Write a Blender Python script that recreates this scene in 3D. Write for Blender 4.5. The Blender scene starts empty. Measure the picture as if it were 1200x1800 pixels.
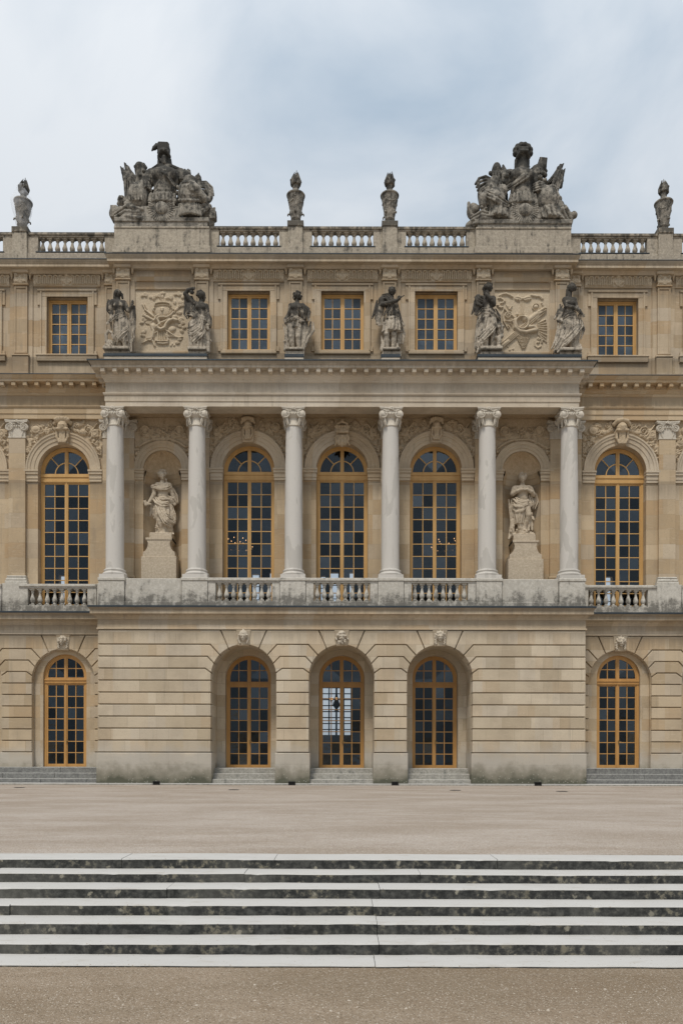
import bpy, bmesh, math, random
import numpy as np
from math import sin, cos, pi, radians, sqrt, atan2

scene = bpy.context.scene
COL = scene.collection
rnd = random.Random(7)

# ------------------------------------------------------------------ camera, sky, sun, exposure
CAM_Y, CAM_Z, FPX = -32.7, 1.25, 1439.0          # eye 1.25 m above the terrace, 32.7 m from the facade
cam = bpy.data.cameras.new('camera')
cam.sensor_fit = 'VERTICAL'
cam.sensor_height = 36.0
cam.sensor_width = 24.0
cam.lens = FPX / 1800.0 * 36.0
cam.shift_y = 425.0 / 1800.0
cam.clip_start = 0.1
cam.clip_end = 3000.0
camo = bpy.data.objects.new('camera', cam)
COL.objects.link(camo)
camo.location = (0, CAM_Y, CAM_Z)
camo.rotation_euler = (radians(90), radians(-0.13), 0)
scene.camera = camo

SUN_EL, SUN_AZ = 61.0, -20.0                      # behind the camera, a little to the left
world = bpy.data.worlds.new('World')
scene.world = world
world.use_nodes = True
wn = world.node_tree.nodes
wl = world.node_tree.links
wn.clear()
w_out = wn.new('ShaderNodeOutputWorld')
w_bg = wn.new('ShaderNodeBackground')
w_bg.inputs['Strength'].default_value = 0.1
w_sky = wn.new('ShaderNodeTexSky')
w_sky.sky_type = 'NISHITA'
w_sky.sun_disc = False
w_sky.sun_elevation = radians(SUN_EL)
w_sky.sun_rotation = radians(180 + SUN_AZ)
w_tc = wn.new('ShaderNodeTexCoord')
w_map = wn.new('ShaderNodeMapping')
w_map.inputs['Location'].default_value = (1.55, 0.4, 0.72)
w_map.inputs['Scale'].default_value = (1.0, 1.0, 1.55)
wl.new(w_tc.outputs['Generated'], w_map.inputs['Vector'])
w_n = wn.new('ShaderNodeTexNoise')
w_n.inputs['Scale'].default_value = 3.4
w_n.inputs['Detail'].default_value = 9.0
w_n.inputs['Roughness'].default_value = 0.52
w_n.inputs['Distortion'].default_value = 0.5
wl.new(w_map.outputs['Vector'], w_n.inputs['Vector'])
w_r = wn.new('ShaderNodeValToRGB')
w_r.color_ramp.elements[0].position = 0.24
w_r.color_ramp.elements[0].color = (3.45, 4.20, 5.0, 1)
w_r.color_ramp.elements[1].position = 0.66
w_r.color_ramp.elements[1].color = (6.25, 6.55, 6.85, 1)
def cloud_bank(px, py, r0, r1, amt, prev):
    d = np.array(((px - 600) / FPX, 1.0, (1325 - py) / FPX)); d /= np.linalg.norm(d)
    dt = wn.new('ShaderNodeVectorMath'); dt.operation = 'DOT_PRODUCT'
    dt.inputs[1].default_value = tuple(d)
    nm = wn.new('ShaderNodeVectorMath'); nm.operation = 'NORMALIZE'
    wl.new(w_tc.outputs['Generated'], nm.inputs[0]); wl.new(nm.outputs[0], dt.inputs[0])
    mr = wn.new('ShaderNodeMapRange'); mr.interpolation_type = 'SMOOTHERSTEP'
    mr.inputs['From Min'].default_value = cos(radians(r1)); mr.inputs['From Max'].default_value = cos(radians(r0))
    mr.inputs['To Max'].default_value = amt
    wl.new(dt.outputs['Value'], mr.inputs['Value'])
    ad = wn.new('ShaderNodeMath'); wl.new(prev, ad.inputs[0]); wl.new(mr.outputs[0], ad.inputs[1])
    return ad.outputs[0]
cl = w_n.outputs['Fac']
cl = cloud_bank(690, 190, 0, 14, -0.10, cl)          # the blue-grey bank above the middle
cl = cloud_bank(930, 260, 0, 13, -0.09, cl)
cl = cloud_bank(500, 330, 0, 9, -0.04, cl)
cl = cloud_bank(90, 150, 0, 18, 0.07, cl)            # bright cloud to the left
cl = cloud_bank(620, 400, 0, 7, 0.05, cl)
cl = cloud_bank(1150, 60, 1, 9, 0.06, cl)
wl.new(cl, w_r.inputs['Fac'])
w_mix = wn.new('ShaderNodeMix')
w_mix.data_type = 'RGBA'
w_mix.inputs[0].default_value = 0.92
wl.new(w_sky.outputs['Color'], w_mix.inputs[6])
wl.new(w_r.outputs['Color'], w_mix.inputs[7])
# overcast sky: darker toward the horizon, brighter overhead
w_sep = wn.new('ShaderNodeSeparateXYZ')
wl.new(w_tc.outputs['Generated'], w_sep.inputs[0])
w_el = wn.new('ShaderNodeMapRange')
w_el.inputs['From Min'].default_value = 0.0
w_el.inputs['From Max'].default_value = 1.0
w_el.inputs['To Min'].default_value = 0.56
w_el.inputs['To Max'].default_value = 1.30
wl.new(w_sep.outputs[2], w_el.inputs['Value'])
w_mul = wn.new('ShaderNodeVectorMath')
w_mul.operation = 'SCALE'
wl.new(w_mix.outputs[2], w_mul.inputs[0])
wl.new(w_el.outputs[0], w_mul.inputs['Scale'])
wl.new(w_mul.outputs[0], w_bg.inputs['Color'])
wl.new(w_bg.outputs['Background'], w_out.inputs['Surface'])

sun = bpy.data.lights.new('sun', 'SUN')
sun.energy = 1.85
sun.angle = radians(11)
sun.color = (1.0, 0.93, 0.83)
suno = bpy.data.objects.new('sun', sun)
COL.objects.link(suno)
suno.rotation_euler = (radians(90 - SUN_EL), 0, radians(SUN_AZ))
suno.location = (0, -40, 60)

scene.view_settings.view_transform = 'Standard'
scene.view_settings.look = 'None'
scene.view_settings.exposure = 0.42
scene.view_settings.gamma = 1.0

# ------------------------------------------------------------------ survey helpers: photo reading + known depth -> metres
def mpp(Y): return (Y - CAM_Y) / FPX
def wx(px, Y): return (px - 600.0) * mpp(Y)
def wz(py, Y): return CAM_Z + (1325.0 - py) * mpp(Y)

# ------------------------------------------------------------------ node helper
class NT:
    def __init__(s, name):
        s.m = bpy.data.materials.new(name)
        s.m.use_nodes = True
        s.t = s.m.node_tree
        s.t.nodes.clear()
        s.out = s.t.nodes.new('ShaderNodeOutputMaterial')
    def n(s, typ, ins=None, **kw):
        nd = s.t.nodes.new(typ)
        for k, v in kw.items(): setattr(nd, k, v)
        if ins:
            for k, v in ins.items(): s.set(nd.inputs[k], v)
        return nd
    def set(s, sock, v):
        if hasattr(v, 'links') and hasattr(v, 'is_output'): s.t.links.new(v, sock)
        elif isinstance(v, (tuple, list)) and len(v) == 3 and sock.type == 'RGBA': sock.default_value = (*v, 1)
        else: sock.default_value = v
    def pos(s): return s.n('ShaderNodeNewGeometry').outputs['Position']
    def sep(s, v):
        nd = s.n('ShaderNodeSeparateXYZ', {0: v}); return nd.outputs
    def math(s, op, a, b=0.0, c=0.0, clamp=False):
        nd = s.n('ShaderNodeMath', {0: a, 1: b, 2: c}, operation=op); nd.use_clamp = clamp; return nd.outputs[0]
    def mix(s, f, a, b, mode='MIX'):
        nd = s.n('ShaderNodeMix', data_type='RGBA', blend_type=mode)
        s.set(nd.inputs[0], f); s.set(nd.inputs[6], a); s.set(nd.inputs[7], b); return nd.outputs[2]
    def noise(s, v, scale, detail=4, rough=0.55, dist=0.0):
        return s.n('ShaderNodeTexNoise', {'Vector': v, 'Scale': scale, 'Detail': detail, 'Roughness': rough, 'Distortion': dist}).outputs['Fac']
    def vor(s, v, scale, feature='F1'):
        return s.n('ShaderNodeTexVoronoi', {'Vector': v, 'Scale': scale}, feature=feature).outputs['Distance']
    def scale(s, v, sx, sy, sz):
        return s.n('ShaderNodeMapping', {'Vector': v, 'Scale': (sx, sy, sz)}).outputs[0]
    def ramp(s, f, stops):
        nd = s.n('ShaderNodeValToRGB', {'Fac': f})
        cr = nd.color_ramp
        while len(cr.elements) < len(stops): cr.elements.new(0.5)
        for e, (p, c) in zip(cr.elements, stops):
            e.position = p
            e.color = (c, c, c, 1) if not isinstance(c, tuple) else (*c, 1)
        return nd.outputs['Color']
    def step(s, f, a, b):
        return s.n('ShaderNodeMapRange', {'Value': f, 'From Min': a, 'From Max': b}, interpolation_type='SMOOTHSTEP').outputs[0]
    def bump(s, h, strength=0.3, dist=0.02):
        return s.n('ShaderNodeBump', {'Height': h, 'Strength': strength, 'Distance': dist}).outputs[0]
    def pbr(s, color, rough=0.8, normal=None, metal=0.0, spec=0.3):
        b = s.n('ShaderNodeBsdfPrincipled', {'Base Color': color, 'Roughness': rough, 'Metallic': metal, 'Specular IOR Level': spec})
        if normal is not None: s.set(b.inputs['Normal'], normal)
        s.t.links.new(b.outputs[0], s.out.inputs[0])
        return s.m

def ashlar(name, c1, c2, row=0.48, off=1.295, width=1.15, grime=0.35, mortar=0.004, spots=0.5, base_dirt=False, warm=0.5, runs=()):
    t = NT(name)
    p = t.pos()
    x, y, z = t.sep(p)
    zz = t.math('SUBTRACT', z, off)
    xx = t.math('ADD', x, t.math('MULTIPLY', y, 0.83))
    v = t.n('ShaderNodeCombineXYZ', {0: xx, 1: zz, 2: 0.0}).outputs[0]
    bk = t.n('ShaderNodeTexBrick', {'Vector': v, 'Color1': (0, 0, 0), 'Color2': (1, 1, 1), 'Mortar': (0.5, 0.5, 0.5), 'Scale': 1.0,
             'Mortar Size': mortar, 'Mortar Smooth': 0.2, 'Bias': 0.0, 'Brick Width': width, 'Row Height': row}, offset=0.43, squash=0.72, squash_frequency=3)
    blk = bk.outputs['Color']
    blk2 = t.math('ADD', t.math('MULTIPLY', t.math('SUBTRACT', t.sep(blk)[0], 0.5), 1.15), 0.5)
    col = t.mix(blk2, c1, c2)
    # odd replaced blocks: greyer and paler, ochre ones too
    v2 = t.n('ShaderNodeCombineXYZ', {0: t.math('FLOOR', t.math('DIVIDE', xx, width * 0.61)), 1: t.math('FLOOR', t.math('DIVIDE', zz, row)), 2: 3.3}).outputs[0]
    wn_ = t.n('ShaderNodeTexWhiteNoise', {'Vector': v2}).outputs['Value']
    col = t.mix(t.math('MULTIPLY', t.step(wn_, 0.78, 0.8), 0.30), col, (0.50, 0.455, 0.39))
    col = t.mix(t.math('MULTIPLY', t.step(wn_, 0.22, 0.20), warm), col, (0.44, 0.30, 0.165))
    col = t.mix(t.math('MULTIPLY', bk.outputs['Fac'], 0.42), col, (0.20, 0.155, 0.105))
    # broad tone drift, streaky bedding, speckle
    big = t.noise(p, 0.55, 5, 0.6)
    col = t.mix(t.math('MULTIPLY', t.step(big, 0.42, 0.72), grime), col, (0.27, 0.215, 0.155))
    bed = t.noise(t.scale(p, 1.2, 1.2, 9.0), 1.6, 5, 0.65)
    col = t.mix(t.math('MULTIPLY', t.step(bed, 0.5, 0.75), 0.38), col, (0.60, 0.50, 0.37))
    med = t.noise(p, 3.2, 5, 0.7)
    col = t.mix(t.math('MULTIPLY', t.step(med, 0.55, 0.8), 0.35), col, (0.30, 0.25, 0.19))
    drip = t.noise(t.scale(p, 5.0, 5.0, 0.35), 1.0, 4, 0.6)
    col = t.mix(t.math('MULTIPLY', t.step(drip, 0.56, 0.76), grime * 0.9), col, (0.25, 0.215, 0.17))
    pit = t.noise(t.scale(p, 1.0, 1.0, 2.2), 24.0, 3, 0.7)
    pitm = t.math('MULTIPLY', t.step(pit, 0.57, 0.66), t.step(bed, 0.42, 0.58))
    col = t.mix(t.math('MULTIPLY', pitm, spots), col, (0.23, 0.18, 0.12))
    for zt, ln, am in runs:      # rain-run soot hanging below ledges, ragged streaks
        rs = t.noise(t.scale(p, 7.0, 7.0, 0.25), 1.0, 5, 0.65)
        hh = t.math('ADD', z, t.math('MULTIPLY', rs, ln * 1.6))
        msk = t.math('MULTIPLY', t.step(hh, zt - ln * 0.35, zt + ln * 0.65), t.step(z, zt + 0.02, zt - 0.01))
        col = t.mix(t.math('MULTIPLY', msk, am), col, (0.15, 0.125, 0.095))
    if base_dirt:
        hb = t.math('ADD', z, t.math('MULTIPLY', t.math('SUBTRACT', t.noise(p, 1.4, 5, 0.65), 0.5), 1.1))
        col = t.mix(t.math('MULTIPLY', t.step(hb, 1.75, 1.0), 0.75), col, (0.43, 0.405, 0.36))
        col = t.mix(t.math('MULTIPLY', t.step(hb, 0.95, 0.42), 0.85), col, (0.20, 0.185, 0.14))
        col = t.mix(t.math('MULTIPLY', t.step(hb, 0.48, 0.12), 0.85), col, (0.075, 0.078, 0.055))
        sp = t.vor(p, 9.0)
        col = t.mix(t.math('MULTIPLY', t.math('MULTIPLY', t.step(sp, 0.22, 0.12), t.step(hb, 0.7, 0.3)), 0.5), col, (0.5, 0.49, 0.43))
    h = t.math('SUBTRACT', t.math('MULTIPLY', t.noise(p, 30, 4, 0.65), 0.6), t.math('ADD', pitm, t.math('MULTIPLY', bk.outputs['Fac'], 0.8)))
    return t.pbr(col, 0.88, t.bump(h, 0.5, 0.012), spec=0.2)

def weathered(name, base, light, dark, amount=0.5, zr=None, dots=0.0, scale=1.0, streak=0.4):
    """grey garden-stone: pale lichen blooms, black crust; zr = (z0, z1, extra) heavier crust between heights"""
    t = NT(name)
    p = t.pos()
    n1 = t.noise(p, 2.6 * scale, 9, 0.72)
    n2 = t.noise(p, 8.5 * scale, 6, 0.72)
    oi = t.n('ShaderNodeObjectInfo').outputs['Random']
    n3 = t.noise(p, 22.0 * scale, 4, 0.7)
    n2 = t.math('ADD', n2, t.math('ADD', t.math('MULTIPLY', t.math('SUBTRACT', n3, 0.5), 0.5), t.math('MULTIPLY', t.math('SUBTRACT', oi, 0.5), 0.10)))
    col = t.mix(t.step(n2, 0.40, 0.62), base, light)
    m = t.math('ADD', n1, t.math('MULTIPLY', t.math('SUBTRACT', n2, 0.5), 0.55))
    if streak:
        dr = t.noise(t.scale(p, 6.0, 6.0, 0.5), 1.0, 4, 0.6)
        m = t.math('ADD', m, t.math('MULTIPLY', t.math('SUBTRACT', dr, 0.5), streak))
    if zr:
        z = t.sep(p)[2]
        m = t.math('ADD', m, t.math('MULTIPLY', t.step(z, zr[0], zr[1]), zr[2]))
    col = t.mix(t.math('MULTIPLY', t.step(m, 0.64 - amount * 0.28, 0.90 - amount * 0.28), 0.9), col, dark)
    if dots:
        sp = t.vor(p, 11.0 * scale)
        msk = t.math('MULTIPLY', t.step(sp, 0.24, 0.14), t.step(t.noise(p, 2.3, 3), 0.5, 0.6))
        col = t.mix(t.math('MULTIPLY', msk, dots), col, (0.55, 0.53, 0.46))
    h = t.math('ADD', t.noise(p, 26 * scale, 5, 0.7), n2)
    return t.pbr(col, 0.9, t.bump(h, 0.5, 0.015), spec=0.15)

M = {}
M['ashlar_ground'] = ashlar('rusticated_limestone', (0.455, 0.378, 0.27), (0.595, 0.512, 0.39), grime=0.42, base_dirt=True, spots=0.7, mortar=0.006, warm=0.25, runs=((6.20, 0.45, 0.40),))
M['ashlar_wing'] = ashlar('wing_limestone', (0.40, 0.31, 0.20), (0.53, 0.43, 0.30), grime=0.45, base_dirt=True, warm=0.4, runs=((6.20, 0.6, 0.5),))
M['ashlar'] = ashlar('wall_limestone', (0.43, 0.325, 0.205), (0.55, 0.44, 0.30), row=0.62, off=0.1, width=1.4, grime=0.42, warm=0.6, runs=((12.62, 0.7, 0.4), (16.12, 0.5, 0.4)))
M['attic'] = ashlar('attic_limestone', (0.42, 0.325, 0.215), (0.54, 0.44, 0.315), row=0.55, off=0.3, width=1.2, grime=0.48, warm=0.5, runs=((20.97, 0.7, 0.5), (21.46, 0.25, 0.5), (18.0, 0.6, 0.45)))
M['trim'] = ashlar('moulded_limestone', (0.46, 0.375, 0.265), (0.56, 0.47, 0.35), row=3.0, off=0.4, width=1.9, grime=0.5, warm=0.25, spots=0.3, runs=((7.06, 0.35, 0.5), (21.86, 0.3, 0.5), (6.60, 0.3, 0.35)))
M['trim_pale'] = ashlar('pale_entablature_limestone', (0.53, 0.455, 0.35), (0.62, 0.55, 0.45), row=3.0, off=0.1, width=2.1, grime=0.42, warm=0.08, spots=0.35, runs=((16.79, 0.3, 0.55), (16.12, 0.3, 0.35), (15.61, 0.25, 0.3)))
M['carved'] = weathered('carved_limestone', (0.43, 0.34, 0.23), (0.54, 0.44, 0.315), (0.21, 0.16, 0.105), 0.42, scale=2.0, streak=0.2)
M['frieze'] = weathered('frieze_limestone', (0.47, 0.385, 0.275), (0.58, 0.49, 0.365), (0.26, 0.205, 0.145), 0.30, scale=2.0, streak=0.2)
M['vault'] = weathered('soffit_stone', (0.38, 0.285, 0.18), (0.48, 0.37, 0.245), (0.20, 0.145, 0.09), 0.5, streak=0.0)
M['dome'] = weathered('niche_dome_stone', (0.50, 0.385, 0.25), (0.60, 0.475, 0.325), (0.36, 0.265, 0.165), 0.3, streak=0.0)
M['step_top'] = weathered('pale_grey_step_top_stone', (0.46, 0.455, 0.43), (0.58, 0.57, 0.54), (0.28, 0.27, 0.25), 0.3, scale=1.5)
M['pedestal'] = weathered('grey_balcony_stone', (0.44, 0.415, 0.365), (0.56, 0.535, 0.48), (0.15, 0.142, 0.125), 0.38, zr=(8.0, 7.2, 0.24), dots=0.4)
M['roofstone'] = weathered('blackened_parapet_stone', (0.33, 0.29, 0.235), (0.46, 0.41, 0.33), (0.085, 0.08, 0.07), 0.46, zr=(22.9, 23.3, 0.35), scale=1.2, streak=0.8)
M['capital'] = weathered('capital_limestone', (0.52, 0.475, 0.40), (0.62, 0.57, 0.49), (0.20, 0.185, 0.155), 0.30, scale=2.5, streak=0.1)
M['statue'] = weathered('statue_limestone', (0.33, 0.285, 0.225), (0.58, 0.515, 0.425), (0.028, 0.028, 0.027), 0.50, zr=(18.2, 20.2, 0.36), scale=1.7, streak=0.7)
M['statue_niche'] = weathered('sheltered_statue_limestone', (0.44, 0.37, 0.28), (0.56, 0.485, 0.38), (0.26, 0.205, 0.145), 0.34, scale=1.5, streak=0.2)
M['trophy'] = weathered('trophy_limestone', (0.20, 0.185, 0.158), (0.40, 0.365, 0.31), (0.032, 0.033, 0.032), 0.74, zr=(23.6, 26.6, 0.24), scale=1.7, streak=0.5)
M['mask'] = weathered('mask_limestone', (0.43, 0.375, 0.295), (0.55, 0.49, 0.40), (0.13, 0.11, 0.085), 0.38, scale=3.0, streak=0.1)

def column_mat():
    t = NT('pale_column_stone')
    p = t.pos()
    oi = t.n('ShaderNodeObjectInfo').outputs['Random']
    pv = t.n('ShaderNodeVectorMath', {0: p, 1: t.n('ShaderNodeCombineXYZ', {0: t.math('MULTIPLY', oi, 31.0), 1: 0.0, 2: 0.0}).outputs[0]}, operation='ADD').outputs[0]
    n1 = t.noise(t.scale(pv, 1.6, 1.6, 0.5), 1.15, 4, 0.5, 0.6)
    n2 = t.noise(p, 14.0, 5, 0.7)
    patch = t.step(n1, 0.545, 0.56)
    col = t.mix(patch, (0.56, 0.535, 0.495), (0.485, 0.463, 0.425))
    edge = t.math('SUBTRACT', t.step(n1, 0.53, 0.545), t.step(n1, 0.56, 0.575))
    col = t.mix(t.math('MULTIPLY', edge, 0.5), col, (0.60, 0.57, 0.52))
    col = t.mix(t.math('MULTIPLY', t.step(n2, 0.55, 0.75), 0.3), col, (0.36, 0.34, 0.30))
    dr = t.noise(t.scale(p, 8, 8, 0.6), 1.0, 4, 0.6)
    col = t.mix(t.math('MULTIPLY', t.step(dr, 0.55, 0.75), 0.22), col, (0.36, 0.33, 0.28))
    return t.pbr(col, 0.8, t.bump(t.math('ADD', n2, t.math('MULTIPLY', patch, -0.5)), 0.3, 0.01), spec=0.25)
M['column'] = column_mat()

def lead_mat():
    t = NT('lead_sheet')
    p = t.pos()
    n = t.noise(p, 3.0, 4, 0.6)
    return t.pbr(t.mix(n, (0.022, 0.030, 0.038), (0.055, 0.07, 0.082)), 0.55, t.bump(t.noise(p, 9, 3), 0.2, 0.01), metal=0.25)
M['lead'] = lead_mat()

def wood_mat(name, a, b):
    t = NT(name)
    p = t.pos()
    n = t.noise(t.scale(p, 3, 3, 0.6), 1.2, 4, 0.6)
    f = t.noise(t.scale(p, 40, 40, 3), 1.0, 3, 0.6)
    col = t.mix(t.step(n, 0.3, 0.7), a, b)
    col = t.mix(t.math('MULTIPLY', t.step(f, 0.6, 0.8), 0.25), col, (0.25, 0.13, 0.035))
    return t.pbr(col, 0.5, t.bump(f, 0.15, 0.004), spec=0.4)
M['wood'] = wood_mat('ochre_painted_wood', (0.50, 0.30, 0.108), (0.58, 0.36, 0.14))
M['wood_door'] = wood_mat('ochre_painted_door_wood', (0.42, 0.225, 0.07), (0.50, 0.28, 0.095))

def glass_mat():
    t = NT('old_window_glass')
    p = t.pos()
    nrm = t.bump(t.noise(p, 2.6, 3, 0.5), 0.22, 0.04)
    lw = t.n('ShaderNodeFresnel', {'IOR': 1.52, 'Normal': nrm}).outputs[0]
    at = t.n('ShaderNodeAttribute', attribute_name='pane_tone', attribute_type='GEOMETRY').outputs['Fac']
    fac = t.math('ADD', t.math('MULTIPLY', t.math('MULTIPLY', lw, t.math('ADD', t.math('MULTIPLY', at, 1.3), 0.40)), 1.5), 0.010, clamp=True)
    g = t.n('ShaderNodeBsdfGlossy', {'Color': (0.78, 0.90, 1.0), 'Roughness': 0.015, 'Normal': nrm})
    tr = t.n('ShaderNodeBsdfTransparent', {'Color': (0.86, 0.91, 0.95)})
    ms = t.n('ShaderNodeMixShader', {0: fac, 1: tr.outputs[0], 2: g.outputs[0]})
    t.t.links.new(ms.outputs[0], t.out.inputs[0])
    return t.m
M['glass'] = glass_mat()

def plain(name, a, b, sc=2.0, rough=0.8):
    t = NT(name)
    p = t.pos()
    return t.pbr(t.mix(t.noise(p, sc, 4, 0.6), a, b), rough)
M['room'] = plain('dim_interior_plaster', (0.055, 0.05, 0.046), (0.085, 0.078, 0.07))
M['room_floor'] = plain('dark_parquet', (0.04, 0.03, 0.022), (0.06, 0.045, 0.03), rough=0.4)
M['blind'] = plain('grey_attic_blind', (0.19, 0.225, 0.27), (0.24, 0.275, 0.32), 1.0)
M['drain'] = plain('black_drain_iron', (0.010, 0.010, 0.010), (0.022, 0.022, 0.021), 8.0)
M['iron'] = plain('dark_iron', (0.03, 0.028, 0.026), (0.05, 0.045, 0.04), 6.0, 0.45)
M['brass'] = plain('aged_gilt_brass', (0.22, 0.14, 0.05), (0.32, 0.21, 0.08), 6.0, 0.35)
def emit(name, c, s):
    t = NT(name)
    e = t.n('ShaderNodeEmission', {'Color': c, 'Strength': s})
    t.t.links.new(e.outputs[0], t.out.inputs[0]); return t.m
M['bulb'] = emit('warm_lamp_flame', (1.0, 0.52, 0.22), 1.6)

def film_mat():
    t = NT('clear_protective_net')
    p = t.pos()
    f = t.math('ADD', t.math('MULTIPLY', t.step(t.noise(p, 2.6, 3, 0.6), 0.42, 0.7), 0.20), 0.08)
    d = t.n('ShaderNodeBsdfDiffuse', {'Color': (0.92, 0.94, 0.97)})
    tr = t.n('ShaderNodeBsdfTransparent')
    ms = t.n('ShaderNodeMixShader', {0: f, 1: tr.outputs[0], 2: d.outputs[0]})
    t.t.links.new(ms.outputs[0], t.out.inputs[0])
    return t.m
M['film'] = film_mat()

def gravel_mat(name, a, b, c, speck, track=0.5):
    t = NT(name)
    p = t.pos()
    n1 = t.noise(t.scale(p, 0.45, 1.0, 1.0), 0.65, 7, 0.68)
    n1b = t.noise(t.scale(p, 0.28, 1.1, 1.0), 1.1, 7, 0.7)
    n2 = t.noise(p, 5.0, 5, 0.7)
    n3 = t.noise(p, 60.0, 2, 0.6)
    col = t.mix(t.step(n1, 0.36, 0.64), a, b)
    col = t.mix(t.math('MULTIPLY', t.step(n1b, 0.5, 0.68), track), col, c)
    col = t.mix(t.math('MULTIPLY', t.step(n2, 0.45, 0.75), 0.35), col, c)
    vr = t.n('ShaderNodeTexVoronoi', {'Vector': p, 'Scale': 95.0})
    gr = t.sep(vr.outputs['Color'])[0]
    col = t.mix(t.math('MULTIPLY', t.step(gr, 0.88, 0.93), 0.42), col, speck)
    col = t.mix(t.math('MULTIPLY', t.step(gr, 0.13, 0.08), 0.55), col, (0.10, 0.075, 0.05))
    vr2 = t.n('ShaderNodeTexVoronoi', {'Vector': p, 'Scale': 38.0})
    gr2 = t.math('MULTIPLY', t.math('MULTIPLY', t.step(t.sep(vr2.outputs['Color'])[0], 0.94, 0.97), t.step(n2, 0.42, 0.58)), t.step(vr2.outputs['Distance'], 0.36, 0.25))
    col = t.mix(t.math('MULTIPLY', gr2, 0.3), col, speck)
    col = t.mix(t.math('MULTIPLY', t.step(n3, 0.55, 0.75), 0.3), col, (0.15, 0.11, 0.075))
    h = t.math('ADD', t.math('MULTIPLY', vr.outputs['Distance'], -0.8), t.math('MULTIPLY', n2, 1.6))
    return t.pbr(col, 0.95, t.bump(h, 0.65, 0.02), spec=0.1)
M['gravel'] = gravel_mat('pale_terrace_gravel', (0.335, 0.28, 0.228), (0.43, 0.375, 0.325), (0.30, 0.232, 0.17), (0.66, 0.62, 0.57), 0.3)
M['gravel_low'] = gravel_mat('brown_sandy_gravel', (0.24, 0.187, 0.132), (0.315, 0.25, 0.185), (0.20, 0.145, 0.093), (0.55, 0.50, 0.43), 0.4)

def tread_mat():
    t = NT('pale_worn_tread_stone')
    p = t.pos()
    n2 = t.noise(p, 22.0, 5, 0.7)
    col = t.mix(t.noise(p, 1.2, 4, 0.6), (0.41, 0.40, 0.38), (0.50, 0.49, 0.47))
    col = t.mix(t.math('MULTIPLY', t.step(n2, 0.60, 0.72), 0.45), col, (0.32, 0.28, 0.22))
    n4 = t.noise(t.scale(p, 1.0, 2.5, 1.0), 3.0, 6, 0.7)
    col = t.mix(t.math('MULTIPLY', t.step(n4, 0.52, 0.72), 0.5), col, (0.34, 0.31, 0.265))
    vd = t.n('ShaderNodeTexVoronoi', {'Vector': p, 'Scale': 26.0})
    col = t.mix(t.math('MULTIPLY', t.math('MULTIPLY', t.step(vd.outputs['Distance'], 0.22, 0.12), t.step(t.sep(vd.outputs['Color'])[0], 0.8, 0.85)), 0.7), col, (0.22, 0.17, 0.11))
    return t.pbr(col, 0.85, t.bump(n2, 0.25, 0.006), spec=0.2)
M['tread'] = tread_mat()
def riser_mat():
    t = NT('blackened_riser_stone')
    p = t.pos()
    n1 = t.noise(p, 2.2, 5, 0.65)
    n2 = t.noise(p, 13.0, 5, 0.7)
    col = t.mix(t.step(n2, 0.35, 0.7), (0.030, 0.031, 0.030), (0.095, 0.095, 0.087))
    pat = t.math('MULTIPLY', t.step(n2, 0.50, 0.64), t.step(n1, 0.44, 0.60))
    col = t.mix(t.math('MULTIPLY', pat, 0.75), col, (0.24, 0.215, 0.155))
    vr = t.n('ShaderNodeTexVoronoi', {'Vector': p, 'Scale': 7.0, 'Randomness': 1.0})
    d = t.math('ADD', vr.outputs['Distance'], t.math('MULTIPLY', t.math('SUBTRACT', t.noise(p, 20.0, 4, 0.7), 0.5), 0.9))
    pick = t.step(t.sep(vr.outputs['Color'])[0], 0.60, 0.66)
    col = t.mix(t.math('MULTIPLY', t.math('MULTIPLY', t.step(d, 0.26, 0.12), pick), 0.75), col, (0.34, 0.315, 0.25))
    dr = t.noise(t.scale(p, 9.0, 9.0, 0.6), 1.0, 4, 0.65)
    col = t.mix(t.math('MULTIPLY', t.step(dr, 0.52, 0.7), 0.45), col, (0.02, 0.021, 0.02))
    gy = t.noise(t.scale(p, 0.7, 0.7, 0.7), 1.0, 3, 0.6)
    col = t.mix(t.math('MULTIPLY', t.step(gy, 0.5, 0.7), 0.35), col, (0.17, 0.165, 0.145))
    return t.pbr(col, 0.9, t.bump(n2, 0.5, 0.012), spec=0.15)
M['riser'] = riser_mat()
M['step_grey'] = weathered('grey_step_stone', (0.27, 0.26, 0.23), (0.40, 0.385, 0.345), (0.10, 0.105, 0.10), 0.45, scale=1.5)
M['step_dark'] = weathered('dark_step_stone', (0.15, 0.15, 0.145), (0.24, 0.24, 0.225), (0.08, 0.08, 0.078), 0.4, scale=1.5)
M['pebble'] = plain('pale_pebbles', (0.32, 0.27, 0.21), (0.52, 0.47, 0.40), 30.0, 0.9)

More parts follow.
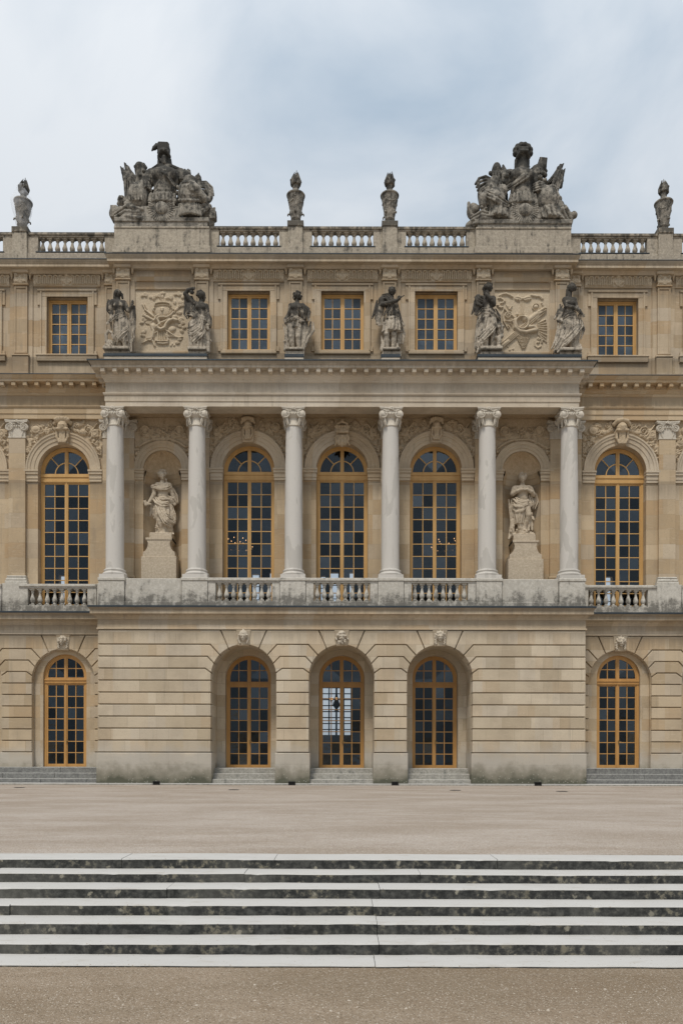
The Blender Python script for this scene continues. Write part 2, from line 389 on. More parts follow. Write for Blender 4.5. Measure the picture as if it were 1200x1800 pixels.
# ------------------------------------------------------------------ mesh helpers
class MB:
    """collects shapes and links them as ONE mesh object"""
    def __init__(s): s.v = []; s.f = []; s.mi = []; s.cur = 0
    def face(s, pts):
        b = len(s.v); s.v.extend(pts); s.f.append(tuple(range(b, b + len(pts)))); s.mi.append(s.cur)
    def add(s, vs, fs):
        b = len(s.v); s.v.extend(vs)
        for f in fs: s.f.append(tuple(b + i for i in f)); s.mi.append(s.cur)
    def box(s, x0, x1, y0, y1, z0, z1):
        s.add([(x0, y0, z0), (x1, y0, z0), (x1, y1, z0), (x0, y1, z0), (x0, y0, z1), (x1, y0, z1), (x1, y1, z1), (x0, y1, z1)],
              [(0, 3, 2, 1), (4, 5, 6, 7), (0, 1, 5, 4), (1, 2, 6, 5), (2, 3, 7, 6), (3, 0, 4, 7)])
    def cbox(s, x0, x1, y0, y1, z0, z1, c=0.012):
        """box with chamfered front (−Y) edges"""
        pts = [(x0, z0), (x1, z0), (x1, z1), (x0, z1)]
        s.block(pts, y0, y1, c)
    def block(s, pts, yf, yb, c=0.015):
        """polygon in XZ (counter-clockwise seen from −Y) from yb forward to yf with a chamfer c"""
        n = len(pts)
        ins = offset_poly(pts, c)
        vs = [(x, yb, z) for x, z in pts] + [(x, yf + c, z) for x, z in pts] + [(x, yf, z) for x, z in ins]
        fs = [tuple(range(2 * n, 3 * n)), tuple(range(n - 1, -1, -1))]
        for i in range(n):
            j = (i + 1) % n
            fs.append((i, j, n + j, n + i)); fs.append((n + i, n + j, 2 * n + j, 2 * n + i))
        s.add(vs, fs)
    def prism(s, pts, y0, y1):
        n = len(pts)
        vs = [(x, y0, z) for x, z in pts] + [(x, y1, z) for x, z in pts]
        fs = [tuple(range(n)), tuple(range(2 * n - 1, n - 1, -1))]
        for i in range(n):
            j = (i + 1) % n; fs.append((i, n + i, n + j, j))
        s.add(vs, fs)
    def lathe(s, prof, cx=0, cy=0, n=24, mod=None):
        m = len(prof); vs = []; fs = []
        for r, z in prof:
            for k in range(n):
                a = 2 * pi * k / n
                rr = r if mod is None else r * mod(a, z)
                vs.append((cx + rr * cos(a), cy + rr * sin(a), z))
        for i in range(m - 1):
            for k in range(n):
                k2 = (k + 1) % n
                fs.append((i * n + k, i * n + k2, (i + 1) * n + k2, (i + 1) * n + k))
        fs.append(tuple(range(n - 1, -1, -1))); fs.append(tuple((m - 1) * n + k for k in range(n)))
        s.add(vs, fs)
    def sweep(s, path, prof, caps=True):
        """moulding: prof = [(outward, z)] along path [(x, y)]; outward is to the right of travel"""
        n = len(path); nm = []
        for i in range(n - 1):
            dx, dy = path[i + 1][0] - path[i][0], path[i + 1][1] - path[i][1]
            L = sqrt(dx * dx + dy * dy); nm.append((dy / L, -dx / L))
        vs = []; m = len(prof)
        for i in range(n):
            if i == 0: ox, oy = nm[0]
            elif i == n - 1: ox, oy = nm[-1]
            else:
                a, b = nm[i - 1], nm[i]; d = 1 + a[0] * b[0] + a[1] * b[1]
                ox, oy = (a[0] + b[0]) / d, (a[1] + b[1]) / d
            for o, z in prof: vs.append((path[i][0] + ox * o, path[i][1] + oy * o, z))
        fs = []
        for i in range(n - 1):
            for k in range(m - 1):
                fs.append((i * m + k, (i + 1) * m + k, (i + 1) * m + k + 1, i * m + k + 1))
        if caps:
            fs.append(tuple(range(m))); fs.append(tuple((n - 1) * m + k for k in range(m - 1, -1, -1)))
        s.add(vs, fs)
    def arc(s, cx, cz, r0, r1, a0, a1, y0, y1, n=24):
        """ring sector in XZ, angles in degrees, as a solid"""
        vs = []; fs = []
        for i in range(n + 1):
            a = radians(a0 + (a1 - a0) * i / n)
            for r, y in ((r0, y0), (r1, y0), (r1, y1), (r0, y1)):
                vs.append((cx + r * cos(a), y, cz + r * sin(a)))
        for i in range(n):
            for k in range(4):
                k2 = (k + 1) % 4
                fs.append((i * 4 + k, i * 4 + k2, (i + 1) * 4 + k2, (i + 1) * 4 + k))
        fs.append((0, 1, 2, 3)); fs.append((n * 4 + 3, n * 4 + 2, n * 4 + 1, n * 4))
        s.add(vs, fs)
    def arcprof(s, cx, cz, prof, y0, a0=0, a1=180, n=40):
        """archivolt: prof = [(radius, forward)] swept round an arch, y = y0 − forward"""
        vs = []; fs = []; m = len(prof)
        for i in range(n + 1):
            a = radians(a0 + (a1 - a0) * i / n)
            for r, o in prof: vs.append((cx + r * cos(a), y0 - o, cz + r * sin(a)))
        for i in range(n):
            for k in range(m - 1):
                fs.append((i * m + k, i * m + k + 1, (i + 1) * m + k + 1, (i + 1) * m + k))
        fs.append(tuple(range(m))); fs.append(tuple(n * m + k for k in range(m - 1, -1, -1)))
        s.add(vs, fs)
    def tube(s, pts, r, n=8, r1=None):
        """round bar along 3-D points with linear radius change"""
        P = [np.array(p, float) for p in pts]; vs = []; fs = []; L = len(P)
        up = np.array((0.123, 0.9, 0.31))
        for i, p in enumerate(P):
            t = P[min(i + 1, L - 1)] - P[max(i - 1, 0)]; t /= max(np.linalg.norm(t), 1e-9)
            a = np.cross(t, up); a /= max(np.linalg.norm(a), 1e-9); b = np.cross(t, a)
            rr = r if r1 is None else r + (r1 - r) * i / (L - 1)
            for k in range(n):
                q = p + rr * (a * cos(2 * pi * k / n) + b * sin(2 * pi * k / n)); vs.append(tuple(q))
        for i in range(L - 1):
            for k in range(n):
                k2 = (k + 1) % n; fs.append((i * n + k, i * n + k2, (i + 1) * n + k2, (i + 1) * n + k))
        fs.append(tuple(range(n))); fs.append(tuple((L - 1) * n + k for k in range(n - 1, -1, -1)))
        s.add(vs, fs)
    def ball(s, c, r, nu=8, nv=5):
        rx, ry, rz = (r, r, r) if not isinstance(r, tuple) else r
        vs = [(c[0], c[1], c[2] - rz)]; fs = []
        for j in range(1, nv):
            t = -pi / 2 + pi * j / nv
            for k in range(nu):
                a = 2 * pi * k / nu; vs.append((c[0] + rx * cos(t) * cos(a), c[1] + ry * cos(t) * sin(a), c[2] + rz * sin(t)))
        vs.append((c[0], c[1], c[2] + rz)); top = len(vs) - 1
        for k in range(nu):
            k2 = (k + 1) % nu
            fs.append((0, 1 + k2, 1 + k)); fs.append((top, 1 + (nv - 2) * nu + k, 1 + (nv - 2) * nu + k2))
            for j in range(nv - 2):
                a, b = 1 + j * nu, 1 + (j + 1) * nu; fs.append((a + k, a + k2, b + k2, b + k))
        s.add(vs, fs)
    def build(s, name, mats, parent=None, smooth=False, recalc=True):
        me = bpy.data.meshes.new(name)
        me.from_pydata(s.v, [], s.f)
        for m in (mats if isinstance(mats, list) else [mats]): me.materials.append(m)
        if len(set(s.mi)) > 1: me.polygons.foreach_set('material_index', s.mi)
        if recalc:
            bm = bmesh.new(); bm.from_mesh(me); bmesh.ops.recalc_face_normals(bm, faces=bm.faces); bm.to_mesh(me); bm.free()
        if smooth:
            me.polygons.foreach_set('use_smooth', [True] * len(me.polygons))
            if smooth is not True: me.set_sharp_from_angle(angle=radians(smooth))
        return link(name, me, parent)

def link(name, me, parent=None):
    o = bpy.data.objects.new(name, me); COL.objects.link(o)
    if parent is not None: o.parent = parent
    return o

def offset_poly(pts, d):
    """inset a polygon by d (mitred)"""
    n = len(pts)
    area = sum(pts[i][0] * pts[(i + 1) % n][1] - pts[(i + 1) % n][0] * pts[i][1] for i in range(n))
    sg = 1.0 if area > 0 else -1.0
    out = []
    for i in range(n):
        p0, p1, p2 = pts[i - 1], pts[i], pts[(i + 1) % n]
        e1 = (p1[0] - p0[0], p1[1] - p0[1]); e2 = (p2[0] - p1[0], p2[1] - p1[1])
        l1 = sqrt(e1[0] ** 2 + e1[1] ** 2) or 1e-9; l2 = sqrt(e2[0] ** 2 + e2[1] ** 2) or 1e-9
        n1 = (-e1[1] / l1 * sg, e1[0] / l1 * sg); n2 = (-e2[1] / l2 * sg, e2[0] / l2 * sg)
        dd = max(1 + n1[0] * n2[0] + n1[1] * n2[1], 0.3)
        out.append((p1[0] + (n1[0] + n2[0]) / dd * d, p1[1] + (n1[1] + n2[1]) / dd * d))
    return out

def wall(mb, x0, x1, z0, z1, yf, yb, ops):
    """solid wall with openings [(cx, half, sill z, spring or head z, arched)]"""
    N = 28
    def quad(y, a, b, c, d, back=False):
        p = [(a[0], y, a[1]), (b[0], y, b[1]), (c[0], y, c[1]), (d[0], y, d[1])]
        mb.face(p[::-1] if back else p)
    ops = sorted(ops)
    for y, back in ((yf, False), (yb, True)):
        x = x0
        for cx, h, zb, zs, arched in ops:
            quad(y, (x, z0), (cx - h, z0), (cx - h, z1), (x, z1), back)
            if zb > z0 + 1e-6: quad(y, (cx - h, z0), (cx + h, z0), (cx + h, zb), (cx - h, zb), back)
            if arched:
                pr = None
                for i in range(N + 1):
                    a = pi - pi * i / N; q = (cx + h * cos(a), zs + h * sin(a))
                    if pr: quad(y, pr, q, (q[0], z1), (pr[0], z1), back)
                    pr = q
            else: quad(y, (cx - h, zs), (cx + h, zs), (cx + h, z1), (cx - h, z1), back)
            x = cx + h
        quad(y, (x, z0), (x1, z0), (x1, z1), (x, z1), back)
    for cx, h, zb, zs, arched in ops:
        if arched: line = [(cx - h, zb)] + [(cx + h * cos(pi - pi * i / N), zs + h * sin(pi - pi * i / N)) for i in range(N + 1)] + [(cx + h, zb)]
        else: line = [(cx - h, zb), (cx - h, zs), (cx + h, zs), (cx + h, zb)]
        if zb > z0 + 1e-6: line.append(line[0])
        for a, b in zip(line[:-1], line[1:]):
            mb.face([(a[0], yf, a[1]), (a[0], yb, a[1]), (b[0], yb, b[1]), (b[0], yf, b[1])])
    mb.face([(x0, yf, z0), (x0, yf, z1), (x0, yb, z1), (x0, yb, z0)])
    mb.face([(x1, yf, z0), (x1, yb, z0), (x1, yb, z1), (x1, yf, z1)])
    mb.face([(x0, yf, z1), (x1, yf, z1), (x1, yb, z1), (x0, yb, z1)])
    mb.face([(x0, yf, z0), (x0, yb, z0), (x1, yb, z0), (x1, yf, z0)])

def thing(name, label, cat, loc=(0, 0, 0), group=None):
    o = bpy.data.objects.new(name, None); COL.objects.link(o)
    o.location = loc; o.empty_display_size = 0.3
    return tag(o, label, cat, group)
def tag(o, label, cat, group=None):
    o['label'] = label; o['category'] = cat
    if group: o['group'] = group
    return o
def struct(o, kind='structure'):
    o['kind'] = kind; return o
def copy_tree(o, dx=0.0, parent=None):
    c = o.copy(); COL.objects.link(c)
    if parent is not None: c.parent = parent
    else: c.location.x += dx
    for ch in list(o.children): copy_tree(ch, 0, c)
    return c
def dup(o, parent, x=0.0, y=0.0, z=0.0):
    """copy a part (mesh shared) with its sub-parts to an offset inside the same parent"""
    c = o.copy(); COL.objects.link(c); c.parent = parent; c.location = (x, y, z)
    for ch in list(o.children):
        d = ch.copy(); COL.objects.link(d); d.parent = c
    return c

# ------------------------------------------------------------------ relief carving: a real height field
def relief(name, x0, x1, z0, z1, Y, hf, mat, parent, res=0.025, mask=None):
    nx = max(2, int((x1 - x0) / res)); nz = max(2, int((z1 - z0) / res))
    xs = np.linspace(x0, x1, nx + 1); zs = np.linspace(z0, z1, nz + 1)
    Xg, Zg = np.meshgrid(xs, zs)
    H = hf(Xg, Zg)
    ok = np.ones_like(Xg, bool) if mask is None else mask(Xg, Zg)
    co = np.stack([Xg, Y - H, Zg], -1).reshape(-1, 3)
    fs = []
    W = nx + 1
    okf = ok[:-1, :-1] & ok[1:, :-1] & ok[:-1, 1:] & ok[1:, 1:]
    J, I = np.nonzero(okf)
    base = J * W + I
    fs = np.stack([base, base + 1, base + 1 + W, base + W], -1)
    used = np.unique(fs); remap = -np.ones(len(co), int); remap[used] = np.arange(len(used))
    me = mesh_np(name, co[used], remap[fs], mat, True)
    return link(name, me, parent)

def mesh_np(name, co, quads, mat, smooth=True):
    me = bpy.data.meshes.new(name)
    me.vertices.add(len(co)); me.vertices.foreach_set('co', np.ascontiguousarray(co, np.float32).ravel())
    n = len(quads)
    me.loops.add(n * 4); me.loops.foreach_set('vertex_index', np.ascontiguousarray(quads, np.int32).ravel())
    me.polygons.add(n); me.polygons.foreach_set('loop_start', np.arange(n, dtype=np.int32) * 4)
    me.update(calc_edges=True); me.validate()
    me.polygons.foreach_set('use_smooth', [smooth] * len(me.polygons))
    me.materials.append(mat)
    return me

def uv(X, Z, cx, cz, ang):
    a = radians(ang); c, s = cos(a), sin(a)
    return (X - cx) * c + (Z - cz) * s, -(X - cx) * s + (Z - cz) * c
def r_leaf(X, Z, cx, cz, ang, L, W, h=0.07):
    u, v = uv(X, Z, cx, cz, ang); t = u / L
    w = W * np.sqrt(np.clip(t * (1 - t) * 4, 0, 1)) * (1 + 0.18 * np.sin(t * 24)) + 1e-6
    q = np.clip(1 - (v / w) ** 2, 0, 1) * ((t > 0) & (t < 1))
    return h * np.sqrt(q) * (1 - 0.45 * np.exp(-(v / (0.16 * W)) ** 2)) * (0.6 + 0.4 * np.sin(np.clip(t, 0, 1) * pi))
def r_ell(X, Z, cx, cz, a, b, h, ang=0):
    u, v = uv(X, Z, cx, cz, ang); q = 1 - (u / a) ** 2 - (v / b) ** 2
    return h * np.sqrt(np.clip(q, 0, 1))
def r_bar(X, Z, x0, z0, x1, z1, w, h):
    dx, dz = x1 - x0, z1 - z0; L2 = dx * dx + dz * dz
    t = np.clip(((X - x0) * dx + (Z - z0) * dz) / L2, 0, 1)
    d = np.hypot(X - x0 - t * dx, Z - z0 - t * dz)
    return h * np.sqrt(np.clip(1 - (d / w) ** 2, 0, 1))
def r_line(X, Z, pts, w, h):
    H = np.zeros_like(X)
    for (a, b), (c, d) in zip(pts[:-1], pts[1:]): H = np.maximum(H, r_bar(X, Z, a, b, c, d, w, h))
    return H
def r_ring(X, Z, cx, cz, R, w, h, a0=-181, a1=181):
    d = np.hypot(X - cx, Z - cz) - R
    A = np.degrees(np.arctan2(Z - cz, X - cx))
    return h * np.sqrt(np.clip(1 - (d / w) ** 2, 0, 1)) * ((A >= a0) & (A <= a1))
def r_scroll(X, Z, cx, cz, R, turns, w, h, flip=1, ph=0.0):
    pts = []
    for i in range(int(turns * 14) + 1):
        t = i / (turns * 14); a = ph + flip * 2 * pi * turns * t; r = R * (1 - 0.85 * t)
        pts.append((cx + r * cos(a), cz + r * sin(a)))
    return r_line(X, Z, pts, w, h)
def r_fruit(X, Z, cx, cz, R, n, rg, h=0.09):
    H = np.zeros_like(X)
    for i in range(n):
        a = rg.uniform(0, 2 * pi); r = R * sqrt(rg.random()); s = rg.uniform(0.03, 0.055)
        H = np.maximum(H, h * 0.4 + r_ell(X, Z, cx + r * cos(a), cz + r * sin(a), s, s, h) - h * 0.4)
    return H

# ------------------------------------------------------------------ sculpture: smooth-blended solids -> one continuous skin
class Sculpt:
    def __init__(s, u0, u1, v0, v1, y0, y1, h):
        s.h = h; s.o = (u0, y0, v0)
        s.U = np.arange(u0, u1 + h, h, dtype=np.float32); s.Y = np.arange(y0, y1 + h, h, dtype=np.float32); s.V = np.arange(v0, v1 + h, h, dtype=np.float32)
        s.vol = np.full((len(s.U), len(s.Y), len(s.V)), 9e3, np.float32)
    def put(s, lo, hi, fn, k=12.0, cut=False):
        mg = k + 4 * s.h; sl = []
        for ax, a, b in zip((s.U, s.Y, s.V), lo, hi):
            i0 = int(np.searchsorted(ax, a - mg)); i1 = int(np.searchsorted(ax, b + mg)); sl.append(slice(i0, i1))
            if i1 <= i0: return s
        sl = tuple(sl)
        U = s.U[sl[0]][:, None, None]; Y = s.Y[sl[1]][None, :, None]; V = s.V[sl[2]][None, None, :]
        d = fn(U, Y, V); a = s.vol[sl]
        if cut: d = -d; e = np.maximum(k - np.abs(a - d), 0) / k; s.vol[sl] = np.maximum(a, d) + e * e * k * 0.25
        else: e = np.maximum(k - np.abs(a - d), 0) / k; s.vol[sl] = np.minimum(a, d) - e * e * k * 0.25
        return s
    def c(s, p, q, r1, r2=None, k=12.0, cut=False):
        r2 = r1 if r2 is None else r2
        p = (p[0], p[2] if len(p) > 2 else 0.0, p[1]); q = (q[0], q[2] if len(q) > 2 else 0.0, q[1])
        dx = [q[i] - p[i] for i in range(3)]; L2 = sum(a * a for a in dx) + 1e-9; R = max(r1, r2)
        def fn(U, Y, V):
            t = np.clip(((U - p[0]) * dx[0] + (Y - p[1]) * dx[1] + (V - p[2]) * dx[2]) / L2, 0, 1)
            return np.sqrt((U - p[0] - t * dx[0]) ** 2 + (Y - p[1] - t * dx[1]) ** 2 + (V - p[2] - t * dx[2]) ** 2) - (r1 + (r2 - r1) * t)
        return s.put([min(p[i], q[i]) - R for i in range(3)], [max(p[i], q[i]) + R for i in range(3)], fn, k, cut)
    def ch(s, pts, r1, r2=None, k=12.0):
        """limb or cloth roll through points (u, v, y)"""
        r2 = r1 if r2 is None else r2; n = len(pts) - 1
        for i in range(n): s.c(pts[i], pts[i + 1], r1 + (r2 - r1) * i / n, r1 + (r2 - r1) * (i + 1) / n, k)
        return s
    def e(s, c, r, k=12.0, rot=0.0, cut=False):
        cu, cv, cy = (c[0], c[1], c[2] if len(c) > 2 else 0.0); ru, rv, ry = r
        a = radians(rot); ca, sa = cos(a), sin(a); R = max(r)
        def fn(U, Y, V):
            du, dv = U - cu, V - cv; u = du * ca + dv * sa; v = -du * sa + dv * ca; y = Y - cy
            q = np.sqrt((u / ru) ** 2 + (v / rv) ** 2 + (y / ry) ** 2)
            g = np.sqrt((u / ru ** 2) ** 2 + (v / rv ** 2) ** 2 + (y / ry ** 2) ** 2) + 1e-6
            return q * (q - 1) / g
        return s.put([cu - R, cy - R, cv - R], [cu + R, cy + R, cv + R], fn, k, cut)
    def b(s, c, hf, rd=4.0, k=6.0, rot=0.0, cut=False):
        cu, cv, cy = (c[0], c[1], c[2] if len(c) > 2 else 0.0); a = radians(rot); ca, sa = cos(a), sin(a); R = sqrt(hf[0] ** 2 + hf[1] ** 2)
        def fn(U, Y, V):
            du, dv = U - cu, V - cv; u = np.abs(du * ca + dv * sa) - hf[0] + rd; v = np.abs(-du * sa + dv * ca) - hf[1] + rd; y = np.abs(Y - cy) - hf[2] + rd
            return np.sqrt(np.maximum(u, 0) ** 2 + np.maximum(v, 0) ** 2 + np.maximum(y, 0) ** 2) + np.minimum(np.maximum(np.maximum(u, v), y), 0) - rd
        return s.put([cu - R, cy - hf[2], cv - R], [cu + R, cy + hf[2], cv + R], fn, k, cut)
    def skirt(s, rings, n=11, amp=11.0, tw=0.0, ph=0.0, k=14.0, sharp=1.0):
        """draped cloth round rings (v, u, y, ru, ry) with n folds"""
        vs = [r[0] for r in rings]; R = max(max(r[3], r[4]) for r in rings) + amp
        us = [r[1] for r in rings]; ys = [r[2] for r in rings]; v0, v1 = vs[0], vs[-1]
        def fn(U, Y, V):
            f = lambda i: np.interp(V, vs, [r[i] for r in rings])
            cu, cy, ru, ry = f(1), f(2), f(3), f(4)
            a = np.arctan2((Y - cy) / ry, (U - cu) / ru)
            q = np.sqrt(((U - cu) / ru) ** 2 + ((Y - cy) / ry) ** 2)
            t = (V - v0) / (v1 - v0)
            w = np.sin(n * a + ph + tw * t + 0.9 * np.sin(2 * a + 3 * t)) + 0.45 * np.sin(2.3 * n * a + 1.7 * ph - tw * 0.6 * t)
            d = (q - 1) * np.minimum(ru, ry) - amp * (0.35 + 0.65 * t) * (1.25 * np.sign(w) * np.abs(w) ** 0.8)
            return np.maximum(d * 0.8, np.maximum(v0 - V, V - v1 + amp * 0.6 * np.sin(n * 0.5 * a)))
        return s.put([min(us) - R, min(ys) - R, v0], [max(us) + R, max(ys) + R, v1], fn, k)
    def folds(s, pts, r, n=3, gap=1.45, k=4.5, dy=0.0):
        """bundle of n parallel cloth folds along points (u, v, y)"""
        for j in range(n):
            o = (j - (n - 1) / 2) * r * gap; q = []; rr = r * (0.78, 1.0, 0.70, 0.92, 0.82)[j % 5]
            for i, p in enumerate(pts):
                a, b = pts[max(i - 1, 0)], pts[min(i + 1, len(pts) - 1)]
                tu, tv = b[0] - a[0], b[1] - a[1]; L = sqrt(tu * tu + tv * tv) or 1
                w = o * (1 + 0.35 * sin(1.7 * i + j))
                q.append((p[0] - tv / L * w, p[1] + tu / L * w, (p[2] if len(p) > 2 else 0.0) - dy * abs(o) / r))
            m = len(q) - 1; tp = [rr * (0.5 + 0.5 * min(1.0, 2.6 * min(i, m - i) / m + 0.12 * ((i + j) % 2))) for i in range(m + 1)]
            for i in range(m): s.c(q[i], q[i + 1], tp[i], tp[i + 1], k)
        return s
    def head(s, c, r, face=0.0, k=6.0, tilt=0.0, hair=None):
        """head with brow, nose, lips, chin, eye hollows; face = turn to the right (+) or left (−) in degrees"""
        u, v, y = c; a = radians(face); f = lambda x, d: (u + (x * cos(a) + d * sin(a)) * r, y - (d * cos(a) - x * sin(a)) * r)
        def P(x, h, d):
            q = f(x, d); return (q[0], v + h * r, q[1])
        s.e((u, v - 0.15 * r, y), (0.80 * r, 0.92 * r, 0.92 * r), k)
        s.c(P(0, 0.25, 0.3), P(0, 0.75, 0.42), 0.55 * r, 0.30 * r, k)
        s.c(P(0, -0.12, 0.83), P(0, 0.30, 1.02), 0.10 * r, 0.15 * r, 5)
        for sx in (-1, 1):
            s.e(P(0.32 * sx, -0.02, 0.86), (0.17 * r, 0.12 * r, 0.14 * r), 4, cut=True)
            s.c(P(0.12 * sx, -0.20, 0.88), P(0.48 * sx, -0.18, 0.70), 0.09 * r, 0.08 * r, 5)
            s.e(P(0.80 * sx, 0.05, 0.0), (0.10 * r, 0.20 * r, 0.14 * r), 4)
        s.c(P(-0.16, 0.50, 0.80), P(0.16, 0.50, 0.80), 0.08 * r, None, 4)
        s.e(P(0, 0.78, 0.62), (0.18 * r, 0.14 * r, 0.16 * r), 5)
        return s
    def curls(s, c, r, n, sz, seed, lo=-0.9, hi=0.35, front=0.55, k=5.0):
        g = random.Random(seed)
        for i in range(n):
            t = g.uniform(lo, hi); a = g.uniform(0, 2 * pi); w = sqrt(max(0, 1 - min(1, t * t)))
            du, dy = cos(a) * w, sin(a) * w
            if dy < -front and t > -0.45: continue
            s.e((c[0] + du * r, c[1] + t * r, c[2] + dy * r), (sz * g.uniform(0.8, 1.2),) * 3, k)
        return s
    def hand(s, p, d, r, curl=0.5, k=4.0, side=1):
        """palm, four bent fingers and a thumb; p wrist (u, v, y), d pointing direction"""
        L = sqrt(sum(x * x for x in d)); d = [x / L for x in d]
        w = (-d[1] * side, d[0] * side, 0.0)
        lw = sqrt(w[0] ** 2 + w[1] ** 2) or 1.0; w = [x / lw for x in w]
        pt = lambda a, b, c=0.0: (p[0] + d[0] * a * r + w[0] * b * r, p[1] + d[1] * a * r + w[1] * b * r, p[2] + d[2] * a * r + w[2] * b * r + c * r)
        s.c(pt(0.2, 0), pt(1.3, 0), 0.75 * r, 0.85 * r, 6)
        for i, ln in enumerate((1.25, 1.5, 1.4, 1.05)):
            b = (i - 1.5) * 0.52
            s.c(pt(1.5, b), pt(1.5 + ln * 0.6, b * 1.12, -0.2 * curl), 0.29 * r, 0.26 * r, k)
            s.c(pt(1.5 + ln * 0.6, b * 1.12, -0.2 * curl), pt(1.5 + ln * (1.2 - 0.6 * curl), b * 1.15, -1.0 * curl), 0.26 * r, 0.2 * r, k)
        s.c(pt(0.5, -0.8), pt(1.25, -1.4, -0.3), 0.32 * r, 0.27 * r, k); s.c(pt(1.25, -1.4, -0.3), pt(1.8, -1.35, -0.6), 0.27 * r, 0.2 * r, k)
        return s
    def mesh(s, name, mp, mat, parent=None, rough=1.5):
        vol = s.vol; U = s.U[:, None, None]; Y = s.Y[None, :, None]; V = s.V[None, None, :]
        if rough:
            f = 0.11 * 11 / max(s.h, 1e-6) * 0.35
            f = 2 * pi / (s.h * 9)
            vol = vol + rough * (np.sin(U * f + 1.3 * np.sin(V * f * 0.7)) * np.sin(V * f * 1.13 + Y * f * 0.9) * np.sin(Y * f * 0.83 + 2.0))
        neg = vol < 0; cs = [(i, j, k) for i in (0, 1) for j in (0, 1) for k in (0, 1)]
        n0, n1, n2 = vol.shape
        cnt = sum(neg[i:n0 - 1 + i, j:n1 - 1 + j, k:n2 - 1 + k].astype(np.int8) for i, j, k in cs)
        ids = np.argwhere((cnt > 0) & (cnt < 8)); idx = -np.ones(cnt.shape, np.int64); idx[tuple(ids.T)] = np.arange(len(ids))
        acc = np.zeros((len(ids), 3)); num = np.zeros(len(ids))
        for ca in cs:
            for ax in range(3):
                if ca[ax]: continue
                cb = list(ca); cb[ax] = 1
                a = vol[tuple((ids + ca).T)]; b_ = vol[tuple((ids + cb).T)]; m = (a < 0) != (b_ < 0)
                t = np.where(m, a / np.where(a - b_ == 0, 1, a - b_), 0.0); p = np.array(ca, float)[None].repeat(len(ids), 0); p[:, ax] += t
                acc += p * m[:, None]; num += m
        pos = ids + acc / num[:, None]
        pos = pos * s.h + np.array(s.o)[None]
        quads = []
        for ax in range(3):
            a1, a2 = (ax + 1) % 3, (ax + 2) % 3
            s0 = [slice(None)] * 3; s1 = [slice(None)] * 3; s0[ax] = slice(0, -1); s1[ax] = slice(1, None)
            e = np.argwhere(neg[tuple(s0)] != neg[tuple(s1)])
            sh = np.array(cnt.shape)
            e = e[(e[:, a1] > 0) & (e[:, a2] > 0) & (e[:, a1] < sh[a1]) & (e[:, a2] < sh[a2])]
            if not len(e): continue
            o1 = np.zeros(3, int); o1[a1] = 1; o2 = np.zeros(3, int); o2[a2] = 1
            g = lambda q: idx[tuple(q.T)]
            Q = np.stack([g(e - o1 - o2), g(e - o2), g(e), g(e - o1)], -1)
            fl = ~neg[tuple(e.T)]; Q[fl] = Q[fl][:, ::-1]; quads.append(Q)
        Q = np.concatenate(quads); Q = Q[(Q >= 0).all(1)]
        Q = Q[:, ::-1]                    # v runs downwards: mirror flips the winding
        co = mp(pos[:, 0], pos[:, 2], pos[:, 1])
        return link(name, mesh_np(name, np.stack(co, -1), Q, mat), parent)

# ------------------------------------------------------------------ the ground
P = 3.914                                   # bay pitch of the portico
HP = P / 2
def steps_z(k): return -0.111 * k
def steps_y(k): return -23.0 - 0.381 * k
g = MB(); g.box(-300, 300, -22.50, 400, -3.0, 0.0)
struct(g.build('terrace_ground', M['gravel']))
g = MB(); g.box(-300, 300, -500, -25.20, -3.0, -0.690)
struct(g.build('lower_ground', M['gravel_low']))

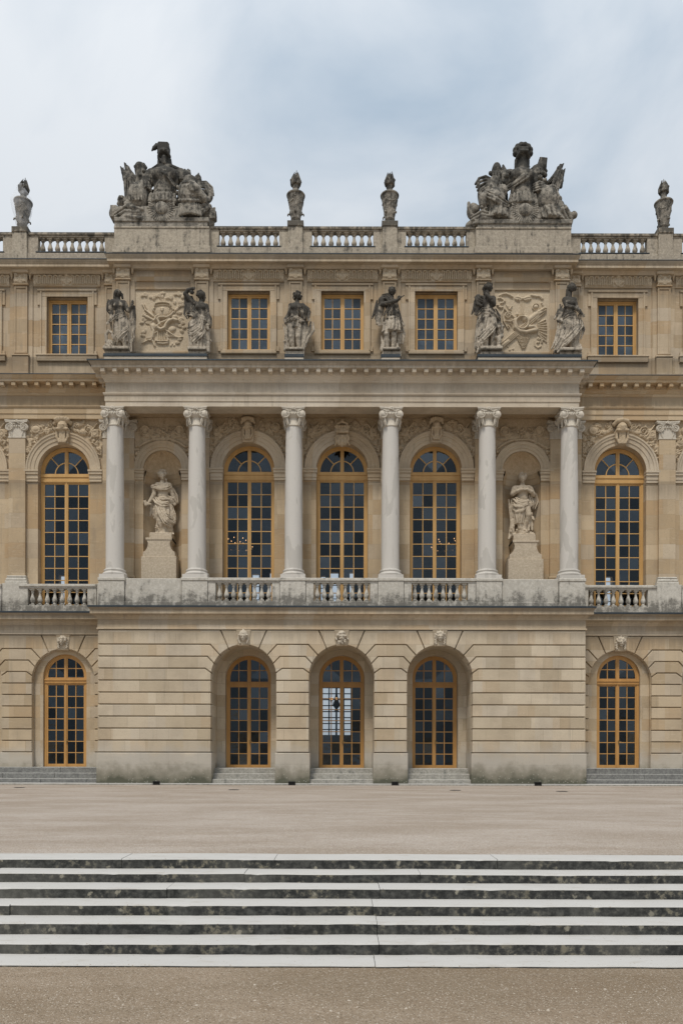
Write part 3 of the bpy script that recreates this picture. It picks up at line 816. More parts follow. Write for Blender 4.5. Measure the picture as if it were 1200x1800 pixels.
flight = thing('garden_steps', 'wide flight of six pale stone steps with black lichened risers crossing the gravel', 'steps', (0, -23.0, 0))
rj = random.Random(3)
for k in range(7):
    y0 = steps_y(k); yb = y0 + 0.381 if k else -22.48
    z0 = steps_z(k)
    mb = MB(); x = -30.0 - rj.random() * 2
    joints = []
    while x < 30: joints.append(x); x += rj.uniform(5.0, 8.5)
    forced = {0: (-0.79, 1.85, -2.6), 1: (-1.1, 0.9), 2: (-1.9, 0.42), 3: (0.33,), 4: (0.36,), 5: (0.36,), 6: (0.31,)}[k]
    joints = sorted([j for j in joints if all(abs(j - f) > 2.5 for f in forced)] + list(forced))
    for a, b in zip(joints[:-1], joints[1:]):
        xa, xb = a + 0.0025, b - 0.0025
        dz = rj.uniform(-0.004, 0.004); dy = rj.uniform(-0.006, 0.006)
        zt = z0 + dz; n0 = y0 + dy; rd = 0.012
        nx = max(8, int((xb - xa) / 0.07)); chips = [(rj.uniform(xa, xb), rj.uniform(0.03, 0.10), rj.uniform(0.008, 0.022)) for _ in range(int((xb - xa) * 0.9))]
        wav = [(rj.uniform(1.5, 14), rj.uniform(0, 6.28), rj.uniform(0.0008, 0.003)) for _ in range(6)]; sag = rj.uniform(-0.006, 0.004)
        prof = [(yb + (0.03 if k else 0.0), zt - 0.25), (yb + (0.03 if k else 0.0), zt), (n0 + rd * 2, zt), (n0 + rd, zt - 0.002), (n0 + 0.002, zt - rd), (n0 + 0.004, zt - 0.125)]
        if k == 6: prof[-1] = (n0 + 0.004, zt - 0.2)
        base = len(mb.v)
        for i in range(nx + 1):
            xx = xa + (xb - xa) * i / nx
            for q, (yy, z) in enumerate(prof):
                e_ = sum(a_ * sin(f_ * xx + p_) for f_, p_, a_ in wav); cq = max([d_ * max(0, 1 - ((xx - c_) / w_) ** 2) for c_, w_, d_ in chips] + [0])
                w = (e_ + cq) if q in (2, 3, 4) else (e_ if q == 5 else 0.0)
                sg_ = sag * sin(pi * (xx - xa) / (xb - xa)) if q >= 1 else 0.0
                mb.v.append((xx, yy + 23.0 + w * (1.0 if q != 2 else 1.3), z + sg_ - (cq * 0.5 if q in (3, 4) else 0.0)))
        m = len(prof)
        for i in range(nx):
            for q in range(m - 1):
                mb.cur = 1 if q >= 4 else 0
                mb.f.append((base + i * m + q, base + i * m + q + 1, base + (i + 1) * m + q + 1, base + (i + 1) * m + q)); mb.mi.append(mb.cur)
        mb.cur = 1
        mb.f.append(tuple(base + q for q in range(m))); mb.mi.append(1)
        mb.f.append(tuple(base + nx * m + q for q in range(m - 1, -1, -1))); mb.mi.append(1)
    mb.build('step', [M['tread'], M['riser']], flight)

# kerb along the foot of the palace and its little black drain outlets
kb = MB()
x = -30.0
while x < 30:
    L = rnd.uniform(1.6, 2.6); kb.block([(x + 0.004, -0.2), (x + L - 0.004, -0.2), (x + L - 0.004, 0.062), (x + 0.004, 0.062)], -0.34, 0.30, 0.012); x += L
for i, f in enumerate(kb.f):
    if min(kb.v[q][2] for q in f) > 0.04: kb.mi[i] = 1
kerb = kb.build('kerb', [M['step_grey'], M['tread']]); struct(kerb)
for px, lb in ((275, 'small black drain outlet in the kerb left of the left archway'), (513, 'small black drain outlet in the kerb between the left and middle archways'),
               (694, 'small black drain outlet in the kerb between the middle and right archways'), (945, 'small black drain outlet in the kerb right of the right archway')):
    d = MB(); xx = wx(px, -0.36)
    d.box(xx - 0.10, xx + 0.10, -0.37, -0.3, 0.0, 0.12); d.box(xx - 0.135, xx + 0.135, -0.40, -0.25, 0.12, 0.15)
    d.box(xx - 0.135, xx - 0.10, -0.39, -0.3, 0.0, 0.12); d.box(xx + 0.10, xx + 0.135, -0.39, -0.3, 0.0, 0.12)
    tag(d.build('drain_outlet', M['drain']), lb, 'drain', 'drain outlets along the palace kerb')
for px, py, lb in ((35, 1386, 'flat round drain cover in the gravel at the far left'), (411, 1389, 'flat round drain cover in the gravel before the left archway'),
                   (800, 1389, 'flat round drain cover in the gravel before the right archway'), (987, 1390.5, 'flat round drain cover in the gravel before the right solid wall')):
    Yd = (CAM_Z * FPX) / (py - 1325.0) + CAM_Y
    d = MB(); d.lathe([(0.20, -0.05), (0.20, 0.006), (0.17, 0.014), (0.16, 0.010), (0.05, 0.012), (0.045, 0.018), (0.01, 0.018)], wx(px, Yd), Yd, 20)
    for a in range(6): d.box(wx(px, Yd) - 0.13 + a * 0.05, wx(px, Yd) - 0.115 + a * 0.05, Yd - 0.11, Yd + 0.11, 0.008, 0.016)
    tag(d.build('drain_cover', M['iron']), lb, 'drain cover', 'drain covers along the terrace')

# ------------------------------------------------------------------ the palace
palace = thing('palace', 'long honey coloured limestone palace front with arcaded ground floor and columned balcony portico', 'palace')

ZC = [1.295 + 0.4795 * k for k in range(10)] + [6.205]
RA, SPR = 1.284, 4.307
JA = [81.0, 62.0, 43.0, 24.5, 7.0]
JO = [(0.26, 6.205), (0.93, 6.205), (1.335, ZC[9]), (1.449, ZC[8]), (1.54, ZC[7])]
def arcpts(a0, a1, n=5): return [(RA * cos(radians(a0 + (a1 - a0) * i / n)), SPR + RA * sin(radians(a0 + (a1 - a0) * i / n))) for i in range(n + 1)]
def half_blocks(xm):
    """voussoirs and courses right of an arch centre out to xm (relative), as polygons; ok to mirror"""
    o = []
    o.append(('v', arcpts(62, 81) + [JO[0], JO[1]]))
    for i in range(1, 4):
        o.append(('c', arcpts(JA[i + 1], JA[i]) + [JO[i]] + ([] if i > 1 else []), i))
    return o
def rusticate(mb, xa, xb, arches, yf, yb, g=0.023, ch=0.014):
    ar = sorted(arches)
    def put(p):
        if sum(p[i][0] * p[(i + 1) % len(p)][1] - p[(i + 1) % len(p)][0] * p[i][1] for i in range(len(p))) < 0: p = p[::-1]
        mb.block(offset_poly(p, g), yf, yb, ch)
    for cx in ar:
        for sg in (-1, 1):
            put([(cx + sg * x, z) for x, z in arcpts(62, 81) + [JO[0], JO[1]]])
    edges = [None] + ar + [None]
    for a, b in zip(edges[:-1], edges[1:]):
        xl, xr = (xa if a is None else None), (xb if b is None else None)
        L = lambda pts: [(a + x, z) for x, z in pts]          # right half of arch a
        R = lambda pts: [(b - x, z) for x, z in pts]          # left half of arch b
        def span(lo_l, arc_l, hi_l, zlo, zhi, top=False):
            # counter-clockwise: bottom left -> bottom right -> up right -> top -> down left
            p = []
            lp = [(xa, zhi), (xa, zlo)] if a is None else None
            rp = [(xb, zlo), (xb, zhi)] if b is None else None
            if lp is None: lp = [(a + hi_l[0], hi_l[1])] + [(a + x, z) for x, z in arc_l[::-1]] + [(a + lo_l[0], lo_l[1])]
            if rp is None: rp = [(b - lo_l[0], lo_l[1])] + [(b - x, z) for x, z in arc_l] + [(b - hi_l[0], hi_l[1])]
            put(lp + rp)
        span(JO[2], arcpts(43, 62), JO[1], ZC[9], ZC[10])
        span(JO[3], arcpts(24.5, 43), JO[2], ZC[8], ZC[9])
        span(JO[4], arcpts(7, 24.5), JO[3], ZC[7], ZC[8])
        span((RA, ZC[6]), arcpts(0, 7, 3), JO[4], ZC[6], ZC[7])
        for k in range(6):
            x0 = xa if a is None else a + RA; x1 = xb if b is None else b - RA
            put([(x0, ZC[k]), (x1, ZC[k]), (x1, ZC[k + 1]), (x0, ZC[k + 1])])

mb = MB()
arches = [-P, 0.0, P]
wall(mb, -9.69, 9.69, -0.3, 6.62, 0.085, 0.40, [(c, RA + 0.07, -0.3, SPR, True) for c in arches])
wall(mb, -9.688, 9.688, -0.3, 6.615, 0.402, 1.60, [(c, RA + 0.012, -0.3, SPR, True) for c in arches])
rusticate(mb, -9.74, 9.74, arches, 0.0, 0.42)
for s in (-1, 1):                                     # courses returned round the outer corners
    for k in range(10):
        mb.box(min(s * 9.66, s * 9.735), max(s * 9.66, s * 9.735), 0.03, 1.54, ZC[k] + 0.018, ZC[k + 1] - 0.018)
for a, b in ((-9.77, -P - RA + 0.02), (-P + RA - 0.02, -RA + 0.02), (RA - 0.02, P - RA + 0.02), (P + RA - 0.02, 9.77)):
    mb.block([(a, -0.3), (b, -0.3), (b, 1.275), (a, 1.275)], -0.035, 1.45, 0.02)
mb.build('rusticated_wall', M['ashlar_ground'], palace, smooth=25)
mb = MB()
wall(mb, -9.69, 9.69, -0.3, 6.60, 1.603, 2.30, [(c, 0.955, 0.655, 4.43, True) for c in arches])
mb.build('inner_wall', M['ashlar_ground'], palace)
WA = [11.62, 15.50]
for s in (-1, 1):
    mb = MB(); ops = sorted(s * a for a in WA)
    xa, xb = (9.60, 18.5) if s > 0 else (-18.5, -9.60)
    wall(mb, xa, xb, -0.3, 6.62, 1.58, 1.72, [(c, RA, -0.3, SPR, True) for c in ops])
    wall(mb, xa + 0.01, xb - 0.01, -0.3, 6.60, 1.723, 2.30, [(c, 0.91, 0.68, 4.50, True) for c in ops])
    rusticate(mb, xa, xb, ops, 1.5, 1.6)
    e = [xa] + [v for c in ops for v in (c - RA + 0.015, c + RA - 0.015)] + [xb]
    for i in range(0, len(e), 2): mb.block([(e[i], -0.3), (e[i + 1], -0.3), (e[i + 1], 1.275), (e[i], 1.275)], 1.47, 1.7, 0.02)
    mb.build('rusticated_wall', M['ashlar_wing'], palace, smooth=25)

# string course, frieze and cornice over the ground floor, with the lead-covered ledge
GC = [(-0.02, 6.205), (0.035, 6.21), (0.035, 6.265), (0.0, 6.275), (0.0, 6.60), (0.03, 6.62), (0.035, 6.68), (0.08, 6.74), (0.10, 6.785), (0.24, 6.80), (0.24, 6.955), (0.255, 6.965), (0.30, 7.03), (0.30, 7.07)]
mb = MB()
mb.sweep([(-9.74, 1.7), (-9.74, 0.0), (9.74, 0.0), (9.74, 1.7)], GC)
mb.box(-9.7, 9.7, 0.02, 2.29, 6.61, 7.06)
mb.build('ground_floor_cornice', M['trim'], palace)
mb = MB()
mb.box(-10.06, 10.06, -0.325, 1.9, 7.045, 7.11)
for s in (-1, 1): mb.box(min(s * 9.9, s * 18.5), max(s * 9.9, s * 18.5), 1.03, 1.9, 7.043, 7.107)
mb.build('lead_ledge', M['lead'], palace)
WGC = [(o * 1.45 if o > 0.2 else o, z) for o, z in GC]
for s in (-1, 1):
    mb = MB(); a, b = (9.5, 18.5) if s > 0 else (-18.5, -9.5)
    mb.sweep([(a, 1.5), (b, 1.5)], WGC); mb.box(a, b, 1.52, 2.29, 6.61, 7.055)
    mb.build('ground_floor_cornice', M['trim'], palace)

# doorsteps
def steptops(mb):
    for i, f in enumerate(mb.f):
        z = [mb.v[q][2] for q in f]
        if max(z) - min(z) < 1e-4 and z[0] > 0.1: mb.mi[i] = 1  # level faces take a paler stone than the risers
for c in arches:
    mb = MB()
    for i, (z, y) in enumerate(((0.22, 0.10), (0.44, 0.45), (0.655, 0.80))):
        mb.block([(c - RA + 0.003 - 0.001 * i, -0.25), (c + RA - 0.003 + 0.001 * i, -0.25), (c + RA - 0.003 + 0.001 * i, z), (c - RA + 0.003 - 0.001 * i, z)], y, 1.59, 0.02)
    steptops(mb); mb.build('doorstep', [M['step_grey'], M['step_top']], palace)
for s in (-1, 1):
    mb = MB(); a, b = (9.80, 18.5) if s > 0 else (-18.5, -9.80)
    for i, (z, y) in enumerate(((0.22, 0.33), (0.44, 0.66), (0.67, 0.99))):
        x = a
        while x < b - 0.3:
            L = min(rnd.uniform(1.8, 2.8), b - x)
            mb.block([(x + 0.003, -0.25), (x + L - 0.003, -0.25), (x + L - 0.003, z), (x + 0.003, z)], y, 1.465, 0.02); x += L
    for c in WA: mb.box(s * c - RA + 0.02, s * c + RA - 0.02, 1.44, 1.715, 0.0, 0.672)
    steptops(mb); mb.build('doorstep', [M['step_dark'], M['step_top']], palace)

# ------------------------------------------------------------------ windows and glazed doors
def pane(mb, x0, x1, z0, z1, y):
    a, b = rnd.gauss(0, 0.010), rnd.gauss(0, 0.010); dx, dz = (x1 - x0) / 2, (z1 - z0) / 2
    mb.face([(x0, y - a * dx - b * dz, z0), (x1, y + a * dx - b * dz, z0), (x1, y + a * dx + b * dz, z1), (x0, y - a * dx + b * dz, z1)])
def glazed_leaves(fr, gl, cx, y, half, z0, z1, rows, jw=0.10, st=0.055, mt=0.034, mull=0.15, bottom=0.0, cols=2):
    """two casements of small panes: jambs, meeting stiles, glazing bars"""
    yb = y + 0.11
    for s in (-1, 1):
        xj = cx + s * half; xi = cx + s * (half - jw)
        fr.box(min(xj, xi), max(xj, xi), y, yb, z0, z1)
        xs = cx + s * (half - jw - st); fr.box(min(xi, xs), max(xi, xs), y + 0.02, yb - 0.02, z0, z1)
        xm = cx + s * mull / 2; fr.box(min(cx + s * 0.006, xm), max(cx + s * 0.006, xm), y + 0.012, yb - 0.02, z0, z1)
        xl, xr = min(xs, xm), max(xs, xm)
        fr.box(xl, xr, y + 0.021, yb - 0.021, z1 - 0.06, z1)
        fr.box(xl, xr, y + 0.021, yb - 0.021, z0, z0 + max(bottom, 0.08))
        ga, gb = z0 + max(bottom, 0.08), z1 - 0.06
        for i in range(1, rows): 
            z = ga + (gb - ga) * i / rows; fr.box(xl, xr, y + 0.03, yb - 0.03, z - mt / 2, z + mt / 2)
        for j in range(1, cols):
            xx = xl + (xr - xl) * j / cols; fr.box(xx - mt / 2, xx + mt / 2, y + 0.034, yb - 0.034, ga, gb)
        for i in range(rows):
            for j in range(cols):
                pane(gl, xl + (xr - xl) * j / cols, xl + (xr - xl) * (j + 1) / cols, ga + (gb - ga) * i / rows, ga + (gb - ga) * (i + 1) / rows, y + 0.055)
    fr.box(cx - 0.022, cx + 0.022, y - 0.012, y + 0.012, z0, z1)
def pane_tones(o):
    at = o.data.attributes.new('pane_tone', 'FLOAT', 'FACE')
    val = []; k = 0; cur = 0.3
    for p in o.data.polygons:
        if len(p.vertices) == 3:
            if k % 5 == 0: cur = min(1.0, rnd.random() ** 1.6)
            k += 1; val.append(cur)
        else: val.append(min(1.0, rnd.random() ** 1.6))
    at.data.foreach_set('value', val)
    return o
def fan_glass(gl, cx, z, r, y):
    for s in (-1, 1):
        pts = [(cx, y, z)] + [(cx + s * r * cos(radians(90 * i / 10)), y + rnd.gauss(0, 0.0008), z + r * sin(radians(90 * i / 10))) for i in range(11)]
        for i in range(1, 11): gl.face([pts[0], pts[i], pts[i + 1]])
def arched(name, cx, y, half, zb, t0, t1, spring, rows, style, mat, bottom):
    fr = MB(); gl = MB()
    glazed_leaves(fr, gl, cx, y, half, zb, t0, rows, bottom=bottom)
    fr.box(cx - half, cx + half, y - 0.02, y + 0.12, t0, t1); fr.box(cx - half, cx + half, y - 0.05, y - 0.02, t0 + (t1 - t0) * 0.62, t1 - 0.03)
    fr.box(cx - half, cx + half, y - 0.035, y - 0.02, t0 + 0.03, t0 + (t1 - t0) * 0.25)
    if spring > t1:
        for s in (-1, 1): fr.box(min(cx + s * half, cx + s * (half - 0.1)), max(cx + s * half, cx + s * (half - 0.1)), y, y + 0.11, t1, spring)
    ri = half - 0.10
    fr.arc(cx, spring, ri, half + 0.01, 0, 180, y, y + 0.11, 32)
    fr.arc(cx, spring, ri - 0.05, ri, 0, 180, y + 0.02, y + 0.09, 32)
    fr.box(cx - 0.075, cx + 0.075, y + 0.008, y + 0.09, t1, spring + ri); fr.box(cx - 0.022, cx + 0.022, y - 0.01, y + 0.008, t1, spring + ri)
    rg = ri - 0.05
    if style == 'fan':
        fr.arc(cx, t1, 0.43 * half, 0.43 * half + 0.04, 0, 180, y + 0.03, y + 0.08, 24)
        for a in (45, 135):
            d = radians(a); p0 = (cx + 0.44 * half * cos(d), y + 0.056, t1 + 0.44 * half * sin(d)); p1 = (cx + (rg + 0.01) * cos(d), y + 0.056, spring + (rg + 0.01) * sin(d))
            fr.tube([p0, p1], 0.024, 6)
    else:
        zz = t1 + (spring - t1) + 0.36 * half
        fr.box(cx - sqrt(max(rg ** 2 - (zz - spring) ** 2, 0)), cx + sqrt(max(rg ** 2 - (zz - spring) ** 2, 0)), y + 0.03, y + 0.08, zz - 0.018, zz + 0.018)
        for s in (-1, 1):
            xx = cx + s * (0.075 + rg) / 2; fr.box(xx - 0.017, xx + 0.017, y + 0.034, y + 0.076, t1, spring + sqrt(rg ** 2 - (xx - cx) ** 2))
            fr.box(min(cx + s * rg, cx + s * (rg + 0.05)), max(cx + s * rg, cx + s * (rg + 0.05)), y + 0.02, y + 0.09, t1, spring)
        fr.box(cx - rg, cx + rg, y + 0.022, y + 0.088, t1, t1 + 0.045)
    if spring > t1 + 0.02: gl.face([(cx - ri, y + 0.056, t1), (cx + ri, y + 0.056, t1), (cx + ri, y + 0.056, spring), (cx - ri, y + 0.056, spring)])
    fan_glass(gl, cx, spring, ri, y + 0.055)
    o = fr.build(name, M[mat], palace)
    pane_tones(gl.build('pane', M['glass'], o, recalc=False))
    if style != 'fan':
        h = MB(); h.box(cx + 0.03, cx + 0.06, y - 0.03, y + 0.01, zb + 1.0, zb + 1.16); h.tube([(cx + 0.045, y - 0.03, zb + 1.1), (cx + 0.045, y - 0.07, zb + 1.1), (cx + 0.14, y - 0.07, zb + 1.1)], 0.011, 6)
        h.build('handle', M['brass'], o)
    return o
for c in arches: arched('glazed_door', c, 1.98, 0.95, 0.657, 4.12, 4.25, 4.43, 7, 'door', 'wood_door', 0.12)
for s in (-1, 1):
    for c in WA: arched('glazed_door', s * c, 1.84, 0.905, 0.682, 4.18, 4.40, 4.50, 7, 'door', 'wood_door', 0.12)
for c in arches: arched('french_window', c, 1.95, 1.075, 7.12, 12.80, 13.17, 13.17, 10, 'fan', 'wood', 0.42)
for s in (-1, 1):
    for c in WA: arched('french_window', s * c, 1.86, 1.075, 7.12, 12.66, 13.03, 13.06, 10, 'fan', 'wood', 0.42)

def attic_window(cx, y, half, z0, z1):
    fr = MB(); gl = MB()
    fr.box(cx - half, cx + half, y, y + 0.11, z1 - 0.08, z1); fr.box(cx - half, cx + half, y, y + 0.11, z0, z0 + 0.06)
    glazed_leaves(fr, gl, cx, y + 0.002, half, z0 + 0.06, z1 - 0.08, 5, jw=0.07, st=0.06, mull=0.17, bottom=0.05)
    o = fr.build('attic_window', M['wood'], palace); pane_tones(gl.build('pane', M['glass'], o, recalc=False))
    bl = MB(); bl.box(cx - half + 0.02, cx + half - 0.02, y + 0.35, y + 0.36, z0, z1); bl.build('blind', M['blind'], o)
for c in arches: attic_window(c, 1.74, 0.885, 18.13, 20.56)
for s in (-1, 1):
    for c in WA: attic_window(s * c, 2.15, 0.86, 18.10, 20.52)

# ------------------------------------------------------------------ first floor wall
mb = MB()
NI = [-7.5, 7.5]
fo = [(s * c, 1.083, 7.1, 13.08, True) for s in (-1, 1) for c in WA] + [(c, 1.083, 7.1, 13.17, True) for c in arches] + [(c, 0.80, 8.35, 13.12, True) for c in NI]
wall(mb, -18.5, 18.5, 7.0, 15.5, 1.55, 2.34, sorted(fo))
mb.build('first_floor_wall', M['ashlar'], palace)
AP = [(1.083, 0.0), (1.083, 0.035), (1.22, 0.045), (1.23, 0.07), (1.375, 0.08), (1.39, 0.11), (1.47, 0.12), (1.50, 0.15), (1.56, 0.155), (1.575, 0.0)]
for c, z in [(c, 13.17) for c in arches] + [(s * c, 13.08) for s in (-1, 1) for c in WA]:
    mb = MB(); mb.arcprof(c, z, AP, 1.552, n=48); mb.build('archivolt', M['trim'], palace, smooth=30)
NP = [(0.80, -0.02), (0.80, 0.04), (0.90, 0.05), (0.915, 0.08), (1.03, 0.09), (1.05, 0.115), (1.13, 0.12), (1.17, 0.14), (1.19, 0.0)]
for c in NI:
    mb = MB(); mb.arcprof(c, 13.12, NP, 1.552, n=40); mb.build('archivolt', M['trim'], palace, smooth=30)
    # niche: half cylinder with a ribbed half dome behind
    mb = MB(); n = 24; r = 0.803
    prev = None
    zs = [8.3, 12.62, 12.66, 12.72, 12.86, 12.92, 13.02, 13.08, 13.12]; ro = [0, 0, 0.03, 0.04, 0.06, 0.10, 0.12, 0.14, 0.0]
    rings = []
    for z, o in zip(zs, ro): rings.append([(c + (r - o) * cos(pi - pi * i / n), 1.56 + (r - o) * 0.80 * sin(pi - pi * i / n), z) for i in range(n + 1)])
    for a, b in zip(rings[:-1], rings[1:]):
        for i in range(n): mb.face([a[i], a[i + 1], b[i + 1], b[i]])
    mb.cur = 1
    dome = []
    for j in range(11):
        ph = pi / 2 * j / 10
        row = []
        for i in range(n + 1):
            a = pi - pi * i / n
            rib = 0.015 if (i % 4 in (0,)) and 2 < j < 10 else 0.0
            row.append((c + (r - rib) * cos(a) * cos(ph), 1.56 + (r - rib) * 0.80 * sin(a) * cos(ph), 13.12 + (r - rib) * sin(ph)))
        dome.append(row)
    for a, b in zip(dome[:-1], dome[1:]):
        for i in range(n): mb.face([a[i], a[i + 1], b[i + 1], b[i]])
    mb.cur = 0
    mb.face([(c - r, 1.555, 8.35), (c + r, 1.555, 8.35), (c + r, 2.33, 8.35), (c - r, 2.33, 8.35)])
    mb.build('niche', [M['ashlar'], M['dome']], palace, smooth=35)

def impost(x0, x1, z0, z1, y=1.55):
    h = z1 - z0; mb = MB()
    mb.box(x0, x1, y - 0.05, y + 0.1, z0, z0 + 0.25 * h)
    mb.box(x0 - 0.01, x1 + 0.01, y - 0.075, y + 0.1, z0 + 0.25 * h, z0 + 0.62 * h)
    mb.box(x0 - 0.03, x1 + 0.03, y - 0.12, y + 0.1, z0 + 0.62 * h, z0 + 0.85 * h)
    mb.box(x0 - 0.045, x1 + 0.045, y - 0.15, y + 0.1, z0 + 0.85 * h, z1)
    mb.build('impost', M['trim'], palace)
for c in arches:
    for s in (-1, 1):
        a, b = sorted((c + s * 1.075, c + s * (HP - 0.37))); impost(a, b, 12.68, 13.165)
for s in (-1, 1):
    for c in WA:
        for q in (-1, 1):
            a, b = sorted((s * c + q * 1.075, s * c + q * (HP - 0.37))); impost(a, b, 12.60, 13.075)
for c in NI:
    for s in (-1, 1):
        xo = (7.5 - s * (1 if c < 0 else -1) * 0)
        a, b = sorted((c + s * 0.79, c + s * 1.27)); impost(a, b, 12.68, 13.118)

# ------------------------------------------------------------------ columns, pilasters, capitals
def capital_mb(flat=False):
    """Ionic capital, local origin at neck centre, 0.72 high; volutes, egg band, abacus flower and hanging husks"""
    m = MB(); W = 0.48
    sides = [(0, -1)] if flat else [(0, -1), (0, 1), (-1, 0), (1, 0)]
    if not flat:
        m.lathe([(0.325, -0.02), (0.345, 0.0), (0.345, 0.03), (0.325, 0.05), (0.325, 0.30), (0.37, 0.34), (0.43, 0.42), (0.40, 0.52), (0.40, 0.62)], 0, 0, 24)
    else:
        m.box(-0.345, 0.345, -0.13, 0.12, 0.0, 0.60); m.box(-0.365, 0.365, -0.15, 0.10, -0.02, 0.03)
    pts = []
    D = 0.44 if not flat else 0.20
    if not flat:
        for q in range(4):
            for t in (-1, -0.5, 0, 0.5, 1):
                a = q * pi / 2; x, y = t * 0.47, -0.47 + 0.075 * (1 - t * t)
                pts.append((x * cos(a) - y * sin(a), x * sin(a) + y * cos(a)))
    else: pts = [(-0.48, 0.1), (-0.48, -0.24), (-0.24, -0.19), (0, -0.175), (0.24, -0.19), (0.48, -0.24), (0.48, 0.1)]
    n = len(pts)
    for z0, z1, sc in ((0.61, 0.655, 0.95), (0.657, 0.715, 1.0)):
        vs = [(x * sc, y * sc, z0) for x, y in pts] + [(x * sc, y * sc, z1) for x, y in pts]
        m.add(vs, [tuple(range(n - 1, -1, -1)), tuple(range(n, 2 * n))] + [(i, (i + 1) % n, n + (i + 1) % n, n + i) for i in range(n)])
    for dx, dy in sides:
        def T(x, y, z):      # local: x along the face, y outward (toward −Y for the front)
            if (dx, dy) == (0, -1): return (x, -y, z)
            if (dx, dy) == (0, 1): return (-x, y, z)
            if (dx, dy) == (1, 0): return (y, x, z)
            return (-y, -x, z)
        for s in (-1, 1):
            cx, cz = s * 0.315, 0.43
            dpt = D - 0.015
            ring = [T(cx + 0.168 * cos(2 * pi * i / 18), dpt - 0.02, cz + 0.168 * sin(2 * pi * i / 18)) for i in range(18)]
            back = [T(cx * 0.96 + 0.15 * cos(2 * pi * i / 18), dpt - 0.16, cz + 0.15 * sin(2 * pi * i / 18)) for i in range(18)]
            b = len(m.v); m.v.extend(ring + back)
            m.f.append(tuple(range(b, b + 18))); m.mi.append(0)
            for i in range(18): m.f.append((b + i, b + (i + 1) % 18, b + 18 + (i + 1) % 18, b + 18 + i)); m.mi.append(0)
            sp = []
            for i in range(40):
                t = i / 39; a = pi / 2 + s * -1 * 2 * pi * 2.3 * t * -1; r = 0.165 * (1 - 0.86 * t)
                sp.append(T(cx + r * cos(a), dpt - 0.01, cz + r * sin(a)))
            m.tube(sp, 0.028, 5, 0.014)
            m.ball(T(cx, dpt, cz), 0.032, 6, 4)
            for i in range(6):    # husk garland below the volute
                z = 0.27 - i * 0.05; m.ball(T(cx - s * (0.06 + 0.012 * i), dpt - 0.06, z), (0.052 - 0.005 * i, 0.045, 0.04), 6, 4)
                m.ball(T(cx - s * (0.01 + 0.012 * i), dpt - 0.07, z - 0.02), (0.035 - 0.003 * i, 0.035, 0.03), 5, 4)
        for i in range(5): m.ball(T(-0.2 + 0.1 * i, (0.41 if not flat else 0.15), 0.46), (0.040, 0.04, 0.055), 6, 4)
        m.tube([T(-0.30, D - 0.03, 0.585), T(0.0, D - 0.06, 0.545), T(0.30, D - 0.03, 0.585)], 0.022, 5)
        for a in range(7):
            t = pi * (a - 0.5) / 6; m.ball(T(0.075 * cos(t), D - 0.02, 0.62 + 0.07 * sin(t)), (0.035, 0.035, 0.045), 5, 4)
        m.ball(T(0, D, 0.62), 0.045, 6, 4)
    return m
COLX = [-9.19, -5.871, -HP, HP, 5.871, 9.19]
cmesh = None
col0 = MB()
def entasis(t): return 0.362 - 0.042 * (max(t - 0.3, 0) / 0.7) ** 1.6
col0.lathe([(entasis(i / 24), 8.68 + i / 24 * (14.43 - 8.68)) for i in range(25)], 0, 0, 40)
cb = MB(); cb.box(-0.50, 0.50, -0.50, 0.50, 8.275, 8.42)
cb.lathe([(0.40, 8.40), (0.475, 8.43), (0.492, 8.48), (0.475, 8.53), (0.43, 8.545), (0.415, 8.57), (0.43, 8.60), (0.44, 8.63), (0.43, 8.66), (0.385, 8.672), (0.38, 8.70), (0.355, 8.71)], 0, 0, 36)
pl = MB(); pl.cbox(-0.535, 0.535, -0.535, 0.56, 7.09, 7.32, 0.015); pl.cbox(-0.515, 0.515, -0.515, 0.56, 7.32, 8.15, 0.01); pl.cbox(-0.545, 0.545, -0.545, 0.56, 8.15, 8.276, 0.02)
colo = col0.build('column', M['column'], palace, smooth=40); colo.location = (COLX[0], 0.5, 0)
cb.build('column_base', M['column'], colo, smooth=35)
pl.build('pedestal', M['pedestal'], colo)
cap = capital_mb().build('capital', M['capital'], colo, smooth=45); cap.location = (0, 0, 14.44)
for x in COLX[1:]: dup(colo, palace, x, 0.5, 0)

# pilasters on the wall behind the columns and on the wings
pb = MB(); pb.cbox(-0.345, 0.345, -0.15, 0.05, 8.62, 14.40, 0.004)
bs = MB()
for z0, z1, w in ((8.28, 8.42, 0.46), (8.42, 8.53, 0.43), (8.53, 8.56, 0.395), (8.56, 8.64, 0.40)): bs.cbox(-w, w, -(w - 0.345) - 0.15, 0.05, z0, z1, 0.03)
pp = MB(); pp.cbox(-0.535, 0.535, -0.39, 0.05, 7.09, 7.30, 0.015); pp.cbox(-0.515, 0.515, -0.37, 0.05, 7.30, 8.281, 0.012)
po = pb.build('pilaster', M['ashlar'], palace); po.location = (-13.53, 1.552, 0)
bs.build('pilaster_base', M['pedestal'], po); pp.build('pedestal', M['pedestal'], po)
pc = capital_mb(True).build('capital', M['capital'], po, smooth=45); pc.location = (0, -0.02, 14.40)
for x in (13.53, -17.44, 17.44, -9.62, 9.62): dup(po, palace, x, 1.552, 0)
inner = pb.build('pilaster', M['ashlar'], palace); inner.location = (-HP, 1.551, 0)
bs.build('pilaster_base', M['ashlar'], inner)
ic = link('capital', pc.data, inner); ic.location = (0, -0.02, 14.40)
ic.data = pc.data
for x in (-5.871, HP, 5.871, -9.0, 9.0): dup(inner, palace, x, 1.551, 0)

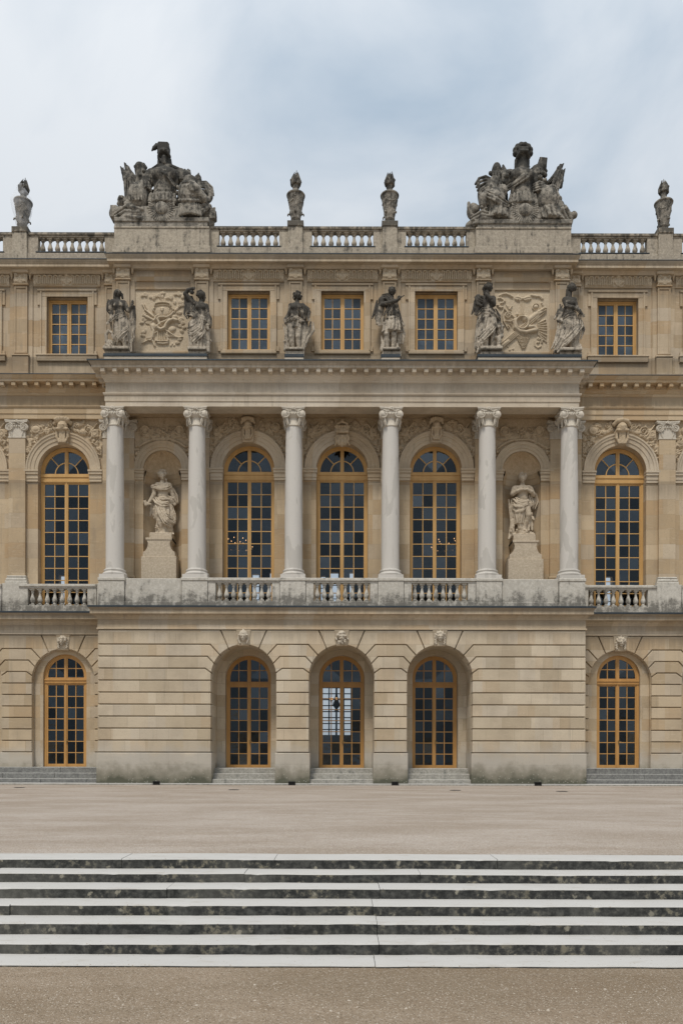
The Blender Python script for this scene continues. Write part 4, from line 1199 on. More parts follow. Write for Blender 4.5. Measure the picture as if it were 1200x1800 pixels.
# ------------------------------------------------------------------ portico entablature
EN = [(-0.02, 15.176), (0.0, 15.176), (0.0, 15.37), (0.03, 15.38), (0.03, 15.60), (0.06, 15.61), (0.085, 15.66), (0.085, 15.695), (0.0, 15.71), (0.0, 16.12), (0.03, 16.14), (0.045, 16.20), (0.10, 16.27), (0.12, 16.33), (0.155, 16.36), (0.155, 16.53), (0.44, 16.54), (0.44, 16.64), (0.465, 16.65), (0.55, 16.76), (0.56, 16.79)]
XE, YE = 9.49, 0.15
mb = MB()
mb.sweep([(-XE, 1.7), (-XE, YE), (XE, YE), (XE, 1.7)], EN)
mb.box(-XE + 0.004, XE - 0.004, YE + 0.004, 0.84, 15.178, 16.7)
for i in range(41):
    x = -9.5 + i * 0.475
    mb.cbox(x - 0.085, x + 0.085, YE - 0.41, YE - 0.15, 16.385, 16.535, 0.012)
for s in (-1, 1):
    for k in range(3):
        y = 0.28 + 0.44 * k; a, b = sorted((s * (XE + 0.15), s * (XE + 0.41))); mb.box(a, b, y - 0.085, y + 0.085, 16.385, 16.535)
mb.build('portico_entablature', M['trim_pale'], palace)
mb = MB(); mb.box(-XE + 0.01, XE - 0.01, 0.83, 1.549, 15.29, 15.75)
for x in COLX: mb.box(x - 0.33, x + 0.33, 0.82, 1.548, 15.19, 15.30)
mb.build('portico_ceiling', M['vault'], palace)
mb = MB(); mb.sweep([(-XE, 1.7), (-XE, YE), (XE, YE), (XE, 1.7)], [(-0.2, 16.83), (0.58, 16.805), (0.58, 16.755), (0.55, 16.755)])
mb.face([(-XE + 0.2, 0.35, 16.82), (XE - 0.2, 0.35, 16.82), (XE - 0.2, 1.7, 16.95), (-XE + 0.2, 1.7, 16.95)])
mb.build('portico_roof', M['lead'], palace)
for s in (-1, 1):
    mb = MB(); a, b = (9.45, 18.5) if s > 0 else (-18.5, -9.45)
    mb.sweep([(a, 1.38), (b, 1.38)], EN); mb.box(a, b, 1.384, 1.9, 15.178, 16.75)
    for i in range(19):
        x = s * (9.72 + i * 0.475); mb.cbox(x - 0.085, x + 0.085, 0.97, 1.23, 16.385, 16.535, 0.012)
    mb.build('wing_entablature', M['ashlar'], palace)
    mb = MB(); mb.box(a, b, 0.812, 1.96, 16.772, 16.803); mb.build('lead_ledge', M['lead'], palace)

# ------------------------------------------------------------------ balustrades
def baluster_mesh(h, r):
    m = MB()
    m.box(-r, r, -r, r, 0, 0.09 * h); m.box(-r * 0.92, r * 0.92, -r * 0.92, r * 0.92, 0.92 * h, h)
    m.lathe([(0.7 * r, 0.09 * h), (0.85 * r, 0.11 * h), (0.62 * r, 0.15 * h), (0.55 * r, 0.18 * h), (0.88 * r, 0.26 * h), (1.0 * r, 0.34 * h), (0.93 * r, 0.42 * h), (0.66 * r, 0.54 * h), (0.46 * r, 0.68 * h), (0.42 * r, 0.78 * h),
             (0.68 * r, 0.80 * h), (0.68 * r, 0.835 * h), (0.5 * r, 0.85 * h), (0.55 * r, 0.88 * h), (0.85 * r, 0.91 * h), (0.85 * r, 0.92 * h)], 0, 0, 12)
    return m
BM = {}
def balustrade(name, x0, x1, y, zb, z0, z1, zt, n, mat, r, hb0=0.0, hb1=0.0, dep=0.34, lead=False):
    """base course zb–z0, balusters z0–z1, rail z1–zt; hb = half-blocks at the ends"""
    m = MB(); d = dep / 2
    m.cbox(x0, x1, y - d - 0.02, y + d + 0.02, zb, z0, 0.012)
    m.cbox(x0, x1, y - d + 0.02, y + d - 0.02, z1, z1 + (zt - z1) * 0.35, 0.01)
    m.cbox(x0, x1, y - d - 0.03, y + d + 0.03, z1 + (zt - z1) * 0.35, zt, 0.02)
    if hb0: m.cbox(x0, x0 + hb0, y - d + 0.03, y + d - 0.03, z0, z1, 0.006)
    if hb1: m.cbox(x1 - hb1, x1, y - d + 0.03, y + d - 0.03, z0, z1, 0.006)
    o = m.build(name, M[mat], palace)
    if lead:
        l = MB(); l.box(x0 + hb0 - 0.08, x1 - hb1 + 0.08, y - d - 0.05, y + d, z0 - 0.006, z0 + 0.028); l.build('lead_strip', M['lead'], o)
    key = (round(z1 - z0, 3), r, mat)
    a, b = x0 + hb0, x1 - hb1; st = (b - a) / n
    for i in range(n):
        if key not in BM:
            c = baluster_mesh(z1 - z0, r).build('baluster', M[mat], o, smooth=40); BM[key] = c
        else: c = BM[key].copy(); COL.objects.link(c); c.parent = o
        c.location = (a + st * (i + 0.5), y, z0)
    return o
PED = 0.53
for c in arches: balustrade('balcony_balustrade', c - HP + PED, c + HP - PED, 0.16, 7.09, 7.34, 8.08, 8.27, 8, 'pedestal', 0.104, 0.30, 0.30)
for s in (-1, 1):
    for c, n in ((11.575, 8), (15.485, 3)):
        balustrade('balcony_balustrade', s * c - HP + (PED if c > 12 else 0.2), s * c + HP - PED, 1.29, 7.09, 7.35, 8.06, 8.24, n, 'pedestal', 0.104, 0.36, 0.36)
    m = MB(); a, b = sorted((s * (9.19 - 0.53), s * (5.871 + 0.53)))
    m.cbox(a, b, 0.06, 0.62, 7.09, 8.255, 0.02)
    m.cbox(a, b, 0.02, 0.3, 7.091, 7.32, 0.015)
    m.build('solid_parapet', M['pedestal'], palace)
    m = MB(); a, b = sorted((s * 8.95, s * 9.66)); m.box(a, b, 1.02, 1.549, 7.09, 8.23); m.build('solid_parapet', M['pedestal'], palace)

# ------------------------------------------------------------------ attic storey
mb = MB(); wall(mb, -9.50, 9.50, 16.7, 21.6, 1.55, 2.30, [(c, 0.89, 18.11, 20.58, False) for c in arches])
mb.build('attic_wall', M['attic'], palace)
for s in (-1, 1):
    mb = MB(); a, b = (9.3, 18.5) if s > 0 else (-18.5, -9.3)
    wall(mb, a, b, 16.7, 21.6, 1.95, 2.60, sorted((s * c, 0.865, 18.09, 20.54, False) for c in WA))
    mb.build('attic_wall', M['attic'], palace)
def surround(cx, y, half, z0, z1, sill):
    m = MB(); o = half + 0.27; e = o + 0.12
    zt = z1 + 0.30
    for s in (-1, 1):
        a, b = sorted((cx + s * half, cx + s * o)); m.cbox(a, b, y - 0.06, y + 0.05, z0 - 0.02, z1, 0.012)
        a, b = sorted((cx + s * (o - 0.002), cx + s * e)); m.cbox(a, b, y - 0.058, y + 0.05, z1 - 0.35, zt, 0.012)
        m.cbox(a, b, y - 0.058, y + 0.05, z0 - 0.05, z0 + 0.16, 0.012)
        a, b = sorted((cx + s * (o - 0.07), cx + s * (o + 0.005))); m.cbox(a, b, y - 0.095, y, z0 - 0.02, z1 + 0.22, 0.012)
    m.cbox(cx - o + 0.003, cx + o - 0.003, y - 0.062, y + 0.05, z1, zt, 0.012)
    m.cbox(cx - e, cx + e, y - 0.10, y, zt - 0.075, zt + 0.004, 0.014)
    if sill: 
        m.cbox(cx - e - 0.02, cx + e + 0.02, y - 0.10, y + 0.1, z0 - 0.28, z0 - 0.05, 0.015)
        m.cbox(cx - e - 0.05, cx + e + 0.05, y - 0.13, y + 0.1, z0 - 0.05, z0 + 0.012, 0.012)
    else: m.cbox(cx - o, cx + o, y - 0.085, y + 0.1, z0 - 0.16, z0 + 0.004, 0.015)
    m.build('window_surround', M['attic'], palace)
for c in arches: surround(c, 1.55, 0.89, 18.11, 20.58, False)
for s in (-1, 1):
    for c in WA: surround(s * c, 1.95, 0.865, 18.09, 20.54, True)

def attic_pilaster():
    m = MB(); w = 0.278
    m.cbox(-0.475, 0.475, -0.05, 0.02, 16.8, 21.02, 0.004)
    m.cbox(-w, w, -0.10, 0.02, 18.05, 21.00, 0.004)
    for s in (-1, 1):
        a, b = sorted((s * w, s * (w - 0.075))); m.cbox(a, b, -0.13, -0.08, 18.12, 20.95, 0.012)
    m.cbox(-w + 0.074, w - 0.074, -0.128, -0.08, 20.86, 20.95, 0.012); m.cbox(-w + 0.074, w - 0.074, -0.128, -0.08, 18.12, 18.22, 0.012)
    m.cbox(-0.34, 0.34, -0.17, 0.02, 16.8, 17.98, 0.02); m.cbox(-0.36, 0.36, -0.20, 0.02, 17.98, 18.06, 0.03)
    m.cbox(-w - 0.01, w + 0.01, -0.14, 0.02, 21.0, 21.46, 0.01)
    m.cbox(-w - 0.05, w + 0.05, -0.17, 0.02, 20.985, 21.03, 0.012)
    return m
ap = attic_pilaster().build('attic_pilaster', M['attic'], palace); ap.location = (-HP, 1.55, 0)
rgc = random.Random(5)
def capleaf(X, Z):
    H = np.zeros_like(X)
    for s in (-1, 1):
        for i in range(3): H = np.maximum(H, r_leaf(X, Z, s * 0.03, 21.05 + 0.04 * i, 90 - s * (25 + 28 * i), 0.30, 0.07, 0.07))
        H = np.maximum(H, r_scroll(X, Z, s * 0.19, 21.38, 0.07, 1.4, 0.022, 0.075, -s))
        H = np.maximum(H, r_leaf(X, Z, s * 0.25, 21.06, 90 + s * 8, 0.28, 0.06, 0.06))
    return np.maximum(H, r_leaf(X, Z, 0, 21.04, 90, 0.36, 0.09, 0.08))
relief('carved_capital', -0.285, 0.285, 21.035, 21.46, -0.144, capleaf, M['frieze'], ap, 0.018)
m = MB()
for s in (-1, 1):
    for i in range(4): m.ball((s * 0.385, -0.11, 21.44 - 0.055 * i), (0.075 - 0.013 * i, 0.06, 0.045), 7, 5)
    m.ball((s * 0.385, -0.10, 21.53), (0.05, 0.05, 0.05), 6, 4)
m.build('leaf_drop', M['carved'], ap, smooth=True)
for x in (HP, -5.86, 5.86, -9.14, 9.14): dup(ap, palace, x, 1.55, 0)
for x in (-13.55, 13.55, -17.45, 17.45, -9.72, 9.72): dup(ap, palace, x, 1.95, 0)

def flutes(x0, x1):
    cx = (x0 + x1) / 2
    def hf(X, Z):
        pz = 21.235; H = np.zeros_like(X) + 0.0
        n = int(round((x1 - x0 - 0.3) / 0.235)); st = (x1 - x0 - 0.3) / n
        t = (X - x0 - 0.15) / st; f = np.abs(t - np.floor(t) - 0.5) * st
        ztop = 21.40
        dz = np.maximum(Z - (ztop - 0.065), 0)
        d = np.hypot(f, dz)
        band = (X > x0 + 0.15) & (X < x1 - 0.15) & (Z > 21.05) & (Z < 21.43)
        H = np.where(band, 0.10 * np.exp(-((d - 0.080) / 0.026) ** 4) + 0.07 * np.exp(-((d) / 0.026) ** 4), 0)
        H = np.maximum(H, np.where((Z > 21.425) & (Z < 21.455), 0.035, 0))
        clear = np.abs(X - cx) < 0.20
        H = np.where(clear, 0, H)
        for s in (-1, 1):
            for i in range(3): H = np.maximum(H, r_leaf(X, Z, cx + s * 0.02, 21.04 + 0.06 * i, 90 - s * (22 + 22 * i), 0.31, 0.075, 0.075))
            xe = x0 + 0.07 if s < 0 else x1 - 0.07
            for q in (-1, 1): H = np.maximum(H, r_leaf(X, Z, xe, 21.05, 90 + q * 22, 0.36, 0.07, 0.06))
        H = np.maximum(H, r_leaf(X, Z, cx, 21.03, 90, 0.40, 0.09, 0.085))
        return np.maximum(H, r_ell(X, Z, cx, 21.43, 0.11, 0.04, 0.11))
    return hf
segs = [(-P - HP + 0.48, -HP - 0.48, 1.55), (-HP + 0.48, HP - 0.48, 1.55), (HP + 0.48, P + HP - 0.48, 1.55)]
for s in (-1, 1): segs += [tuple(sorted((s * 10.22, s * 13.05))) + (1.95,), tuple(sorted((s * 14.05, s * 16.95))) + (1.95,)]
for a, b, y in segs:
    m = MB(); m.cbox(a, b, y - 0.05, y + 0.02, 20.975, 21.03, 0.015); m.cbox(a, b, y - 0.03, y + 0.02, 21.03, 21.46, 0.006)
    o = m.build('carved_frieze', M['attic'], palace)
    relief('frieze_carving', a + 0.01, b - 0.01, 21.035, 21.455, y - 0.034, flutes(a, b), M['frieze'], o, 0.0125)
for s in (-1, 1):
    m = MB(); a, b = sorted((s * 6.38, s * 8.62)); m.cbox(a, b, 1.50, 1.57, 20.985, 21.03, 0.015); m.build('string_course', M['attic'], palace)

AC = [(-0.02, 21.455), (0.02, 21.46), (0.03, 21.50), (0.075, 21.55), (0.09, 21.58), (0.30, 21.595), (0.30, 21.70), (0.315, 21.71), (0.36, 21.80), (0.375, 21.86)]
m = MB()
m.sweep([(-9.42, 2.2), (-9.42, 1.42), (9.42, 1.42), (9.42, 2.2)], AC); m.box(-9.40, 9.40, 1.45, 2.6, 21.46, 21.855)
for x in (-9.14, -5.86, -HP, HP, 5.86, 9.14): m.cbox(x - 0.36, x + 0.36, 1.27, 1.5, 21.46, 21.595, 0.03)
m.build('attic_cornice', M['trim'], palace)
for s in (-1, 1):
    m = MB(); a, b = (9.2, 18.5) if s > 0 else (-18.5, -9.2)
    m.sweep([(a, 1.82), (b, 1.82)], AC); m.box(a, b, 1.85, 2.6, 21.46, 21.853)
    for x in (s * 13.55, s * 17.45, s * 9.72): m.cbox(x - 0.36, x + 0.36, 1.67, 1.9, 21.46, 21.595, 0.03)
    m.build('attic_cornice', M['trim'], palace)
m = MB(); m.sweep([(-9.42, 2.2), (-9.42, 1.42), (9.42, 1.42), (9.42, 2.2)], [(-0.5, 21.89), (0.385, 21.89), (0.385, 21.852), (0.36, 21.852)])
for s in (-1, 1):
    a, b = (9.5, 18.5) if s > 0 else (-18.5, -9.5); m.box(a, b, 1.433, 2.6, 21.857, 21.886)
m.build('lead_ledge', M['lead'], palace)
m = MB(); m.box(-18.4, 18.4, 2.2, 13.9, 21.70, 21.88); m.build('roof', M['lead'], palace)

# roof parapet
YB, YBW = 1.50, 1.92
def parapet_base(a, b, y, z1=22.28):
    m = MB(); m.cbox(a, b, y - 0.22, y + 0.22, 21.87, z1 - 0.004, 0.012); m.build('parapet_base', M['roofstone'], palace)
parapet_base(-9.45, 9.45, YB)
for s in (-1, 1): parapet_base(*sorted((s * 9.46, s * 18.5)), YBW)
def urn_pedestal(x, y, wide=0.30, top=23.37):
    m = MB(); m.cbox(x - wide - 0.02, x + wide + 0.02, y - 0.27, y + 0.25, 21.88, 22.45, 0.015); m.cbox(x - wide, x + wide, y - 0.25, y + 0.25, 22.45, top - 0.24, 0.008)
    m.cbox(x - wide - 0.035, x + wide + 0.035, y - 0.285, y + 0.285, top - 0.24, top, 0.03); m.build('parapet_pedestal', M['roofstone'], palace)
RZ = (22.20, 22.31, 22.99, 23.17)
for x in (-HP, HP): urn_pedestal(x, YB)
for x in (-13.55, 13.55): urn_pedestal(x, YBW)
for s in (-1, 1): urn_pedestal(s * 17.45, YBW)
balustrade('roof_balustrade', -HP + 0.30, HP - 0.30, YB, *RZ, 8, 'roofstone', 0.112, 0.38, 0.38, lead=True)
for s in (-1, 1):
    a, b = sorted((s * (HP + 0.30), s * 5.52)); balustrade('roof_balustrade', a, b, YB, *RZ, 8, 'roofstone', 0.112, 0.38, 0.38, lead=True)
    a, b = sorted((s * 9.46, s * 13.25)); h = (0.55, 0.44)
    balustrade('roof_balustrade', a, b, YBW, *RZ, 9, 'roofstone', 0.112, h[0] if s > 0 else h[1], h[1] if s > 0 else h[0], lead=True)
    a, b = sorted((s * 13.85, s * 17.15)); balustrade('roof_balustrade', a, b, YBW, *RZ, 4, 'roofstone', 0.112, 0.44, 0.44, lead=True)
    m = MB(); x = s * 7.46
    m.cbox(x - 2.03, x + 2.03, 1.02, 2.2, 21.89, 22.17, 0.02); m.cbox(x - 1.96, x + 1.96, 1.09, 2.2, 22.17, 22.92, 0.008); m.cbox(x - 1.965, x + 1.965, 1.06, 2.2, 22.92, 23.0, 0.015)
    m.build('trophy_base', M['roofstone'], palace)

# long low plinths on the portico roof under the statues
for s in (-1, 1):
    m = MB(); a, b = sorted((s * 5.50, s * 9.68)); m.cbox(a, b, 0.58, 1.50, 16.9, 17.40, 0.01)
    o = m.build('statue_plinth', M['trim_pale'], palace); l = MB(); l.box(a - 0.02, b + 0.02, 0.55, 1.50, 17.40, 17.50); l.build('lead_cap', M['lead'], o)
    m = MB(); m.cbox(s * HP - 0.385, s * HP + 0.385, 0.58, 1.45, 16.9, 17.38, 0.01)
    o = m.build('statue_plinth', M['trim_pale'], palace); l = MB(); l.box(s * HP - 0.395, s * HP + 0.395, 0.56, 1.46, 17.38, 17.50); l.build('lead_cap', M['lead'], o)

# ------------------------------------------------------------------ carved panels of instruments
PZ0, PZ1 = 18.05, 20.62
def panel_frame(cx):
    m = MB(); a, b = cx - 1.15, cx + 1.15
    m.cbox(a - 0.09, a, 1.49, 1.57, PZ0 - 0.1, PZ1 + 0.09, 0.02); m.cbox(b, b + 0.09, 1.49, 1.57, PZ0 - 0.1, PZ1 + 0.09, 0.02)
    m.cbox(a + 0.002, b - 0.002, 1.488, 1.57, PZ1, PZ1 + 0.088, 0.02); m.cbox(a + 0.002, b - 0.002, 1.47, 1.57, PZ0 - 0.25, PZ0, 0.02)
    return m.build('relief_panel', M['attic'], palace)
sA = lambda cx: (lambda u, v: (cx + (u - 595) / 1054 * 2.3, PZ1 - (v - 60) / 1190 * (PZ1 - PZ0)))
def panel_left(X, Z):
    T = sA(-7.5); H = np.zeros_like(X); k = 2.3 / 1054; g = random.Random(11)
    mx = lambda h: np.maximum(H, h)
    def leaf(u, v, a, L, W, h=0.06):
        nonlocal H; H = np.maximum(H, r_leaf(X, Z, *T(u, v), a, L * k, W * k, h))
    def bar(u0, v0, u1, v1, w, h):
        nonlocal H; H = np.maximum(H, r_bar(X, Z, *T(u0, v0), *T(u1, v1), w * k, h))
    def ell(u, v, a, b, h, an=0):
        nonlocal H; H = np.maximum(H, r_ell(X, Z, *T(u, v), a * k, b * k, h, an))
    def line(p, w, h):
        nonlocal H; H = np.maximum(H, r_line(X, Z, [T(*q) for q in p], w * k, h))
    for u, v, a in ((235, 160, 20), (395, 205, -10), (505, 175, 10), (720, 210, 5), (870, 140, 8), (960, 170, -40), (590, 155, 90)):
        for d in (-35, 0, 35, 180): leaf(u, v, a + d, 70, 26, 0.09)
    for i in range(5): bar(560 + 20 * i, 320, 562 + 20 * i, 200, 7, 0.05)                      # ribbons / panpipes
    ell(595, 470, 175, 110, 0.13)                                                               # urn with lion mask
    for i in range(9): bar(470 + 32 * i, 400, 490 + 26 * i, 560, 9, 0.14)
    ell(590, 450, 55, 60, 0.20); ell(590, 480, 20, 30, 0.23); ell(568, 435, 12, 10, 0.22); ell(612, 435, 12, 10, 0.22)
    line([(445, 385), (450, 345), (520, 322), (600, 316), (680, 322), (742, 345), (748, 385)], 17, 0.19)
    line([(470, 380), (530, 365), (600, 360), (680, 365), (725, 380)], 14, 0.15)
    line([(420, 480), (405, 440), (440, 420)], 16, 0.15); line([(770, 480), (800, 440), (760, 420)], 16, 0.15)
    line([(540, 740), (520, 690), (500, 640), (530, 600), (600, 598), (690, 600), (760, 560), (800, 510)], 30, 0.20)   # lute and horn
    line([(440, 660), (470, 590), (520, 560)], 30, 0.18)
    line([(500, 770), (510, 810), (570, 835), (640, 800), (660, 740), (720, 670), (800, 640), (870, 660)], 38, 0.21)
    line([(570, 700), (640, 670), (730, 620)], 26, 0.15)
    ell(820, 590, 60, 50, 0.18); line([(540, 745), (500, 760), (490, 790)], 24, 0.22)
    bar(205, 340, 260, 450, 10, 0.10); bar(260, 450, 420, 580, 22, 0.12); bar(250, 340, 290, 430, 8, 0.09)
    bar(250, 560, 440, 660, 28, 0.13); ell(290, 590, 55, 32, 0.13, -30)
    for u, v, a in ((150, 700, 10), (220, 670, 30), (260, 690, -10), (330, 690, 15), (400, 700, 25), (200, 640, 40), (205, 560, 35), (180, 890, 15), (250, 880, 60), (170, 930, -10)): leaf(u, v, a, 95, 30, 0.08)
    for u, v, a in ((840, 460, 50), (880, 400, 40), (930, 370, 20), (900, 330, 60), (850, 500, 10), (930, 350, 80), (880, 520, 20), (960, 330, 40), (830, 340, 100)): leaf(u, v, a, 90, 30, 0.08)
    line([(800, 510), (860, 430), (950, 360)], 10, 0.08)
    for u, v, a in ((820, 710, -20), (880, 750, -10), (930, 720, 20), (900, 690, 30), (920, 820, -40), (960, 800, 20), (870, 1030, 15), (830, 1080, 0), (900, 640, 20)): leaf(u, v, a, 95, 32, 0.09)
    for t in range(5): bar(290 + 22 * t, 780, 300 + 26 * t, 1000, 14, 0.09 - 0.01 * abs(t - 2))                    # drapery
    line([(370, 740), (420, 860), (400, 980)], 30, 0.14); ell(420, 770, 60, 80, 0.14)
    bar(210, 1090, 330, 1030, 16, 0.10); line([(330, 1030), (370, 1040), (400, 990)], 18, 0.12); bar(400, 930, 500, 860, 14, 0.10); bar(400, 1040, 440, 1140, 20, 0.09)
    line([(500, 870), (500, 1040)], 16, 0.10); line([(680, 870), (690, 1040)], 16, 0.10)                           # lyre
    for i in range(4): bar(545 + 32 * i, 850, 545 + 32 * i, 1030, 8, 0.08)
    line([(460, 1050), (530, 1060), (600, 1055), (700, 1060)], 16, 0.13); line([(500, 1090), (600, 1100), (690, 1090)], 22, 0.10)
    ell(480, 1030, 22, 25, 0.12); ell(700, 1030, 22, 25, 0.12)
    bar(640, 830, 800, 940, 18, 0.12); line([(750, 960), (830, 960), (900, 985), (970, 970)], 14, 0.09); ell(770, 820, 80, 60, 0.12, 20)
    for i in range(8): ell(700 + g.uniform(-60, 60), 940 + g.uniform(-50, 40), 18, 16, 0.08)
    for u, v in ((760, 1120), (800, 1150), (740, 1150)): leaf(u, v, 60, 50, 20, 0.05)
    return H * 0.72
def panel_right(X, Z):
    T = sA(7.5); H = np.zeros_like(X); k = 2.3 / 1054; g = random.Random(12)
    def T2(u, v): return T(u + 27, v)
    def leaf(u, v, a, L, W, h=0.06):
        nonlocal H; H = np.maximum(H, r_leaf(X, Z, *T2(u, v), a, L * k, W * k, h))
    def bar(u0, v0, u1, v1, w, h):
        nonlocal H; H = np.maximum(H, r_bar(X, Z, *T2(u0, v0), *T2(u1, v1), w * k, h))
    def ell(u, v, a, b, h, an=0):
        nonlocal H; H = np.maximum(H, r_ell(X, Z, *T2(u, v), a * k, b * k, h, an))
    def line(p, w, h):
        nonlocal H; H = np.maximum(H, r_line(X, Z, [T2(*q) for q in p], w * k, h))
    for p in ([(150, 150), (200, 120), (270, 115), (340, 140), (380, 200)], [(130, 200), (200, 220), (220, 270), (150, 320)], [(100, 340), (150, 385), (210, 370)],
              [(750, 150), (840, 160), (920, 170), (970, 230)], [(960, 300), (990, 360), (1020, 400)]):
        for (a, b), (c, d) in zip(p[:-1], p[1:]):
            for t in (0, 0.33, 0.66): ell(a + (c - a) * t + g.uniform(-8, 8), b + (d - b) * t + g.uniform(-8, 8), 30, 24, 0.10)
    leaf(570, 230, 180 - 14, 160, 55, 0.12); leaf(590, 230, 14, 160, 55, 0.12); ell(570, 220, 40, 30, 0.14)
    for i in range(3): bar(535 + 28 * i, 260, 535 + 28 * i, 520, 10, 0.07)
    line([(220, 400), (190, 500), (210, 650), (270, 760), (300, 800)], 14, 0.11)                       # harp / tambour
    line([(230, 410), (290, 490), (370, 540), (430, 590)], 14, 0.11)
    for i in range(6): line([(240 + 20 * i, 480 + 40 * i), (300 + 22 * i, 440 + 36 * i)], 7, 0.05)
    H = np.maximum(H, r_scroll(X, Z, *T2(300, 540), 75 * k, 1.6, 14 * k, 0.10, 1)); line([(250, 640), (340, 660), (400, 620)], 14, 0.10)
    for i in range(4): bar(290 + 40 * i, 730 - 36 * i, 330 + 40 * i, 780 - 36 * i, 8, 0.10)
    for i in range(4): bar(260 + 18 * i, 330 + 6 * i, 310 + 18 * i, 420 + 6 * i, 7, 0.06)
    bar(330, 420, 370, 355, 10, 0.09)
    for o in (-60, -30, 0, 30): bar(170 + o * 0.3, 1150 + o, 1000 + o * 0.3, 440 + o, 13, 0.12 - 0.0004 * abs(o))   # quiver of flutes
    bar(170, 1140, 300, 1040, 36, 0.13)
    bar(700, 620, 900, 470, 50, 0.14); bar(860, 480, 1000, 400, 14, 0.15); bar(880, 520, 1020, 440, 14, 0.15)
    H = np.maximum(H, r_ring(X, Z, *T2(560, 690), 120 * k, 24 * k, 0.22)); line([(430, 640), (440, 780), (520, 850), (640, 870), (760, 840), (830, 830)], 44, 0.20)
    line([(700, 770), (790, 760), (840, 820)], 40, 0.20); ell(630, 600, 80, 70, 0.19); ell(470, 520, 36, 40, 0.14); line([(440, 570), (420, 680)], 22, 0.18)
    for a in (60, 30, 8, -12, -35, -60, 100): leaf(820, 560, a, 110, 34, 0.09)
    ell(830, 370, 46, 46, 0.12); H = np.maximum(H, r_ring(X, Z, *T2(830, 380), 66 * k, 12 * k, 0.10))
    for i, (u1, v1) in enumerate(((1010, 620), (1020, 680), (1030, 735), (1030, 785), (1030, 840), (1030, 920), (1020, 980), (1030, 1050))): bar(870, 690 + 30 * i, u1, v1, 14, 0.08)
    for r in range(10):                                                                               # grape cluster
        for c in range(12 - r):
            u = 450 + 24 * c + 13 * r; v = 915 + 28 * r; ell(u + g.uniform(-4, 4), v + g.uniform(-4, 4), 14, 14, 0.10)
    for i in range(14): ell(900 + g.uniform(-50, 60), 1000 + g.uniform(-50, 80), 18, 18, 0.08)
    line([(800, 1030), (810, 1120), (870, 1165), (930, 1130)], 12, 0.06)
    for u, v in ((320, 1220), (380, 1200), (280, 1150)): leaf(u, v, 50, 50, 18, 0.05)
    return H * 0.72
for cx, fn in ((-7.5, panel_left), (7.5, panel_right)):
    o = panel_frame(cx); relief('carved_relief', cx - 1.148, cx + 1.148, PZ0 + 0.002, PZ1 - 0.002, 1.546, fn, M['frieze'], o, 0.0155)

# spandrels over the windows: trophies, scrolls, foliage and fruit
def spandrel(cx, zs, r, x0, x1, z1, seed, y, crown=False):
    g = random.Random(seed); items = []
    def hf(X, Z):
        H = np.zeros_like(X)
        for s in (-1, 1):
            # leafy branch that follows the arch, thick at the shoulder
            for i in range(15):
                a = 90 - s * (10 + i * 5.6); rr = r + 0.10 + 0.06 * g.random(); px, pz = cx + rr * cos(radians(a)), zs + rr * sin(radians(a))
                for q in range(2): H = np.maximum(H, r_leaf(X, Z, px, pz, a + g.uniform(-75, 75), g.uniform(0.18, 0.34), g.uniform(0.05, 0.09), g.uniform(0.06, 0.12)))
            for i in range(7):
                a = 90 - s * (14 + i * 9); rr = r + 0.34 + 0.14 * g.random(); px, pz = cx + rr * cos(radians(a)), zs + rr * sin(radians(a))
                H = np.maximum(H, r_leaf(X, Z, px, pz, a + g.uniform(-90, 90), g.uniform(0.2, 0.4), g.uniform(0.06, 0.1), 0.10))
            H = np.maximum(H, r_scroll(X, Z, cx + s * (0.95 + 0.1 * g.random()), zs + r + 0.12, 0.19, 1.7, 0.032, 0.11, s))
            H = np.maximum(H, r_scroll(X, Z, cx + s * 0.55, zs + r + 0.33, 0.13, 1.5, 0.028, 0.10, -s))
            H = np.maximum(H, r_fruit(X, Z, cx + s * 1.28, zs + r - 0.30, 0.20, 16, g)); H = np.maximum(H, r_fruit(X, Z, cx + s * 1.42, zs + r - 0.75, 0.13, 9, g)); H = np.maximum(H, r_fruit(X, Z, cx + s * 1.47, zs + 0.55, 0.10, 8, g))
            if g.random() < 0.7:
                bx = cx + s * 1.18; H = np.maximum(H, r_bar(X, Z, bx - 0.12, zs + r - 0.1, bx + 0.22, zs + r + 0.36, 0.035, 0.12)); H = np.maximum(H, r_bar(X, Z, bx + 0.18, zs + r - 0.1, bx - 0.16, zs + r + 0.33, 0.035, 0.11))
                H = np.maximum(H, np.where((np.abs(X - bx - s * 0.12) < 0.15) & (np.abs(Z - zs - r + 0.02) < 0.17), 0.10, 0)); H = np.maximum(H, r_ring(X, Z, bx + s * 0.12, zs + r - 0.02, 0.09, 0.025, 0.13))
            else: H = np.maximum(H, r_ell(X, Z, cx + s * 1.15, zs + r + 0.16, 0.22, 0.17, 0.14)); H = np.maximum(H, r_ring(X, Z, cx + s * 1.15, zs + r + 0.16, 0.17, 0.03, 0.13))
        if crown:
            for i in range(10): H = np.maximum(H, r_leaf(X, Z, cx, zs + r + 0.1, i * 20, 0.5, 0.08, 0.10))
        return H
    return relief('spandrel_carving', x0, x1, zs + 0.02, z1, y, hf, M['carved'], palace, 0.021, lambda X, Z: np.hypot(X - cx, Z - zs) > r - 0.05)
for i, c in enumerate(arches): spandrel(c, 13.17, 1.55, c - HP + 0.35, c + HP - 0.35, 15.28, 21 + i, 1.545)
for i, c in enumerate([-WA[1], -WA[0], WA[0], WA[1]]): spandrel(c, 13.08, 1.55, c - HP + 0.36, c + HP - 0.36, 15.17, 31 + i, 1.545)
